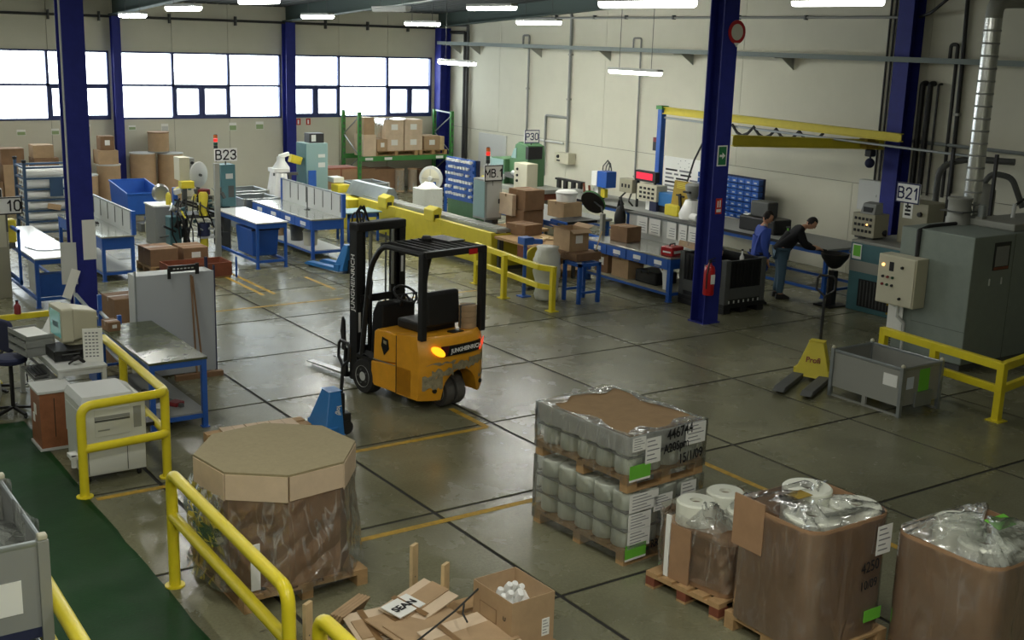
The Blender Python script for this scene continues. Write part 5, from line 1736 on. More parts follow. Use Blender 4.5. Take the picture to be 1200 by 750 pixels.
MB().path([(-0.2,-0.1,0.42),(0.1,-0.3,0.1),(0.4,-0.5,0.06)],0.04,8).build('hose','black',t,True)
B('motor','grey_dark',t,-0.5,-0.2,0.0,-0.15,0.15,0.2,0.02)
B('tank','beige',t,-0.45,-0.5,0.0,-0.25,-0.3,0.26,0.02)
# --- boxes on a low crate
wooden_pallet('long wooden pallet under two brown boxes in the left hall', 7.65, 22.8, 1.3, 0.9, 0)
carton('left of two low brown boxes on the left hall pallet', 7.28, 22.75, 0.146, 0.55, 0.7, 0.33, 2, 'cardboard_dark')
carton('right of two low brown boxes on the left hall pallet', 7.95, 22.8, 0.146, 0.5, 0.66, 0.3, 0, 'cardboard_dark', 'y')
t = thing('wooden_crate','open low wooden crate in front of the two brown boxes','crate',(7.7,21.8,0))
for sy in (-0.3,0.3):
    B('side_board','wood_red',t,-0.6,sy-0.012,0.04,0.6,sy+0.012,0.3)
for sx in (-0.6,0.6):
    B('end_board','wood_red',t,sx-0.012,-0.288,0.04,sx+0.012,0.288,0.3)
B('floor_board','wood',t,-0.59,-0.288,0.0,0.59,0.288,0.04)
MB().bar((0.68,-0.34,0.0),(0.68,-0.34,0.4),0.03,0.03).build('stake','bench_blue',t)

# ================================================================ B23 station
t = thing('steel_post','slim grey steel post in front of the B23 machine','post',(8.76,23.4,0))
B('post','galv_dull',t,-0.05,-0.05,0,0.05,0.05,1.98,0.005)
B('foot_plate','galv_dull',t,-0.1,-0.1,0,0.1,0.1,0.015)
B('cap','galv_dull',t,-0.06,-0.06,1.98,0.06,0.06,1.99)
t = thing('filling_machine','B23 filling machine with teal cabinet, yellow parts and white flywheel','machine',(8.9,24.6,0))
B('bed','grey_dark',t,-0.55,-0.2,0.72,0.5,0.35,0.8,0.01)
for sx in (-0.5,0.4):
    for sy in (-0.15,0.3):
        B('leg','black',t,sx,sy,0,sx+0.07,sy+0.07,0.72)
tc = B('teal_cabinet','teal',t,0.3,-0.3,0.95,0.62,0.1,1.85,0.01)
B('cabinet_plate','grey_light',tc,0.4,-0.303,1.55,0.56,-0.3,1.66)
B('cabinet_plate','grey_dark',tc,0.45,-0.303,1.15,0.58,-0.3,1.4)
B('column','grey_dark',t,0.38,-0.2,0.0,0.52,0.0,0.95)
MB().lathe([(0,-0.02),(0.27,-0.02),(0.28,0.0),(0.27,0.02),(0.05,0.06),(0,0.06)],24,(0.0,0.25,1.6),Matrix.Rotation(PI/2,3,'X') @ Matrix.Rotation(0.5,3,'Y')).build('flywheel','grey_light',t,True)
MB().tube((0.0,0.35,1.6),(0.0,0.1,1.6),0.03,8).build('axle','grey_dark',t)
MB().tube((0,0.3,0.8),(0,0.3,1.55),0.04,8).build('wheel_post','black',t)
MB().lathe([(0,0),(0.1,0),(0.1,0.45),(0.07,0.5),(0,0.5)],14,(-0.08,-0.22,0.78)).build('yellow_cylinder','machine_yellow',t,True)
MB().lathe([(0,0.1),(0.09,0.1),(0.09,0.6),(0,0.6)],14,(-0.1,-0.25,0)).build('yellow_drum','machine_yellow',t,True)
MB().lathe([(0,0.35),(0.13,0.35),(0.13,0.62),(0,0.62)],14,(-0.1,-0.25,0)).build('blue_collar','navy',t,True)
B('yellow_guard','machine_yellow',t,-0.5,-0.1,1.35,-0.22,0.12,1.5,0.01)
B('red_parts','red_dark',t,-0.15,-0.12,1.2,0.12,0.1,1.32,0.02)
for k, (p, q) in enumerate((((-0.55,-0.2,0.8),(-0.4,-0.3,0.1)),((-0.3,-0.2,0.85),(-0.5,-0.35,0.3)),((-0.45,0,1.1),(0.4,-0.25,0.8)),((-0.6,0.1,1.1),(0.3,-0.35,0.75)))):
    MB().tube(p,q,0.022,6).build('strut','black',t)
MB().path([(-0.55,-0.1,1.15),(-0.75,-0.15,0.9),(-0.75,-0.15,0.4),(-0.6,-0.1,0.1)],0.02,6).path([(-0.5,-0.1,1.1),(-0.66,-0.2,0.8),(-0.6,-0.2,0.3)],0.015,6).build('hose','black',t,True)
MB().sphere((-0.72,-0.2,0.95),0.06,10,8).sphere((-0.62,-0.22,0.93),0.05,10,8).build('chrome_valve','steel',t,True)
B('motor','grey_dark',t,0.2,-0.3,0.1,0.45,0.0,0.4,0.02)
B('drip_tray','grey_light',t,-0.2,-0.35,0.3,0.25,-0.1,0.34)
B('pump','teal',t,-0.75,0.0,0.0,-0.5,0.3,0.75,0.02)
rm = random.Random(77)
for k in range(46):
    x, y, z = rm.uniform(-0.7,0.35), rm.uniform(-0.38,0.2), rm.uniform(0.35,1.35)
    d = (rm.uniform(0.04,0.14), rm.uniform(0.04,0.14), rm.uniform(0.03,0.16))
    mt = rm.choice(('black','grey_dark','grey_dark','steel','galv','machine_yellow','teal','black','grey_light'))
    if rm.random() < 0.5:
        MB().cbox((x,y,z),d,Matrix.Rotation(rm.uniform(-0.5,0.5),3,'Y')).build('fitting',mt,t)
    else:
        e = Vector((rm.uniform(-0.35,0.35),rm.uniform(-0.2,0.2),rm.uniform(-0.3,0.3)))
        MB().tube((x,y,z),Vector((x,y,z))+e,rm.uniform(0.01,0.03),7).build('rod',mt,t,True)
for k in range(6):
    x = -0.6+0.16*k
    MB().path([(x,-0.2,1.1+0.05*k),(x-0.08,-0.33,0.9),(x+0.06,-0.36,0.5),(x+0.1,-0.25,0.2)],0.014,6).build('hose','black',t,True)
t = thing('control_box','pale control box with dark knobs on a post left of the B23 machine','control box',(8.7,25.1,0))
B('box','beige',t,-0.17,-0.12,1.46,0.06,0.25,1.96,0.012)
B('side_panel','grey_mid',t,0.06,-0.12,1.46,0.16,0.25,1.94)
for z in (1.84,1.72,1.6):
    MB().lathe([(0,0),(0.035,0),(0.03,0.04),(0,0.04)],10,(0.11,-0.12,z),Matrix.Rotation(PI/2,3,'X')).build('knob','black',t)
B('post','grey_dark',t,-0.06,0.05,0,0.04,0.13,1.46)
t = thing('blue_stand','small blue post stand left of the B23 machine','stand',(8.42,25.0,0))
B('post','bench_blue',t,-0.05,-0.05,0,0.05,0.05,1.32,0.005)
B('face','white',t,0.05,-0.04,0.9,0.06,0.04,1.3)
t = thing('grey_bin','pale grey low cabinet standing behind the blue post','cabinet',(8.3,25.75,0))
B('body','grey_mid',t,-0.2,-0.35,0,0.28,0.35,0.85,0.01)
B('top','white',t,-0.22,-0.37,0.85,0.3,0.37,0.88)
MB().lathe([(0,0),(0.16,-0.0),(0.2,0.04),(0.16,0.1),(0,0.1)],18,(0.1,0.2,1.1),Matrix.Rotation(PI/2,3,'X')).build('flask','steel',t,True)
MB().lathe([(0,0.88),(0.06,0.88),(0.06,1.1),(0.02,1.15),(0,1.15)],10,(0.15,-0.2,0)).build('bottle','machine_yellow',t,True)
t = thing('paper_bucket','small beige bucket on the floor before the B23 machine','bucket',(8.1,23.6,0))
MB().lathe([(0,0),(0.11,0),(0.13,0.27),(0.12,0.27),(0.1,0.02),(0,0.02)],16).build('bucket','beige',t,True)
MB().path([(-0.125,0,0.27),(0,0,0.36),(0.125,0,0.27)],0.006,5).build('handle','steel',t)
station_sign('station_sign','white station sign reading B23 above the filling machine',9.33,24.35,2.06,0.5,0.27,'B23',0.19,border=False,stand=0.25)
signal_beacon('red lit signal beacon above the B23 sign', 9.15, 24.45, 1.9, 0.3, 'red', 0.045, 0.28)
bench('packing_table','slanted white-topped blue table beside the B23 machine',9.03,22.0,9.68,24.2,0.94,'white_top','bench_blue',0.05,0.1,cat='table')
t = thing('blue_tub','deep blue plastic tub under the white table by B23','tub',(9.35,22.75,0.2))
MB().add([(-0.26,-0.4,0),(0.26,-0.4,0),(0.26,0.4,0),(-0.26,0.4,0),(-0.29,-0.45,0.55),(0.29,-0.45,0.55),(0.29,0.45,0.55),(-0.29,0.45,0.55)],[(0,3,2,1),(0,1,5,4),(1,2,6,5),(2,3,7,6),(3,0,4,7),(4,5,6,7)]).build('tub_body','bench_blue',t,bevel=0.02)
B('rim','navy',t,-0.3,-0.46,0.53,0.3,-0.44,0.57)
# --- grey metal stillage crates
def stillage(label, x, y, l, w, h, mat='galv', z=0):
    t = thing('metal_crate', label, 'crate', (x,y,z))
    B('panel',mat,t,-l/2,-w/2,0.12,l/2,-w/2+0.012,h)
    B('panel',mat,t,-l/2,w/2-0.012,0.12,l/2,w/2,h)
    B('panel',mat,t,-l/2,-w/2+0.012,0.12,-l/2+0.012,w/2-0.012,h)
    B('panel',mat,t,l/2-0.012,-w/2+0.012,0.12,l/2,w/2-0.012,h)
    B('base',mat,t,-l/2+0.012,-w/2+0.012,0.12,l/2-0.012,w/2-0.012,0.14)
    MB().path([(-l/2,-w/2,h),(l/2,-w/2,h),(l/2,w/2,h),(-l/2,w/2,h)],0.022,6,closed=True).build('rim','galv',t)
    for sx in (-1,1):
        for sy in (-1,1):
            B('corner_post','galv_dull',t,sx*l/2-0.03,sy*w/2-0.03,0,sx*l/2+0.03,sy*w/2+0.03,h+0.03)
    return t
stillage('near grey metal crate behind the white B23 table', 10.75, 26.28, 0.85, 0.9, 0.85)
stillage('far grey metal crate behind the white B23 table', 11.05, 27.65, 0.85, 0.9, 0.85)
# ================================================================ bench with pockets and the teal-cabinet machine
b3 = bench('pocket_bench','metal-topped blue bench with tall pocket board, centre left',10.46,22.5,11.2,25.7,0.85,'metal_top','bench_blue',0.06,0.2,shelf='grey_light',back=0.5,papers=7,drawers=4,paper_mat='grey_light')
for x, y, r, h, mt, lab in ((10.75,23.2,0.16,0.3,'beige','beige tub on the lower shelf of the centre left bench'),(10.75,23.9,0.15,0.34,'grey_dark','dark tub on the lower shelf of the centre left bench'),(10.7,24.7,0.12,0.3,'cardboard','brown jar on the lower shelf of the centre left bench')):
    t = thing('tub', lab, 'tub', (x,y,0.19))
    MB().lathe([(0,0),(r*0.9,0),(r,h),(r*0.95,h),(r*0.85,0.02),(0,0.02)],16).build('tub',mt,t,True)
    MB().lathe([(r*0.95,h-0.02),(r*1.06,h-0.02),(r*1.06,h+0.005),(r*0.95,h+0.005)],16).build('rim',mt,t,True)
t = thing('steel_rule','thin steel rule standing upright on the pocket bench','rule',(11.0,23.9,0.85))
B('blade','grey_dark',t,-0.01,-0.01,0,0.01,0.0,0.5)
B('foot','grey_dark',t,-0.05,-0.05,0,0.05,0.05,0.015)
t = thing('labelling_machine','machine with teal cabinet, black top unit and white sheet cover','machine',(12.6,27.7,0))
tcab = B('teal_cabinet','teal_light',t,0.02,-0.25,0.6,0.62,0.3,1.96,0.012)
B('cabinet_side','teal',tcab,0.0,-0.26,0.62,0.02,0.3,1.95)
B('cabinet_label','grey_light',tcab,0.35,-0.255,1.6,0.54,-0.25,1.68)
B('cabinet_label','grey_light',tcab,0.35,-0.255,1.35,0.54,-0.25,1.47)
B('top_unit','black',t,0.15,-0.18,1.96,0.55,0.15,2.2,0.01)
B('top_unit_face','grey_light',t,0.2,-0.185,2.0,0.32,-0.18,2.16)
B('base','grey_dark',t,-0.9,-0.3,0.0,0.62,0.3,0.6,0.02)
B('work_head','white',t,-0.82,-0.2,1.25,-0.4,0.2,1.35,0.01)
MB().lathe([(0,1.35),(0.22,1.35),(0.1,1.52),(0.1,1.62),(0,1.62)],16,(-0.55,0,0)).build('head_base','grey_light',t,True)
MB().bar((-0.6,0,1.62),(-0.35,-0.05,1.7),0.12,0.1).build('arm','white',t,bevel=0.02)
MB().cbox((-0.2,-0.08,1.55),(0.3,0.18,0.2),Matrix.Rotation(0.3,3,'Y')).build('yellow_head','machine_yellow',t,bevel=0.02)
B('frame','grey_dark',t,-0.85,-0.25,1.18,-0.2,-0.2,1.25)
B('frame_post','grey_dark',t,-0.45,-0.25,0.6,-0.38,-0.18,1.2)
B('blue_panel','bench_blue',t,0.0,-0.45,0.9,0.2,-0.4,1.3)
def skirt(u, v):
    a = -0.2+u*2.6
    r = 0.35+0.3*v+0.03*math.sin(u*30)
    return (-0.62-r*math.sin(a)*0.6, -0.1-r*math.cos(a)*0.9, 1.25-1.15*v)
MB().sheet(skirt, 26, 6).build('white_sheet','white',t,2)
B('side_box','grey_light',t,0.75,-0.3,0.95,1.05,0.1,1.08,0.01)
B('yellow_box','machine_yellow',t,0.75,-0.55,0.72,1.1,-0.15,0.92,0.015)
B('side_table','grey_mid',t,0.64,-0.6,0.0,1.15,0.2,0.72,0.01)
t = thing('brown_cabinet','brown low cupboard behind the teal cabinet machine','cabinet',(14.3,29.2,0))
B('body','wood_red',t,-0.5,-0.3,0,0.5,0.3,1.15,0.01)
B('door','cardboard_dark',t,-0.46,-0.32,0.1,-0.02,-0.3,1.1)
B('door','cardboard_dark',t,0.02,-0.32,0.1,0.46,-0.3,1.1)
# ================================================================ green pallet rack
rk = thing('pallet_rack','green steel pallet rack against the back wall in the far corner','rack',(16.27,31.65,0))
for x in (0,3.2):
    for y in (0,1.05):
        u = B('upright','rack_green',rk,x-0.05,y-0.04,0,x+0.05,y+0.04,2.44)
        for k in range(12):
            B('punch_hole','grey_dark',u,x-0.02,y-0.042,0.2+k*0.18,x+0.02,y-0.039,0.28+k*0.18)
        B('foot_plate','rack_green',rk,x-0.08,y-0.07,0,x+0.08,y+0.07,0.012)
    MB().bar((x,0,2.38),(x,1.05,2.42),0.03,0.04).bar((x,0.03,2.3),(x,1.0,1.75),0.025,0.03).bar((x,1.0,1.7),(x,0.03,1.15),0.025,0.03).bar((x,0.03,1.1),(x,1.0,0.55),0.025,0.03).build('brace','galv',rk)
for y in (-0.02,1.07):
    bm = B('beam','rack_green',rk,0.05,y-0.025,0.98,3.15,y+0.025,1.12)
    if y < 0:
        for x in (0.3,0.95,2.75):
            B('load_label','white',bm,x-0.13,y-0.03,1.01,x+0.13,y-0.025,1.09)
wooden_pallet('left wooden pallet on the green rack', 17.55, 32.15, 1.5, 0.9, 0, z=1.12)
wooden_pallet('right wooden pallet on the green rack', 18.85, 32.15, 1.0, 0.9, 0, z=1.12)
for i, (x, y, z, l, w, h, mt, nt, lab) in enumerate((
    (17.48,32.0,1.268,0.62,0.6,0.46,'cardboard_light','y','lower left big carton on the green rack pallet'),(18.14,32.0,1.268,0.62,0.6,0.46,'cardboard_light','y','lower right big carton on the green rack pallet'),
    (17.48,32.0,1.73,0.62,0.6,0.46,'cardboard_light','y','upper left big carton on the green rack pallet'),(18.14,32.0,1.73,0.62,0.6,0.46,'cardboard_light','y','upper right big carton on the green rack pallet'),
    (18.8,32.0,1.268,0.55,0.6,0.42,'cardboard','y','brown carton right of the big cartons on the rack'),(19.16,31.95,1.268,0.16,0.5,0.4,'wood_raw',None,'narrow pale carton at the right end of the rack'),
    (16.62,31.95,1.125,0.42,0.6,0.64,'cardboard_light',None,'tall plain carton at the left end of the rack'),(16.62,31.95,1.767,0.36,0.5,0.5,'cardboard',None,'slim upright carton on top at the left of the rack'),
    (17.02,31.85,1.268,0.34,0.5,0.36,'cardboard','y','small labelled carton beside the tall one on the rack'))):
    carton(lab, x, y, z, l, w, h, 0, mt, nt)
t = thing('film_wrap','milky film over the big cartons on the green rack','film wrap',(17.8,32.0,1.268))
def rackfilm(u, v):
    return (-0.67-0.1*math.sin(v*3), -0.33+0.66*u, 0.02+0.93*v+0.02*math.sin(u*20))
MB().sheet(rackfilm, 8, 8).sheet(lambda u, v: (-0.67+0.9*u, -0.325+0.65*v, 0.935+0.015*math.sin(u*9+v*7)), 8, 6).build('film','film_milky',t,2)
for i, (x, y, l, w, h, lab) in enumerate(((16.6,32.1,0.5,0.7,0.75,'grey-brown bin stored under the rack at left'),(17.3,32.2,0.8,0.6,0.7,'dark brown carton stored under the middle of the rack'),(18.9,32.2,0.7,0.6,0.62,'dark carton stored under the right of the rack'))):
    carton(lab, x, y, 0, l, w, h, 0, 'cardboard_dark')
for x, lab in ((17.75,'left'),(18.2,'right')):
    t = thing('upright_roll', '%s one of two film-wrapped rolls standing under the rack' % lab, 'roll', (x,31.85,0))
    MB().lathe([(0,0),(0.15,0),(0.15,0.7),(0,0.7)],16).build('roll','cardboard',t,True)
    MB().lathe([(0.152,0.05),(0.155,0.05),(0.155,0.66),(0.152,0.66)],16).build('film','film_milky',t,True)
# ================================================================ long yellow conveyor
cv = thing('conveyor','long yellow panelled conveyor machine with a grey track','conveyor',(13.2,19.85,0))
ys = [0, 2.0, 4.0, 5.9]
for k in range(3):
    B('side_panel','machine_yellow',cv,0.0,ys[k]+0.01,0.08,0.02,ys[k+1]-0.01,0.76)
    B('top_panel','machine_yellow',cv,0.0,ys[k]+0.01,0.76,0.12,ys[k+1]-0.01,0.78)
B('plinth','grey_dark',cv,0.03,0,0,0.85,5.9,0.08)
B('frame','grey_mid',cv,0.03,0.02,0.08,0.85,5.88,0.72)
B('end_panel','machine_yellow',cv,0.0,-0.02,0.08,0.85,0.0,0.76)
B('end_gap','grey_dark',cv,0.25,-0.025,0.15,0.3,-0.02,0.7)
tr_ = B('track','galv',cv,0.14,0.0,0.78,0.5,5.9,0.84)
for k in range(24):
    B('track_plate','galv_dull',tr_,0.16,0.06+k*0.245,0.84,0.48,0.26+k*0.245,0.852)
MB().prism([(0.12,0.78),(0.3,1.1),(0.46,1.1),(0.6,0.78)],4.9,6.8,'y').build('head_cover','galv',cv)
for y in (2.45,4.6):
    hd = MB().prism([(-0.05,0.7),(0.15,0.7),(0.18,0.98),(0.1,1.02),(-0.05,0.95)],y-0.22,y+0.2,'y').build('drive_head','machine_yellow',cv,bevel=0.015)
    B('head_opening','black',hd,-0.02,y-0.225,0.74,0.1,y-0.2,0.86)
B('far_cabinet','machine_yellow',cv,-0.25,5.95,0.0,0.6,7.0,0.74,0.02)
for y in (6.2,6.6):
    B('far_gap','grey_dark',cv,-0.255,y,0.1,-0.25,y+0.03,0.7)
t = thing('small_table','small pale-topped blue table at the head of the yellow conveyor','table',(12.45,24.4,0))
B('top','teal_light',t,-0.4,-0.35,0.66,0.5,0.35,0.69)
for sx in (-0.35,0.4):
    for sy in (-0.3,0.25):
        B('leg','bench_blue',t,sx,sy,0,sx+0.05,sy+0.05,0.66)
B('rail','bench_blue',t,-0.35,-0.3,0.56,0.45,-0.27,0.66)
stillage('grey metal crate standing at the far end of the conveyor', 14.35, 27.6, 0.9, 0.9, 0.9)
t = thing('white_bag','white big bag hung on a blue frame behind the conveyor','sack',(14.9,25.3,0))
MB().prism(rrect(-0.3,-0.28,0.3,0.28,0.08,4),0.25,1.0).build('bag','plastic_bag',t,True)
crumple('bag_top', t, 0, 0, 0.98, 0.3, 0.28, 0.15, 31, 'plastic_bag')
B('frame_post','bench_blue',t,0.32,-0.3,0,0.38,-0.24,1.1)
B('frame_post','bench_blue',t,0.32,0.24,0,0.38,0.3,1.1)
B('frame_bar','bench_blue',t,-0.32,-0.34,0.2,0.38,-0.3,0.26)
t = thing('pedestal_fan','round pale pedestal fan behind the conveyor','fan',(15.35,25.9,0))
RF = Matrix.Rotation(-PI/2,3,'Y') @ Matrix.Rotation(0,3,'X')
RF = Matrix.Rotation(math.radians(125),3,'Z') @ Matrix.Rotation(PI/2,3,'X') @ Matrix.Rotation(PI,3,'Y')
RF = Matrix.Rotation(math.radians(-55),3,'Z') @ Matrix.Rotation(PI/2,3,'X')
MB().lathe([(0,-0.05),(0.2,-0.06),(0.3,-0.02),(0.31,0.0),(0.3,0.03),(0.2,0.06),(0,0.07)],26,(0,0,1.15),RF).build('guard_cage','beige',t,True)
MB().lathe([(0.285,0.045),(0.315,0.045),(0.315,-0.03),(0.285,-0.03)],26,(0,0,1.15),RF).build('guard_ring','grey_light',t,True)
MB().lathe([(0,0.07),(0.07,0.07),(0.06,0.1),(0,0.1)],14,(0,0,1.15),RF).build('hub','grey_light',t,True)
for k in range(4):
    a = k*PI/2
    MB().cbox(Vector((0,0,1.15))+RF @ Vector((0.14*math.cos(a),0.14*math.sin(a),0.068)),(0.2,0.012,0.005),RF @ Matrix.Rotation(a,3,'Z')).build('guard_bar','grey_mid',t)
MB().tube((0.05,0.08,0),(0.05,0.08,1.1),0.02,8).build('stand','steel',t,True)
MB().lathe([(0,0),(0.2,0),(0.18,0.03),(0,0.04)],16,(0.05,0.08,0)).build('base','grey_dark',t,True)
# ================================================================ blue bin board and MB.1 cabinet
pb = thing('bin_board','blue bin board hung with rows of white fittings','bin board',(14.55,22.65,0))
B('green_base','machine_green',pb,0.02,-0.1,0,0.45,1.15,0.98,0.01)
bd = B('board','bench_blue',pb,0.0,-0.02,0.96,0.04,1.2,1.94)
B('board_edge','navy',pb,0.04,-0.1,0.9,0.1,-0.02,1.94)
rp = random.Random(12)
fit = None
for i in range(6):
    B('bin_row','bench_blue',bd,-0.04,0.0,1.02+i*0.155,0.0,1.18,1.09+i*0.155)
    for j in range(9):
        if rp.random() < 0.14:
            continue
        o = B('fitting','white',bd,-0.075,0.04+j*0.127,1.08+i*0.155+rp.uniform(-0.01,0.0),-0.01,0.04+j*0.127+rp.uniform(0.05,0.09),1.125+i*0.155+rp.uniform(0,0.015))
t = thing('grey_cabinet','slim grey cabinet under the MB.1 sign','cabinet',(14.0,21.2,0))
B('body','grey_mid',t,-0.2,-0.2,0.85,0.22,0.3,1.72,0.01)
B('pedestal','grey_dark',t,0.06,-0.1,0.0,0.2,0.2,0.85)
B('door','grey_light',t,-0.17,-0.212,0.9,0.19,-0.2,1.68)
B('side','teal_light',t,-0.212,-0.17,0.9,-0.2,0.27,1.68)
B('handle','black',t,0.12,-0.225,1.2,0.15,-0.212,1.3)
station_sign('station_sign','white station sign reading MB.1 on the slim grey cabinet',13.97,20.98,1.86,0.46,0.34,'MB.1',0.16,ink='ink',stand=0.1)
signal_beacon('red lit signal beacon behind the MB.1 sign', 14.1, 21.4, 1.72, 0.34, 'red', 0.045, 0.3)
t = thing('chrome_fitting','chrome fitting and yellow part left of the MB.1 beacon','tool',(14.35,21.85,0))
B('yellow_part','machine_yellow',t,-0.06,-0.1,1.3,0.1,0.1,1.7,0.02)
MB().sphere((0,-0.05,1.78),0.08,10,8).tube((0,0,0),(0,0,1.75),0.02,6).build('fitting','steel',t,True)
carton('upper brown carton on the stand right of MB.1', 14.55, 20.55, 1.13, 0.5, 0.62, 0.42, 0, 'cardboard_dark')
carton('pale folded pads leaning on the upper carton by MB.1', 14.2, 20.75, 0.99, 0.1, 0.5, 0.45, 0, 'cardboard_light')
carton('lower brown carton on the stand right of MB.1', 14.55, 20.6, 0.74, 0.52, 0.66, 0.38, 0, 'cardboard_dark')
t = thing('stand','low grey-green stand under the cartons by MB.1','stand',(14.45,20.6,0))
B('top','wood',t,-0.45,-0.5,0.68,0.4,0.5,0.735)
for sx in (-0.42,0.34):
    for sy in (-0.46,0.4):
        B('leg','grey_dark',t,sx,sy,0,sx+0.05,sy+0.05,0.68)
carton('open low brown carton at the end of the conveyor', 13.95, 19.75, 0.74, 0.5, 0.55, 0.22, 10, 'cardboard_dark')
t = thing('parts_table','dark low table of scrap at the conveyor end behind the yellow rail','table',(13.6,19.0,0))
B('top','wood',t,-0.35,-0.6,0.68,0.75,0.8,0.73)
B('dark_box','wood_red',t,-0.33,-0.58,0.38,0.3,0.0,0.68)
for sx in (-0.3,0.66):
    for sy in (-0.55,0.7):
        B('leg','grey_dark',t,sx,sy,0,sx+0.06,sy+0.06,0.68)
rq = random.Random(2)
for k in range(5):
    MB().cbox((rq.uniform(-0.2,0.5),rq.uniform(-0.4,0.2),0.745+rq.uniform(0,0.01)),(0.18,0.12,0.02),Matrix.Rotation(rq.uniform(0,3),3,'Z')).build('scrap_piece','wood_raw',t)
t = thing('yellow_post','yellow rounded guard board behind the yellow rail','guard',(13.0,18.05,0))
MB().prism([(0.18*math.cos(a)*1.0,0.62+0.18*math.sin(a)) for a in [PI*k/10 for k in range(11)]]+[(-0.18,0.05),(0.18,0.05)],-0.02,0.02,'y').build('board','machine_yellow',t)
B('foot','grey_dark',t,-0.2,-0.1,0,0.2,0.1,0.05)
# ================================================================ P30 machine
t = thing('green_press','green P30 press with a beige control box on a steel table','machine',(17.0,24.2,0))
B('table_top','galv_dull',t,-0.5,-1.15,1.02,0.5,0.95,1.12,0.01)
B('table_apron','wood_red',t,-0.48,-1.1,0.86,0.48,-0.1,1.02)
B('under_cabinet','beige_dark',t,-0.4,-1.0,0.0,0.4,-0.2,0.86)
B('leg','grey_dark',t,-0.45,0.8,0,-0.35,0.9,1.02)
B('press_body','machine_green',t,-0.35,0.32,1.12,0.3,0.95,1.74,0.02)
MB().prism([(-0.5,1.12),(0.32,1.12),(0.32,1.74),(0.16,1.92),(0.08,2.12),(-0.08,2.2),(-0.46,2.12),(-0.5,1.95)],-0.2,0.3,'x').build('press_hood','machine_green',t,bevel=0.015)
B('hood_cover','black',t,-0.22,-0.52,1.8,0.2,-0.4,2.1)
MB().prism([(0.02,1.78),(0.24,1.78),(0.12,2.0),(0.02,2.04)],-0.215,-0.2,'x').build('hood_window','teal_light',t)
B('slide_rail','grey_dark',t,-0.36,-0.5,1.3,-0.2,0.3,1.42)
B('front_plate','teal_light',t,-0.37,0.35,1.2,-0.35,0.93,1.72)
B('control_box','beige',t,-0.62,-1.05,1.13,-0.3,-0.5,1.75,0.012)
for z in (1.6,1.45,1.32):
    MB().lathe([(0,0),(0.035,0),(0.03,0.03),(0,0.03)],8,(-0.62,-0.65,z),Matrix.Rotation(-PI/2,3,'Y')).build('button','black',t)
MB().tube((-0.38,-0.4,1.4),(-0.38,-0.1,1.45),0.06,10).build('chuck','steel',t,True)
MB().lathe([(0,0),(0.07,0),(0.07,0.03),(0,0.03)],12,(-0.36,0.3,1.3),Matrix.Rotation(-PI/2,3,'Y')).build('dial','steel',t)
station_sign('station_sign','white station sign reading P30 on the green press',16.85,23.66,2.36,0.44,0.32,'P30',0.155,'-y','ink_blue',stand=0.05)
t = thing('shelf_frame','black open shelf frame against the right wall','frame',(19.5,25.5,0))
for y in (-0.45,-0.15,0.2,0.5):
    B('upright','black',t,-0.05,y-0.06,0.1,0.03,y+0.06,0.98)
B('top_bar','black',t,-0.08,-0.58,0.95,0.05,0.6,1.0)
B('foot_bar','black',t,-0.08,-0.5,0.0,0.05,0.55,0.12)
# ================================================================ yellow rail, sack, blue stool
square_rail('yellow square guard rail in front of the conveyor end',[(12.25,18.95),(12.02,16.5),(12.15,16.2)],0.8,0.42,[(12.25,18.9),(11.98,17.55),(12.13,16.25)],0.09)
t = thing('blue_pillar','blue pedestal vice standing behind the yellow rail','vice',(12.4,17.5,0))
MB().tube((0,0,0.02),(0,0,0.98),0.035,10).build('pillar','bench_blue',t,True)
B('base','bench_blue',t,-0.1,-0.1,0,0.1,0.1,0.02)
B('vice_body','bench_blue',t,-0.1,-0.12,0.98,0.12,0.12,1.12,0.02)
MB().tube((0.1,0,1.03),(0.32,-0.08,1.02),0.05,10).build('vice_jaw','bench_blue',t,True)
t = thing('plastic_sack','tall white plastic sack beside the yellow rail end','sack',(12.62,17.1,0))
rk_ = random.Random(41)
lump = MB().lathe([(0,0),(0.2,0.01),(0.23,0.1),(0.21,0.2),(0.22,0.3),(0.2,0.36),(0.24,0.45),(0.25,0.55),(0.23,0.65),(0.25,0.75),(0.22,0.85),(0.19,0.93),(0.2,0.99),(0.1,1.0),(0,0.98)],18)
lump.v = [(x*(1+rk_.uniform(-0.12,0.12)), y*(1+rk_.uniform(-0.12,0.12)), z) for x, y, z in lump.v]
lump.build('sack','plastic_bag',t,2)
MB().path([(-0.24,-0.05,0.36),(0,-0.25,0.34),(0.22,-0.08,0.37)],0.012,5).build('tie_band','plastic_bag',t,True)
t = thing('blue_stool','square blue steel stool frame beside the white sack','stool',(13.13,16.72,0))
for sx in (-0.22,0.22):
    for sy in (-0.22,0.22):
        B('leg','bench_blue',t,sx-0.03,sy-0.03,0,sx+0.03,sy+0.03,0.74)
for s in (-0.22,0.22):
    B('top_bar','bench_blue',t,-0.25,s-0.03,0.68,0.25,s+0.03,0.74)
    B('top_bar','bench_blue',t,s-0.03,-0.19,0.68,s+0.03,0.19,0.74)
    B('low_bar','bench_blue',t,-0.19,s-0.02,0.18,0.19,s+0.02,0.22)
carton('shallow brown tray carton on the blue stool', 13.25, 17.0, 0.742, 0.6, 0.6, 0.14, 3, 'cardboard_dark')
carton('tall open brown carton with a white label above the blue stool', 13.22, 17.2, 0.885, 0.44, 0.5, 0.4, 0, 'cardboard', 'y', flaps=True)
t = thing('long_tool','wooden-handled tool leaning beside the tall open carton','tool',(13.5,16.8,0.884))
MB().tube((0,0,0.02),(0.06,-0.08,0.38),0.012,6).build('handle','wood_raw',t)
B('head','grey_dark',t,-0.03,-0.03,0.0,0.03,0.03,0.03)
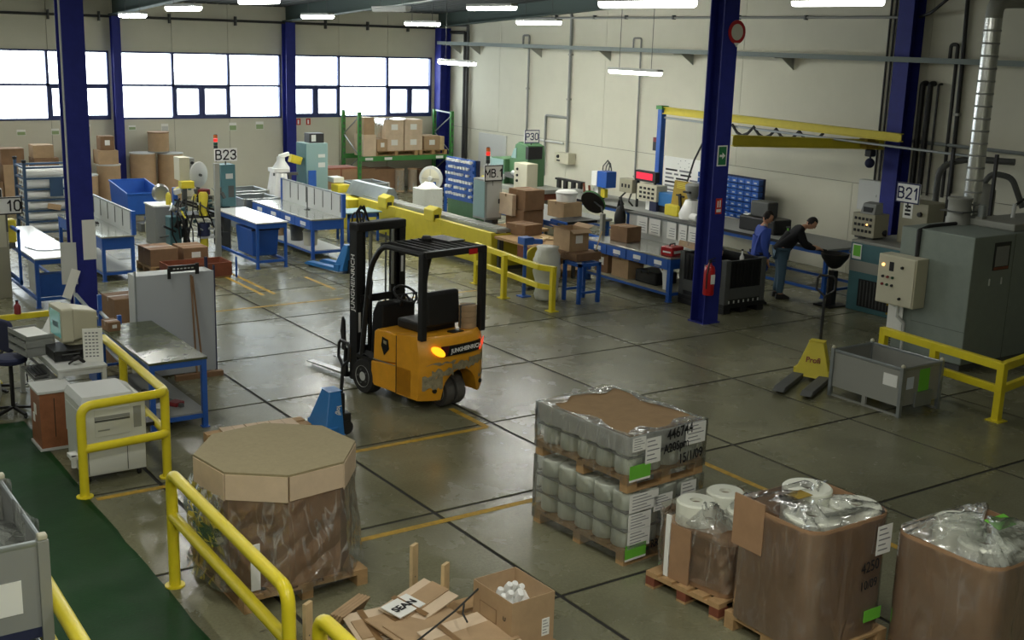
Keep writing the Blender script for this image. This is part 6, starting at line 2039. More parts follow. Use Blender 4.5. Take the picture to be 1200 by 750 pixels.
wooden_pallet('small wooden pallet under the long blue bench end', 14.3, 18.9, 0.8, 0.6, 0)
# ================================================================ work area behind: boxes, disc lamp
t = thing('work_table','grey-topped table with boxes between press and workbench','table',(15.7,21.3,0))
B('top','grey_mid',t,-0.7,-1.3,0.82,0.8,1.3,0.87)
B('blue_edge','bench_blue',t,-0.72,-1.3,0.76,-0.7,1.3,0.87)
for sx in (-0.65,0.7):
    for sy in (-1.25,1.2):
        B('leg','bench_blue',t,sx,sy,0,sx+0.06,sy+0.06,0.82)
carton('square brown carton under the white tub on the middle table', 15.7, 20.7, 0.872, 0.5, 0.6, 0.34, 0, 'cardboard')
t = thing('white_tub','white round tub standing on the square brown carton','tub',(15.7,20.65,1.215))
MB().lathe([(0,0),(0.22,0),(0.24,0.2),(0.2,0.24),(0,0.24)],22).build('tub','white',t,True)
MB().lathe([(0.235,0.17),(0.25,0.17),(0.25,0.2),(0.235,0.2)],22).build('rim','grey_light',t,True)
t = thing('black_tray','black plastic tray on the middle table beside the tub','tray',(15.4,19.95,0.872))
B('tray','black',t,-0.4,-0.3,0,0.4,0.3,0.06,0.01)
B('blue_edge','bench_blue',t,-0.42,-0.3,0.0,-0.4,0.3,0.05)
carton('low brown carton on the floor under the middle table', 15.0, 20.1, 0, 0.6, 0.6, 0.4, 0, 'cardboard_dark')
t = thing('disc_lamp','dark green disc shade on a grey post beside the long bench','lamp',(15.1,18.6,0))
B('post','galv_dull',t,-0.05,-0.04,0,0.03,0.04,1.25)
RD = Matrix.Rotation(math.radians(20),3,'Z') @ Matrix.Rotation(math.radians(60),3,'Y')
MB().lathe([(0,0.0),(0.26,0.0),(0.28,0.03),(0.2,0.07),(0.06,0.1),(0,0.1)],24,(0.15,0.55,1.4),RD).build('shade','rack_green',t,True)
MB().lathe([(0,-0.012),(0.27,-0.012),(0.27,0.0),(0,0.0)],24,(0.15,0.55,1.4),RD).build('shade_face','black',t,True)
MB().path([(0,0,1.2),(0.1,0.2,1.35),(0.15,0.5,1.42)],0.02,6).build('arm','black',t,True)
t = thing('hanging_bag','black bag hanging from the arm beside the paper boards','bag',(15.42,18.45,0.9))
MB().sphere((0,0,0.22),(0.12,0.14,0.3),12,8).tube((0,0.1,0.4),(0,0.04,0.62),0.03,6).tube((0,-0.1,0.42),(0,-0.02,0.6),0.025,6).build('bag','black',t,True)
B('strap','black',t,-0.01,-0.02,0.5,0.01,0.02,0.7)
# ================================================================ long blue workbench with drawers
b4 = bench('drawer_bench','long blue workbench with labelled drawers and papers above it',14.5,15.85,15.55,18.35,0.83,'metal_top','bench_blue',0.08,0.1,shelf='beige_dark',drawers=4,back=0.46,papers=0)
B('end_cabinet','grey_light',b4,0.3,-0.03,0.05,0.95,0.0,0.72)
rp = random.Random(3)
for k, (y, w, mt) in enumerate(((0.25,0.2,'paper_blue'),(0.52,0.24,'paper'),(0.8,0.22,'paper'),(1.12,0.26,'paper'),(1.62,0.34,'paper'),(2.0,0.32,'paper'))):
    p = B('paper_sheet',mt,b4,0.995,y-w/2,0.95,1.0,y+w/2,1.27)
    for q in range(4):
        B('print_line','ink_grey',p,0.9935,y-w*0.35,1.0+q*0.05,0.995,y+w*(0.1+0.25*rp.random()),1.01+q*0.05)
B('top_shelf','grey_dark',b4,0.98,0.0,1.29,1.25,2.5,1.31)
carton('brown carton standing on the drawer bench', 15.0, 17.75, 0.832, 0.4, 0.46, 0.3, 6, 'cardboard_dark')
carton('white-labelled carton under the drawer bench at its far end', 14.8, 18.0, 0.192, 0.36, 0.4, 0.42, 0, 'cardboard_dark', 'x')
carton('plain brown carton under the drawer bench', 14.8, 17.4, 0.192, 0.4, 0.5, 0.4, 0, 'cardboard')
t = thing('black_case','black tool case under the drawer bench','case',(14.9,16.7,0.192))
B('case','black',t,-0.25,-0.3,0,0.3,0.3,0.24,0.03)
MB().path([(-0.26,-0.1,0.2),(-0.3,-0.1,0.26),(-0.3,0.1,0.26),(-0.26,0.1,0.2)],0.015,6).build('handle','black',t)
t = thing('white_bracket','white triangular bracket plate leaning under the drawer bench','bracket',(14.62,16.05,0.192))
MB().prism([(0.0,0.0),(0.08,0.0),(0.12,0.3),(0.35,0.5),(0.0,0.5)],-0.02,0.0,'x').build('plate','white',t)
B('hole','wood',t,-0.025,0.1,0.35,-0.02,0.14,0.4)
t = thing('red_toolbox','red tool case at the near end of the drawer bench','case',(14.75,16.1,0.832),10)
B('case','red',t,-0.17,-0.14,0,0.17,0.14,0.17,0.02)
B('lettering_band','white',t,-0.175,-0.1,0.06,-0.17,0.08,0.09)
B('lettering_band','white',t,-0.12,-0.145,0.05,0.1,-0.14,0.1)
MB().path([(-0.08,0,0.17),(-0.07,0,0.21),(0.07,0,0.21),(0.08,0,0.17)],0.012,6).build('handle','black',t)
# ================================================================ far bench along the wall with its tools
fb = bench('wall_bench','long dark-edged bench in front of the right wall',17.45,14.75,18.7,24.2,0.95,'grey_mid','bench_blue',0.07,0.08,cat='workbench',top_t=0.04)
B('front_edge','black',fb,-0.02,0,0.9,-0.012,9.4,0.955)
t = thing('led_display','black counter display with red digits on the wall bench','display',(17.9,20.55,0.95))
B('case','black',t,-0.05,-0.36,0.62,0.08,0.36,0.86)
B('digits','led_red',t,-0.056,-0.26,0.67,-0.05,0.3,0.82)
for s in (-0.3,0.3):
    B('post','black',t,-0.02,s-0.02,0,0.03,s+0.02,0.62)
t = thing('control_box','beige control box with rows of dark switches below the red display','control box',(17.85,20.35,0.95))
cb = B('box','beige',t,-0.12,-0.36,0.22,0.2,0.32,0.58,0.01)
for i in range(3):
    for j in range(4):
        B('switch','ink',cb,-0.13,-0.28+j*0.14,0.27+i*0.1,-0.12,-0.2+j*0.14,0.32+i*0.1)
B('stand','white',t,-0.02,-0.1,0,0.12,0.1,0.22)
B('blue_foot','navy',t,-0.1,-0.35,0,0.1,-0.12,0.22)
t = thing('control_box','smaller beige control box left of the switch box','control box',(17.9,21.15,0.95))
cb = B('box','beige_dark',t,-0.1,-0.22,0.3,0.15,0.24,0.62,0.01)
for j in range(3):
    B('switch','ink',cb,-0.11,-0.14+j*0.12,0.42,-0.1,-0.09+j*0.12,0.5)
MB().path([(0,0.1,0.3),(-0.1,0.2,0.15),(-0.05,0.1,0.0)],0.02,6).path([(0,-0.1,0.3),(-0.12,-0.15,0.12),(-0.02,-0.2,0.0)],0.02,6).build('cable','black',t,True)
t = thing('blue_case','blue and white binder box on the wall bench','box',(17.75,21.95,0.95))
B('box','bench_blue',t,-0.1,-0.26,0.34,0.2,0.1,0.72,0.01)
B('spine','white',t,-0.11,0.1,0.36,0.2,0.3,0.7)
B('stand','grey_light',t,-0.05,0.1,0,0.1,0.25,0.34)
B('stand','machine_yellow',t,-0.05,-0.15,0.1,0.05,0.0,0.3)
t = thing('cable_reel','brown reel with looped cables behind the blue binder box','reel',(18.0,22.35,0.95))
MB().lathe([(0,-0.04),(0.22,-0.04),(0.22,0.04),(0,0.04)],20,(0,0,0.42),Matrix.Rotation(PI/2,3,'Y')).build('reel','wood_red',t,True)
B('foot','grey_dark',t,-0.06,-0.12,0,0.06,0.12,0.22)
for k in range(3):
    MB().path([(0,-0.05-k*0.1,0.5),(0,-0.08-k*0.12,0.8),(0,-0.25-k*0.05,0.95-k*0.03),(0,-0.4,0.75),(0,-0.42,0.4)],0.012,6).build('cable_loop','pipe_dark',t,True)
t = thing('blue_tub','bright blue plastic crate on the wall bench','crate',(17.95,19.75,0.95))
MB().box(-0.15,-0.28,0.15,0.2,0.28,0.45).build('crate','jack_blue',t,bevel=0.02)
B('stand','black',t,-0.12,-0.26,0,0.16,0.26,0.15)
t = thing('yellow_fixture','yellow slotted fixture plate standing on the wall bench','fixture',(17.8,19.3,0.95))
MB().add([(-0.02,-0.32,0.0),(-0.02,0.28,0.0),(-0.02,0.16,0.78),(-0.02,-0.36,0.78),(0.03,-0.32,0.0),(0.03,0.28,0.0),(0.03,0.16,0.78),(0.03,-0.36,0.78)],[(0,1,2,3),(7,6,5,4),(0,4,5,1),(1,5,6,2),(2,6,7,3),(3,7,4,0)]).build('plate','dark_yellow',t)
for k in range(4):
    B('slot','machine_yellow',t,-0.026,-0.2,0.62+k*0.035,-0.02,0.08,0.635+k*0.035)
MB().bar((-0.05,-0.12,0.1),(-0.05,-0.05,0.5),0.04,0.06).bar((-0.05,-0.2,0.45),(-0.05,0.05,0.47),0.03,0.03).build('clamp_arm','black',t)
B('foot','machine_yellow',t,-0.14,-0.1,0,0.06,0.32,0.24,0.02)
t = thing('covered_device','white cloth-covered device with a steel dome on the wall bench','machine',(17.72,18.8,0.95))
MB().lathe([(0,0),(0.26,0.01),(0.28,0.12),(0.2,0.3),(0.15,0.42),(0,0.45)],16).build('cloth','white',t,True)
MB().lathe([(0,0.45),(0.1,0.45),(0.14,0.56),(0.17,0.66),(0.18,0.74),(0.12,0.78),(0,0.8)],12).build('dome','grey_mid',t,True)
B('dome_slot','black',t,-0.2,-0.1,0.58,-0.14,0.1,0.62)
MB().lathe([(0,0),(0.09,0.0),(0.09,0.2),(0,0.2)],14,(-0.22,-0.25,0.09),Matrix.Rotation(PI/2,3,'X')).build('paper_roll','white',t,True)
t = thing('chart_board','white wall chart with rows of dark text on the right wall','chart',(XW-0.01,21.6,1.36))
cb = B('board','paper',t,-0.02,-0.72,-0.58,0.0,0.7,0.58)
rp = random.Random(6)
for k in range(8):
    z = 0.26-k*0.1
    a = 0.62
    for q in range(3):
        w = rp.uniform(0.15,0.5)
        if a-w < -0.66:
            break
        B('text_bar','ink_grey' if (k+q) % 3 else 'ink',cb,-0.024,a-w,z-0.022,-0.02,a,z+0.022)
        a -= w+0.08
for k in range(7):
    a = 2*PI*k/7
    B('diagram_mark','ink_grey',cb,-0.023,-0.05+0.2*math.cos(a),0.42+0.1*math.sin(a),-0.02,-0.02+0.2*math.cos(a),0.435+0.1*math.sin(a))
bw = thing('bin_wall','blue wall of small parts bins behind the dark column','bin wall',(19.35,18.35,0))
B('back_plate','navy',bw,0.06,0,0.85,0.12,2.0,1.8)
B('leg','navy',bw,0.06,0.1,0,0.12,0.2,0.85)
B('leg','navy',bw,0.06,1.8,0,0.12,1.9,0.85)
bp = None
for i in range(7):
    for j in range(9):
        if bp is None:
            bp = MB().box(-0.08,0,0,0.06,0.2,0.11).build('parts_bin','bench_blue',bw)
            lp = MB().box(-0.084,0.06,0.03,-0.08,0.14,0.06).build('bin_label','grey_light',bp)
            o = bp
        else:
            o = bp.copy()
            COL.objects.link(o)
            l2 = lp.copy()
            COL.objects.link(l2)
            l2.parent = o
        o.location = (0, 0.02+j*0.218, 0.87+i*0.132)
t = thing('machine_tool','dark bench machine under the blue bin wall','machine',(17.95,16.9,0.95))
B('body','black',t,-0.2,-0.5,0,0.3,0.5,0.3,0.03)
B('head','grey_dark',t,-0.1,-0.2,0.3,0.2,0.3,0.62,0.03)
B('paper','paper',t,-0.1,0.35,0.3,0.1,0.48,0.32)
t = thing('green_bottle','yellow-green spray bottle on the wall bench by the blue-coated man','bottle',(17.6,15.9,0.95))
MB().lathe([(0,0),(0.05,0),(0.05,0.14),(0.02,0.19),(0.02,0.24),(0,0.24)],12).build('bottle','tag_green',t,True)
MB().bar((0,0.05,0.25),(0,-0.06,0.26),0.03,0.03).build('trigger','black',t)
for i in range(3):
    t = thing('hand_tool', ('left','middle','right')[i]+' steel hand tool standing in a row on the far end of the wall bench', 'tool', (18.3,22.9+0.22*i,0.95))
    MB().tube((0,0,0),(0.02,0.06,0.18+0.03*i),0.03,8).build('handle','wood_red' if i else 'grey_dark',t)
    B('base','grey_mid',t,-0.06,-0.06,0,0.06,0.06,0.02)
# ================================================================ jib crane
t = thing('jib_crane','yellow jib crane beam on a blue post before the right wall','crane',(18.3,20.6,0))
B('post','bench_blue',t,-0.07,-0.07,0,0.07,0.07,3.2,0.01)
B('post_foot','bench_blue',t,-0.2,-0.2,0,0.2,0.2,0.02)
B('post_head','rack_green',t,-0.1,-0.1,3.2,0.1,0.1,3.28)
bm = MB()
for w, z0, z1 in ((0.06,3.1,3.12),(0.06,3.24,3.26),(0.012,3.12,3.24)):
    bm.add([(-w,-0.05,z0),(w,-0.05,z0),(w+0.4,-6.3,z0-0.12),(-w+0.4,-6.3,z0-0.12),(-w,-0.05,z1),(w,-0.05,z1),(w+0.4,-6.3,z1-0.12),(-w+0.4,-6.3,z1-0.12)],[(0,3,2,1),(4,5,6,7),(0,1,5,4),(1,2,6,5),(2,3,7,6),(3,0,4,7)])
bm.build('beam','machine_yellow',t)
MB().tube((0.0,-0.1,3.02),(0.4,-7.8,2.86),0.025,6).build('cable_rail','galv',t,True)
MB().path([(0.05,-2.2,3.02)]+[(0.05+0.02*k,-2.2-0.14*k,3.0-0.2*abs(math.sin(k*PI/4))) for k in range(1,17)],0.032,6).build('festoon_cable','black',t,True)
MB().path([(-0.2,-1.7,2.75),(-0.32,-1.5,2.2),(-0.42,-1.35,1.5)],0.02,6).build('hoist_cable','black',t,True)
B('control_pendant','black',t,-0.05,0.08,2.25,0.05,0.2,2.45)
B('control_lamp','red_dark',t,-0.05,0.08,2.45,0.05,0.2,2.55)
t = thing('crane_arm','second yellow crane girder from the dark column to the wall','crane',(0,0,0))
m = MB()
a, b = Vector((16.6,16.6,2.76)), Vector((19.6,15.4,2.74))
m.bar(a,b,0.14,0.02).bar(a+Vector((0,0,0.2)),b+Vector((0,0,0.16)),0.14,0.02).bar(a+Vector((0,0,0.1)),b+Vector((0,0,0.08)),0.02,0.2)
m.build('girder','machine_yellow',t)
MB().cbox((19.3,15.52,2.84),(0.35,0.2,0.2)).build('trolley','dark_yellow',t)
MB().cbox((19.35,15.5,2.65),(0.16,0.16,0.14)).build('hoist_block','black',t,bevel=0.02)
MB().sphere((19.36,15.5,2.45),0.1,10,8).tube((19.36,15.5,2.45),(19.36,15.5,2.6),0.02,6).build('hook_block','navy',t,True)
# ================================================================ black pallet box
t = thing('pallet_box','black folding plastic pallet box behind the extinguisher column','pallet box',(15.2,15.22,0))
L, Wd, H = 1.0, 1.2, 0.97
for sx in (-1,1):
    for sy in (-1,1):
        B('corner','grey_dark',t,sx*(L/2-0.06)-0.06,sy*(Wd/2-0.06)-0.06,0.17,sx*(L/2-0.06)+0.06,sy*(Wd/2-0.06)+0.06,H,0.01)
for sy in (-1,1):
    B('wall','black',t,-L/2+0.12,sy*(Wd/2-0.05)-0.03,0.17,L/2-0.12,sy*(Wd/2-0.05)+0.03,H-0.02)
    B('lower_band','grey_dark',t,-L/2+0.12,sy*(Wd/2-0.02)-0.02,0.26,L/2-0.12,sy*(Wd/2-0.02)+0.02,0.46)
    for k in range(8):
        B('rib','black',t,-L/2+0.16+k*0.09,sy*(Wd/2-0.0)-0.012,0.48,-L/2+0.18+k*0.09,sy*(Wd/2-0.0)+0.005,H-0.05)
for sx in (-1,1):
    B('wall','black',t,sx*(L/2-0.05)-0.03,-Wd/2+0.12,0.17,sx*(L/2-0.05)+0.03,Wd/2-0.12,H-0.02)
    B('lower_band','grey_dark',t,sx*(L/2-0.02)-0.02,-Wd/2+0.12,0.26,sx*(L/2-0.02)+0.02,Wd/2-0.12,0.46)
    for k in range(9):
        B('rib','black',t,sx*L/2-0.012,-Wd/2+0.16+k*0.1,0.48,sx*L/2+0.005,-Wd/2+0.18+k*0.1,H-0.05)
B('base','black',t,-L/2,-Wd/2,0.1,L/2,Wd/2,0.18,0.01)
for sx in (-1,0,1):
    B('foot','black',t,sx*0.42-0.08,-Wd/2,0,sx*0.42+0.08,Wd/2,0.1,0.01)
for k in range(7):
    B('vent','grey_light',t,-0.4+k*0.12,-Wd/2-0.004,0.19,-0.37+k*0.12,-Wd/2,0.24)
t = carton('flat slanted brown carton lying on the black pallet box', 14.93, 15.55, 0.99, 0.55, 0.66, 0.1, -12, 'cardboard')
t.rotation_euler = (0, math.radians(12), math.radians(-12))
t = thing('white_bottle','small white bottle inside the black pallet box','bottle',(15.4,14.95,0.72))
MB().lathe([(0,0),(0.04,0),(0.04,0.22),(0.015,0.27),(0.015,0.33),(0,0.33)],10).build('bottle','white',t,True)
B('cap','black',t,-0.015,-0.015,0.33,0.015,0.015,0.36)
# ================================================================ B21 machine and enclosure
t = thing('feed_hopper','black funnel hopper on a stand at the end of the wall bench','hopper',(17.12,14.28,0))
MB().lathe([(0.05,0.7),(0.12,0.74),(0.24,0.9),(0.26,0.98),(0.24,0.99),(0.2,0.92),(0.05,0.78)],20).build('funnel','black',t,True)
B('stand','black',t,-0.06,-0.06,0,0.06,0.06,0.66)
B('foot','black',t,-0.25,-0.2,0,0.25,0.2,0.03)
MB().path([(0.2,-0.2,1.0),(0.33,-0.3,1.3),(0.5,-0.5,1.42),(0.62,-0.6,1.4)],0.06,8).build('feed_arm','black',t,True)
MB().path([(0.3,-0.25,0.95),(0.35,-0.35,0.7),(0.33,-0.4,0.2)],0.015,6).build('hose','black',t,True)
mc = thing('teal_machine','teal B21 machine with a grated lower opening','machine',(17.2,12.9,0))
B('body','teal',mc,0.0,-0.3,0.0,1.4,1.1,1.24,0.015)
B('grey_band','galv_dull',mc,-0.006,-0.3,0.72,0.0,1.1,0.92)
B('top_slab','galv_dull',mc,0.0,-0.3,1.24,1.4,1.1,1.29,0.01)
gr = B('grate_recess','black',mc,-0.008,0.15,0.1,0.0,0.85,0.6)
for k in range(9):
    B('grate_bar','grey_dark',gr,-0.02,0.18+k*0.075,0.12,-0.008,0.2+k*0.075,0.58)
B('instruction_sheet','paper',mc,-0.012,0.85,0.95,-0.006,1.05,1.22)
B('sheet_green','tag_green',mc,-0.014,0.87,1.0,-0.012,1.03,1.2)
t = thing('control_box','beige control box with a lit pilot lamp on the teal machine','control box',(17.55,13.95,1.29))
cb = B('box','beige_dark',t,-0.15,-0.26,0.04,0.25,0.24,0.46,0.01)
for i in range(3):
    for j in range(5):
        B('switch','ink',cb,-0.16,-0.2+j*0.085,0.12+i*0.11,-0.15,-0.15+j*0.085,0.17+i*0.11)
MB().sphere((-0.16,-0.1,0.27),0.018,8,6).build('pilot_lamp','pilot',t)
B('foot','grey_dark',t,-0.1,-0.2,0,0.2,0.2,0.04)
t = thing('radio','small grey device on top of the beige control box','device',(17.55,13.9,1.75))
MB().add([(-0.12,-0.16,0),(0.12,-0.16,0),(0.12,0.16,0),(-0.12,0.16,0),(-0.06,-0.14,0.18),(0.12,-0.14,0.2),(0.12,0.14,0.2),(-0.06,0.14,0.18)],[(0,3,2,1),(4,5,6,7),(0,1,5,4),(1,2,6,5),(2,3,7,6),(3,0,4,7)]).build('case','grey_mid',t)
B('screen','black',t,-0.11,-0.1,0.03,-0.085,0.1,0.12)
t = thing('tall_cabinet','tall beige cabinet behind the teal machine under the B21 sign','cabinet',(17.75,12.85,1.29))
B('body','beige_dark',t,0,0.0,0,0.6,0.6,0.74,0.01)
B('notice','paper',t,-0.006,0.32,0.45,0,0.52,0.72)
for k in range(3):
    B('notice_mark','ink',t,-0.008,0.36,0.5+k*0.07,-0.006,0.48,0.54+k*0.07)
MB().lathe([(0,0),(0.045,0),(0.04,0.05),(0,0.05)],12,(0,0.15,0.55),Matrix.Rotation(-PI/2,3,'Y')).build('rotary_switch','black',t)
station_sign('station_sign','white station sign reading B21 on the tall beige cabinet',17.72,13.28,2.19,0.5,0.36,'B21',0.19,'-x','ink_blue',stand=0.1)
t = thing('wall_box','pale grey wall box behind the B21 sign','switch box',(19.9,15.8,1.75))
B('box','grey_light',t,-0.1,-0.28,-0.32,0.09,0.28,0.3,0.01)
B('lock','grey_dark',t,-0.11,-0.2,-0.02,-0.1,-0.2,0.03)
en = thing('enclosure','large grey sheet-metal machine enclosure at the right edge','machine',(15.2,10.15,0))
B('main_body','enclosure',en,0.0,0.0,0.1,3.0,0.95,2.03,0.015)
B('rear_body','enclosure',en,0.02,0.95,0.1,2.2,1.3,2.02,0.015)
B('plinth','grey_dark',en,0.05,0.05,0.0,2.9,1.25,0.1)
B('panel_seam','grey_dark',en,-0.004,0.0,0.6,0.0,0.95,0.606)
B('front_seam','grey_dark',en,1.0,-0.004,0.1,1.006,0.0,2.03)
B('lid','galv_dull',en,1.1,0.1,2.03,3.0,0.9,2.14,0.02)
pl = B('warning_plate','black',en,0.5,-0.01,1.5,0.9,0.0,1.92)
B('plate_picture','grey_mid',pl,0.54,-0.014,1.56,0.86,-0.01,1.86)
B('plate_mark','wood_red',pl,0.52,-0.015,1.51,0.88,-0.012,1.55)
B('latch','grey_light',en,0.45,-0.015,1.28,0.47,0,1.38)
B('latch','grey_light',en,0.75,-0.015,1.28,0.77,0,1.38)
MB().path([(1.2,0.98,2.05),(0.2,0.95,2.05),(-0.025,0.95,2.0),(-0.025,0.95,1.4)],0.03,6).build('conduit','black',en,True)
t = thing('beige_cabinet','beige control cabinet with buttons on the front of the enclosure','control box',(15.19,11.22,0.84))
bx = B('box','beige',t,-0.28,-0.34,0,0.0,0.36,0.76,0.012)
B('door','beige',bx,-0.295,-0.32,0.02,-0.28,0.34,0.74,0.006)
MB().sphere((-0.3,0.25,0.6),0.025,8,6).build('pilot_lamp','pilot',t)
for j in range(3):
    for i in range(2):
        MB().lathe([(0,0),(0.022,0),(0.02,0.025),(0,0.025)],8,(-0.295,0.24-j*0.09,0.42-i*0.12),Matrix.Rotation(-PI/2,3,'Y')).build('button',('black','red_dark','beacon_green')[(i+j) % 3],t)
B('meter','ink',t,-0.3,0.06,0.52,-0.294,0.14,0.66)
for z in (0.12,0.6):
    MB().lathe([(0,0),(0.025,0),(0.02,0.03),(0,0.03)],8,(-0.295,-0.1,z),Matrix.Rotation(-PI/2,3,'Y')).build('lock','black',t)
MB().path([(-0.1,0.05,0),(-0.1,0.05,-0.2),(-0.05,-0.05,-0.3),(-0.05,-0.05,-0.84)],0.025,6).build('cable_run','grey_light',t,True)
B('paper_sheet','paper',t,-0.014,0.02,-0.45,-0.004,0.3,-0.03)
t = thing('small_fence','low yellow tube frame on the floor before the teal machine','railing',(16.75,12.75,0))
for z in (0.2,0.36,0.48):
    MB().tube((0,0.0,z),(0.25,-0.8,z),0.02,6).build('rail','dark_yellow',t)
for k in range(2):
    MB().tube((0.02+k*0.2,-0.06-k*0.66,0),(0.02+k*0.2,-0.06-k*0.66,0.48),0.02,6).build('post','dark_yellow',t)
# ducts on the enclosure
t = thing('spiral_duct','shiny spiral steel duct rising from the enclosure','duct',(16.55,11.2,1.82))
MB().tube((0,0,0.2),(0.0,0.0,3.35),0.13,20).build('duct_pipe','spiral',t,True)
for k in range(16):
    MB().lathe([(0.13,0.3+k*0.19),(0.136,0.31+k*0.19),(0.136,0.32+k*0.19),(0.13,0.33+k*0.19)],20).build('spiral_seam','grey_mid',t,True)
MB().path(rounded([(0,0,3.35),(0,0,3.62),(1.2,-0.5,3.68),(3.0,-1.2,3.7)],0.2,5),0.13,16).build('elbow','galv_dull',t,True)
t = thing('side_duct','short grey pipe standing beside the spiral duct','pipe',(16.4,10.9,2.03))
MB().tube((0,0,0),(0.0,0.0,0.32),0.06,10).build('pipe_run','galv',t,True)
B('foot','galv_dull',t,-0.06,-0.06,0.1,0.06,0.06,0.14)
t = thing('dust_filter','grey cylindrical filter unit with hoses behind the enclosure','filter',(18.3,12.2,1.5))
MB().lathe([(0,0.0),(0.2,0.0),(0.22,0.1),(0.22,0.85),(0.14,0.95),(0,0.98)],18).build('canister','galv_dull',t,True)
B('canister_band','grey_dark',t,-0.225,-0.225,0.4,0.225,0.225,0.42)
MB().path(rounded([(0,0,0.95),(0.05,-0.1,1.15),(0.2,-0.4,1.1),(0.3,-0.6,0.6)],0.12,4),0.05,8).build('hose','grey_dark',t,True)
B('yellow_valve','machine_yellow',t,-0.3,-0.1,-0.05,0.05,0.25,0.14,0.03)
B('red_valve','red_dark',t,-0.25,0.22,0.3,-0.15,0.35,0.55,0.02)
B('frame','black',t,-0.3,-0.4,-0.2,-0.25,-0.35,1.5)
B('frame','black',t,-0.3,0.45,-0.2,-0.25,0.5,1.5)
t = thing('bent_hose','thick dark hose bending over the filter unit','hose',(18.55,13.3,1.3))
MB().path(rounded([(0,0,0),(0,0,1.35),(0.3,-0.35,1.5),(0.6,-1.1,1.5)],0.25,5),0.06,10).build('hose','grey_dark',t,True)
B('coupling','black',t,-0.08,-0.08,0.1,0.08,0.08,0.2)
t = thing('exhaust_stub','short ribbed exhaust stub on top of the enclosure','stub',(16.25,11.2,2.02))
MB().lathe([(0,0),(0.19,0),(0.19,0.1),(0.175,0.12),(0.175,0.36),(0.19,0.38),(0.19,0.42),(0,0.42)],18).build('stub','galv_dull',t,True)
B('clamp','grey_dark',t,-0.2,-0.2,0.2,0.2,0.2,0.22)
t = thing('wall_lamp','small black adjustable lamp above the enclosure lid','lamp',(17.0,10.75,2.14))
MB().tube((0,0,0),(0.02,0,0.22),0.03,8).build('post','grey_light',t,True)
MB().bar((0.05,0,0.2),(0.25,-0.05,0.32),0.03,0.03).sphere((0.28,-0.06,0.34),(0.07,0.05,0.05),10,6).build('head','black',t)
# ================================================================ pallet truck, bin and rail at right
pallet_truck('yellow hand pallet truck with worn paint beside the grey bin', 12.95, 10.98, 26, 'machine_yellow', 'Profi', 'grey_dark', True, 3, 'red_dark', 1.18)
t = thing('metal_bin','grey steel stacking bin with green label beside the yellow rail','bin',(12.92,9.74,0))
l, w, h = 0.8, 1.14, 0.64
B('panel','galv_dull',t,-l/2,-w/2,0.14,l/2,-w/2+0.01,h)
B('panel','galv_dull',t,-l/2,w/2-0.01,0.14,l/2,w/2,h)
B('panel','galv_dull',t,-l/2,-w/2+0.01,0.14,-l/2+0.01,w/2-0.01,h)
B('panel','galv_dull',t,l/2-0.01,-w/2+0.01,0.14,l/2,w/2-0.01,h)
B('base','grey_dark',t,-l/2+0.01,-w/2+0.01,0.14,l/2-0.01,w/2-0.01,0.155)
B('contents','grey_dark',t,-l/2+0.015,-w/2+0.015,0.155,l/2-0.015,w/2-0.015,0.42)
MB().path([(-l/2,-w/2,h),(l/2,-w/2,h),(l/2,w/2,h),(-l/2,w/2,h)],0.018,6,closed=True).build('rim','galv',t)
for sx in (-1,1):
    for sy in (-1,1):
        B('corner_post','galv',t,sx*l/2-0.025,sy*w/2-0.025,0,sx*l/2+0.025,sy*w/2+0.025,h+0.03)
        MB().sphere((sx*l/2,sy*w/2,h+0.04),0.03,8,6).build('stacking_pin','beige',t)
B('skid','galv_dull',t,-l/2-0.005,-0.03,0,-l/2+0.03,0.03,0.14)
B('skid','galv_dull',t,-l/2,-w/2,0.0,-l/2+0.03,w/2,0.025)
B('skid','galv_dull',t,l/2-0.03,-w/2,0.0,l/2,w/2,0.025)
B('paper_sheet','paper',t,-l/2-0.005,-0.5,0.38,-l/2-0.001,-0.28,0.54)
B('paper_sheet','paper_blue',t,-0.3,-w/2-0.005,0.36,-0.16,-w/2-0.001,0.52)
B('green_label','tag_green',t,-0.05,-w/2-0.006,0.3,0.16,-w/2-0.001,0.6)
B('latch_plate','galv',t,-0.12,-w/2-0.03,0.1,0.22,-w/2-0.002,0.3)
square_rail('yellow square guard rail around the grey enclosure',[(13.78,10.5),(13.56,8.44),(15.6,8.75)],0.78,0.42,[(13.78,10.48),(13.68,9.55),(13.56,8.44),(15.55,8.74)],0.1)
# --- far blue pallet truck
pallet_truck('far blue hand pallet truck parked beside the centre left bench', 10.55, 21.0, -78, 'jack_blue', None, 'jack_blue', True, 10, hl=0.95)

# ================================================================ people
def skin_mesh(name, verts, edges, mat, parent, root=0, sub=2, extra=None):
    """verts: {key: (x, y, z, r)}; a Skin modifier grows one continuous surface over the joints."""
    keys = list(verts)
    me = bpy.data.meshes.new(name)
    me.from_pydata([verts[k][:3] for k in keys], [(keys.index(a), keys.index(b)) for a, b in edges], [])
    o = bpy.data.objects.new(name, me)
    COL.objects.link(o)
    sk = o.modifiers.new('skin', 'SKIN')
    sk.use_smooth_shade = True
    for i, k in enumerate(keys):
        r = verts[k][3]
        rr_ = r if isinstance(r, tuple) else (r, r)
        me.skin_vertices[0].data[i].radius = rr_
        me.skin_vertices[0].data[i].use_root = (i == root)
    s = o.modifiers.new('sub', 'SUBSURF')
    s.levels = s.render_levels = sub
    bpy.context.view_layer.update()
    em = bpy.data.meshes.new_from_object(o.evaluated_get(bpy.context.evaluated_depsgraph_get()))
    bpy.data.objects.remove(o)
    v = [tuple(p.co) for p in em.vertices]
    f = [tuple(p.vertices) for p in em.polygons]
    m = MB().add(v, f)
    if extra:
        extra(m)
    return m.build(name, mat, parent, 2)

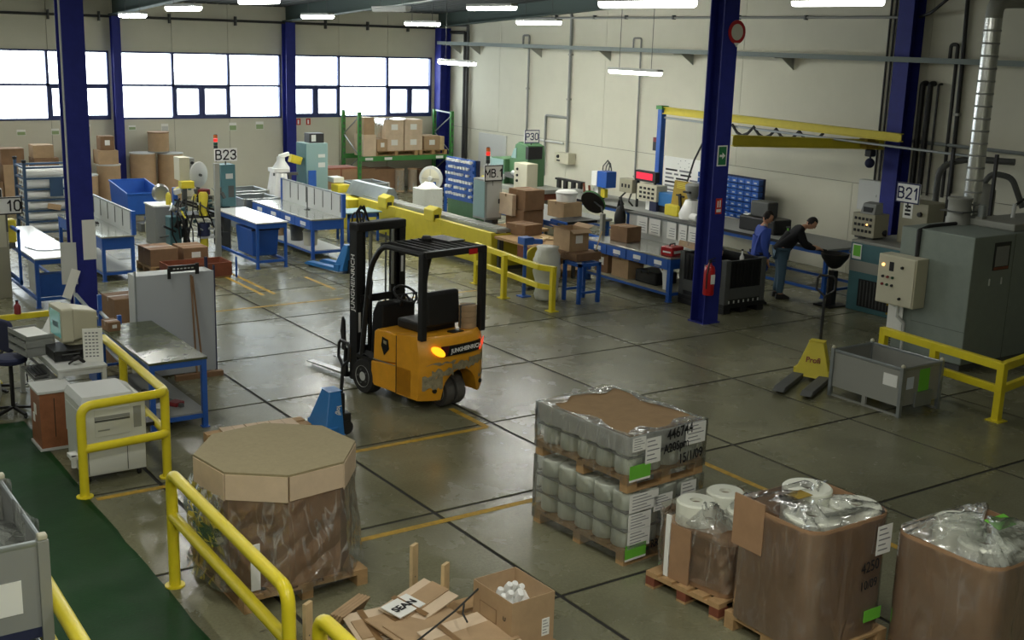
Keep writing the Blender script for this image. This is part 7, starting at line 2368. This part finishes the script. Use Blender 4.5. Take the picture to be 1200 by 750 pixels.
def person(label, loc, rz, J, top, pants, coat=False):
    """J: joints in a local frame, x forward, y left, z up."""
    t = thing('person', label, 'person', loc, rz)
    V, E = {}, []
    def add(k, p, r, prev=None):
        V[k] = (*p, r)
        if prev:
            E.append((prev, k))
    add('pelvis', J['pelvis'], 0.12)
    add('belly', J['belly'], 0.115, 'pelvis')
    add('chest', J['chest'], 0.135, 'belly')
    add('neck0', J['neck'], 0.06, 'chest')
    add('neck1', J['head0'], 0.05, 'neck0')
    for s in ('l', 'r'):
        add('sh'+s, J['sh'+s], 0.06, 'chest')
        add('el'+s, J['el'+s], 0.045, 'sh'+s)
        add('wr'+s, J['wr'+s], 0.03, 'el'+s)
        w, h = Vector(J['wr'+s]), Vector(J['ha'+s])
        add('pa'+s, tuple(w+(h-w)*0.55), 0.034, 'wr'+s)
        d = (h-w).normalized()
        side = d.cross(Vector((0,0,1)))
        side = side.normalized() if side.length > 0.1 else Vector((1,0,0))
        curl = Vector((0,0,-1)) if abs(d.z) < 0.8 else Vector((0.6,0,-0.3))
        for k in range(4):
            b = h+side*(-0.033+0.022*k)
            L_ = (0.05,0.06,0.058,0.045)[k]
            add('f%d%s' % (k, s), tuple(b), 0.011, 'pa'+s)
            m_ = b+d*L_*0.6+curl*0.008
            add('g%d%s' % (k, s), tuple(m_), 0.009, 'f%d%s' % (k, s))
            add('h%d%s' % (k, s), tuple(m_+d*L_*0.4+curl*0.03), 0.008, 'g%d%s' % (k, s))
        th = w+(h-w)*0.5-side*0.05
        add('t'+s, tuple(th), 0.012, 'pa'+s)
        add('u'+s, tuple(th+d*0.04-side*0.012+curl*0.01), 0.009, 't'+s)
        add('hp'+s, J['hp'+s], 0.1, 'pelvis')
        add('kn'+s, J['kn'+s], 0.062, 'hp'+s)
        add('an'+s, J['an'+s], 0.042, 'kn'+s)
        a = Vector(J['an'+s])
        add('to'+s, (a.x+0.14, a.y, 0.035), 0.036, 'an'+s)
    c = Vector(J['head'])
    yaw, pit = J['look']
    Rh = Matrix.Rotation(math.radians(yaw),3,'Z') @ Matrix.Rotation(math.radians(pit),3,'Y')
    def head(m):
        hd = MB().sphere((0,0,0),(0.098,0.078,0.122),16,12)
        hd.v = [(x*(1.0 if z > -0.02 else 1-0.18*(-z-0.02)/0.1), y*(1.0 if z > -0.02 else 1-0.3*(-z-0.02)/0.1), z) for x, y, z in hd.v]
        hd.add([(0.094,-0.014,-0.035),(0.094,0.014,-0.035),(0.122,0,-0.03),(0.096,0,0.012)],[(0,2,3),(2,1,3),(1,2,0)])
        for s in (-1,1):
            hd.sphere((0.0,s*0.08,-0.005),(0.02,0.012,0.032),8,6)
        hd.box(0.078,-0.022,-0.072,0.09,0.022,-0.062)
        m.add([c+Rh @ Vector(p) for p in hd.v], hd.f)
    skin_mesh('body', V, E, 'skin', t, 0, 2, head)
    for s in (-1,1):
        MB().sphere(c+Rh @ Vector((0.088,s*0.03,0.008)),0.012,8,6).build('eye','ink',t)
    hr = MB().sphere((0,0,0),(0.108,0.089,0.128),16,12)
    keep = [f for f in hr.f if all(not (hr.v[i][0] > 0.03 and hr.v[i][2] < 0.055) and hr.v[i][2] > -0.05-0.6*min(0,hr.v[i][0]) -0.06*(hr.v[i][0] < -0.02) for i in f)]
    MB().add([c+Rh @ (Vector(p)+Vector((-0.006,0,0.006))) for p in hr.v], keep).build('hair','hair',t,2)
    # clothing grown over the same joints
    def grow(keys, edges, name, mat, d, over={}):
        W_ = {}
        for k in keys:
            x, y, z, r = V[k]
            r = over.get(k, r+d)
            W_[k] = (x, y, z, r)
        return skin_mesh(name, W_, edges, mat, t, 0, 2)
    ups = ['belly','pelvis','chest','neck0','shl','shr','ell','elr','wrl','wrr']
    ue = [('belly','pelvis'),('belly','chest'),('chest','neck0'),('chest','shl'),('chest','shr'),('shl','ell'),('shr','elr'),('ell','wrl'),('elr','wrr')]
    if coat:
        V['hem'] = (*J['hem'], 0.2)
        V['mid'] = (*J['mid'], 0.17)
        grow(ups+['mid','hem'], ue+[('pelvis','mid'),('mid','hem')], 'coat', top, 0.03, {'pelvis':(0.18,0.2),'belly':(0.165,0.18),'chest':(0.165,0.18),'neck0':0.06,'wrl':0.045,'wrr':0.045,'hem':(0.2,0.24),'mid':(0.19,0.225)})
        MB().path([Vector(J['neck'])+Vector((0.03*math.cos(a),0.055*math.sin(a),0.02)) for a in [2*PI*k/10 for k in range(10)]],0.016,6,closed=True).build('collar','shirt',t,True)
    else:
        V['hemline'] = (J['pelvis'][0]-0.02, 0, J['pelvis'][2]-0.06, 0.14)
        grow(ups+['hemline'], ue+[('pelvis','hemline')], 'sweater', top, 0.03, {'neck0':0.07,'wrl':0.038,'wrr':0.038,'pelvis':(0.15,0.185),'hemline':(0.15,0.19),'belly':(0.15,0.17)})
    lows = ['pelvis','hpl','hpr','knl','knr','anl','anr']
    le = [('pelvis','hpl'),('pelvis','hpr'),('hpl','knl'),('hpr','knr'),('knl','anl'),('knr','anr')]
    grow(lows, le, 'trousers', pants, 0.02, {'anl':0.075,'anr':0.075,'knl':0.088,'knr':0.088,'hpl':0.118,'hpr':0.118,'pelvis':0.14})
    for s in ('l','r'):
        a = Vector(J['an'+s])
        MB().prism([(a.x-0.07,0.0),(a.x+0.2,0.0),(a.x+0.2,0.04),(a.x+0.1,0.09),(a.x-0.06,0.1)],a.y-0.045,a.y+0.045,'y').build('shoe','shoe',t,bevel=0.015)
    return t

P1 = dict(pelvis=(0,0,0.93), belly=(0.0,0,1.1), chest=(0.02,0,1.3), neck=(0.05,0,1.45), head0=(0.08,0,1.53), head=(0.11,0,1.6), look=(0,22),
    shl=(0.02,0.19,1.37), shr=(0.02,-0.19,1.37), ell=(0.02,0.24,1.1), elr=(0.0,-0.24,1.1), wrl=(0.12,0.22,0.88), wrr=(0.08,-0.23,0.86), hal=(0.15,0.21,0.79), har=(0.1,-0.23,0.77),
    hpl=(0,0.09,0.88), hpr=(0,-0.09,0.88), knl=(0.03,0.1,0.48), knr=(0.0,-0.1,0.48), anl=(0.0,0.11,0.09), anr=(-0.03,-0.11,0.09), mid=(0,0,0.75), hem=(-0.01,0,0.55))
person('person standing in a blue work coat, head bowed, beside the wall bench', (16.0,15.1,0), -28, P1, 'coat_blue', 'trousers', True)
P2 = dict(pelvis=(0,0,0.93), belly=(0.08,0,1.08), chest=(0.24,0,1.25), neck=(0.38,0,1.36), head0=(0.45,0,1.41), head=(0.53,0,1.44), look=(0,40),
    shl=(0.28,0.18,1.3), shr=(0.28,-0.18,1.3), ell=(0.42,0.2,1.06), elr=(0.4,-0.2,1.04), wrl=(0.62,0.12,0.98), wrr=(0.62,-0.12,0.98), hal=(0.71,0.09,0.98), har=(0.71,-0.09,0.98),
    hpl=(0,0.09,0.88), hpr=(0,-0.09,0.88), knl=(0.03,0.1,0.48), knr=(0.02,-0.1,0.48), anl=(-0.02,0.11,0.09), anr=(0.0,-0.11,0.09))
person('person in a black sweater and jeans bending over the funnel hopper', (16.74,15.25,0), -35, P2, 'sweater', 'jeans', False)
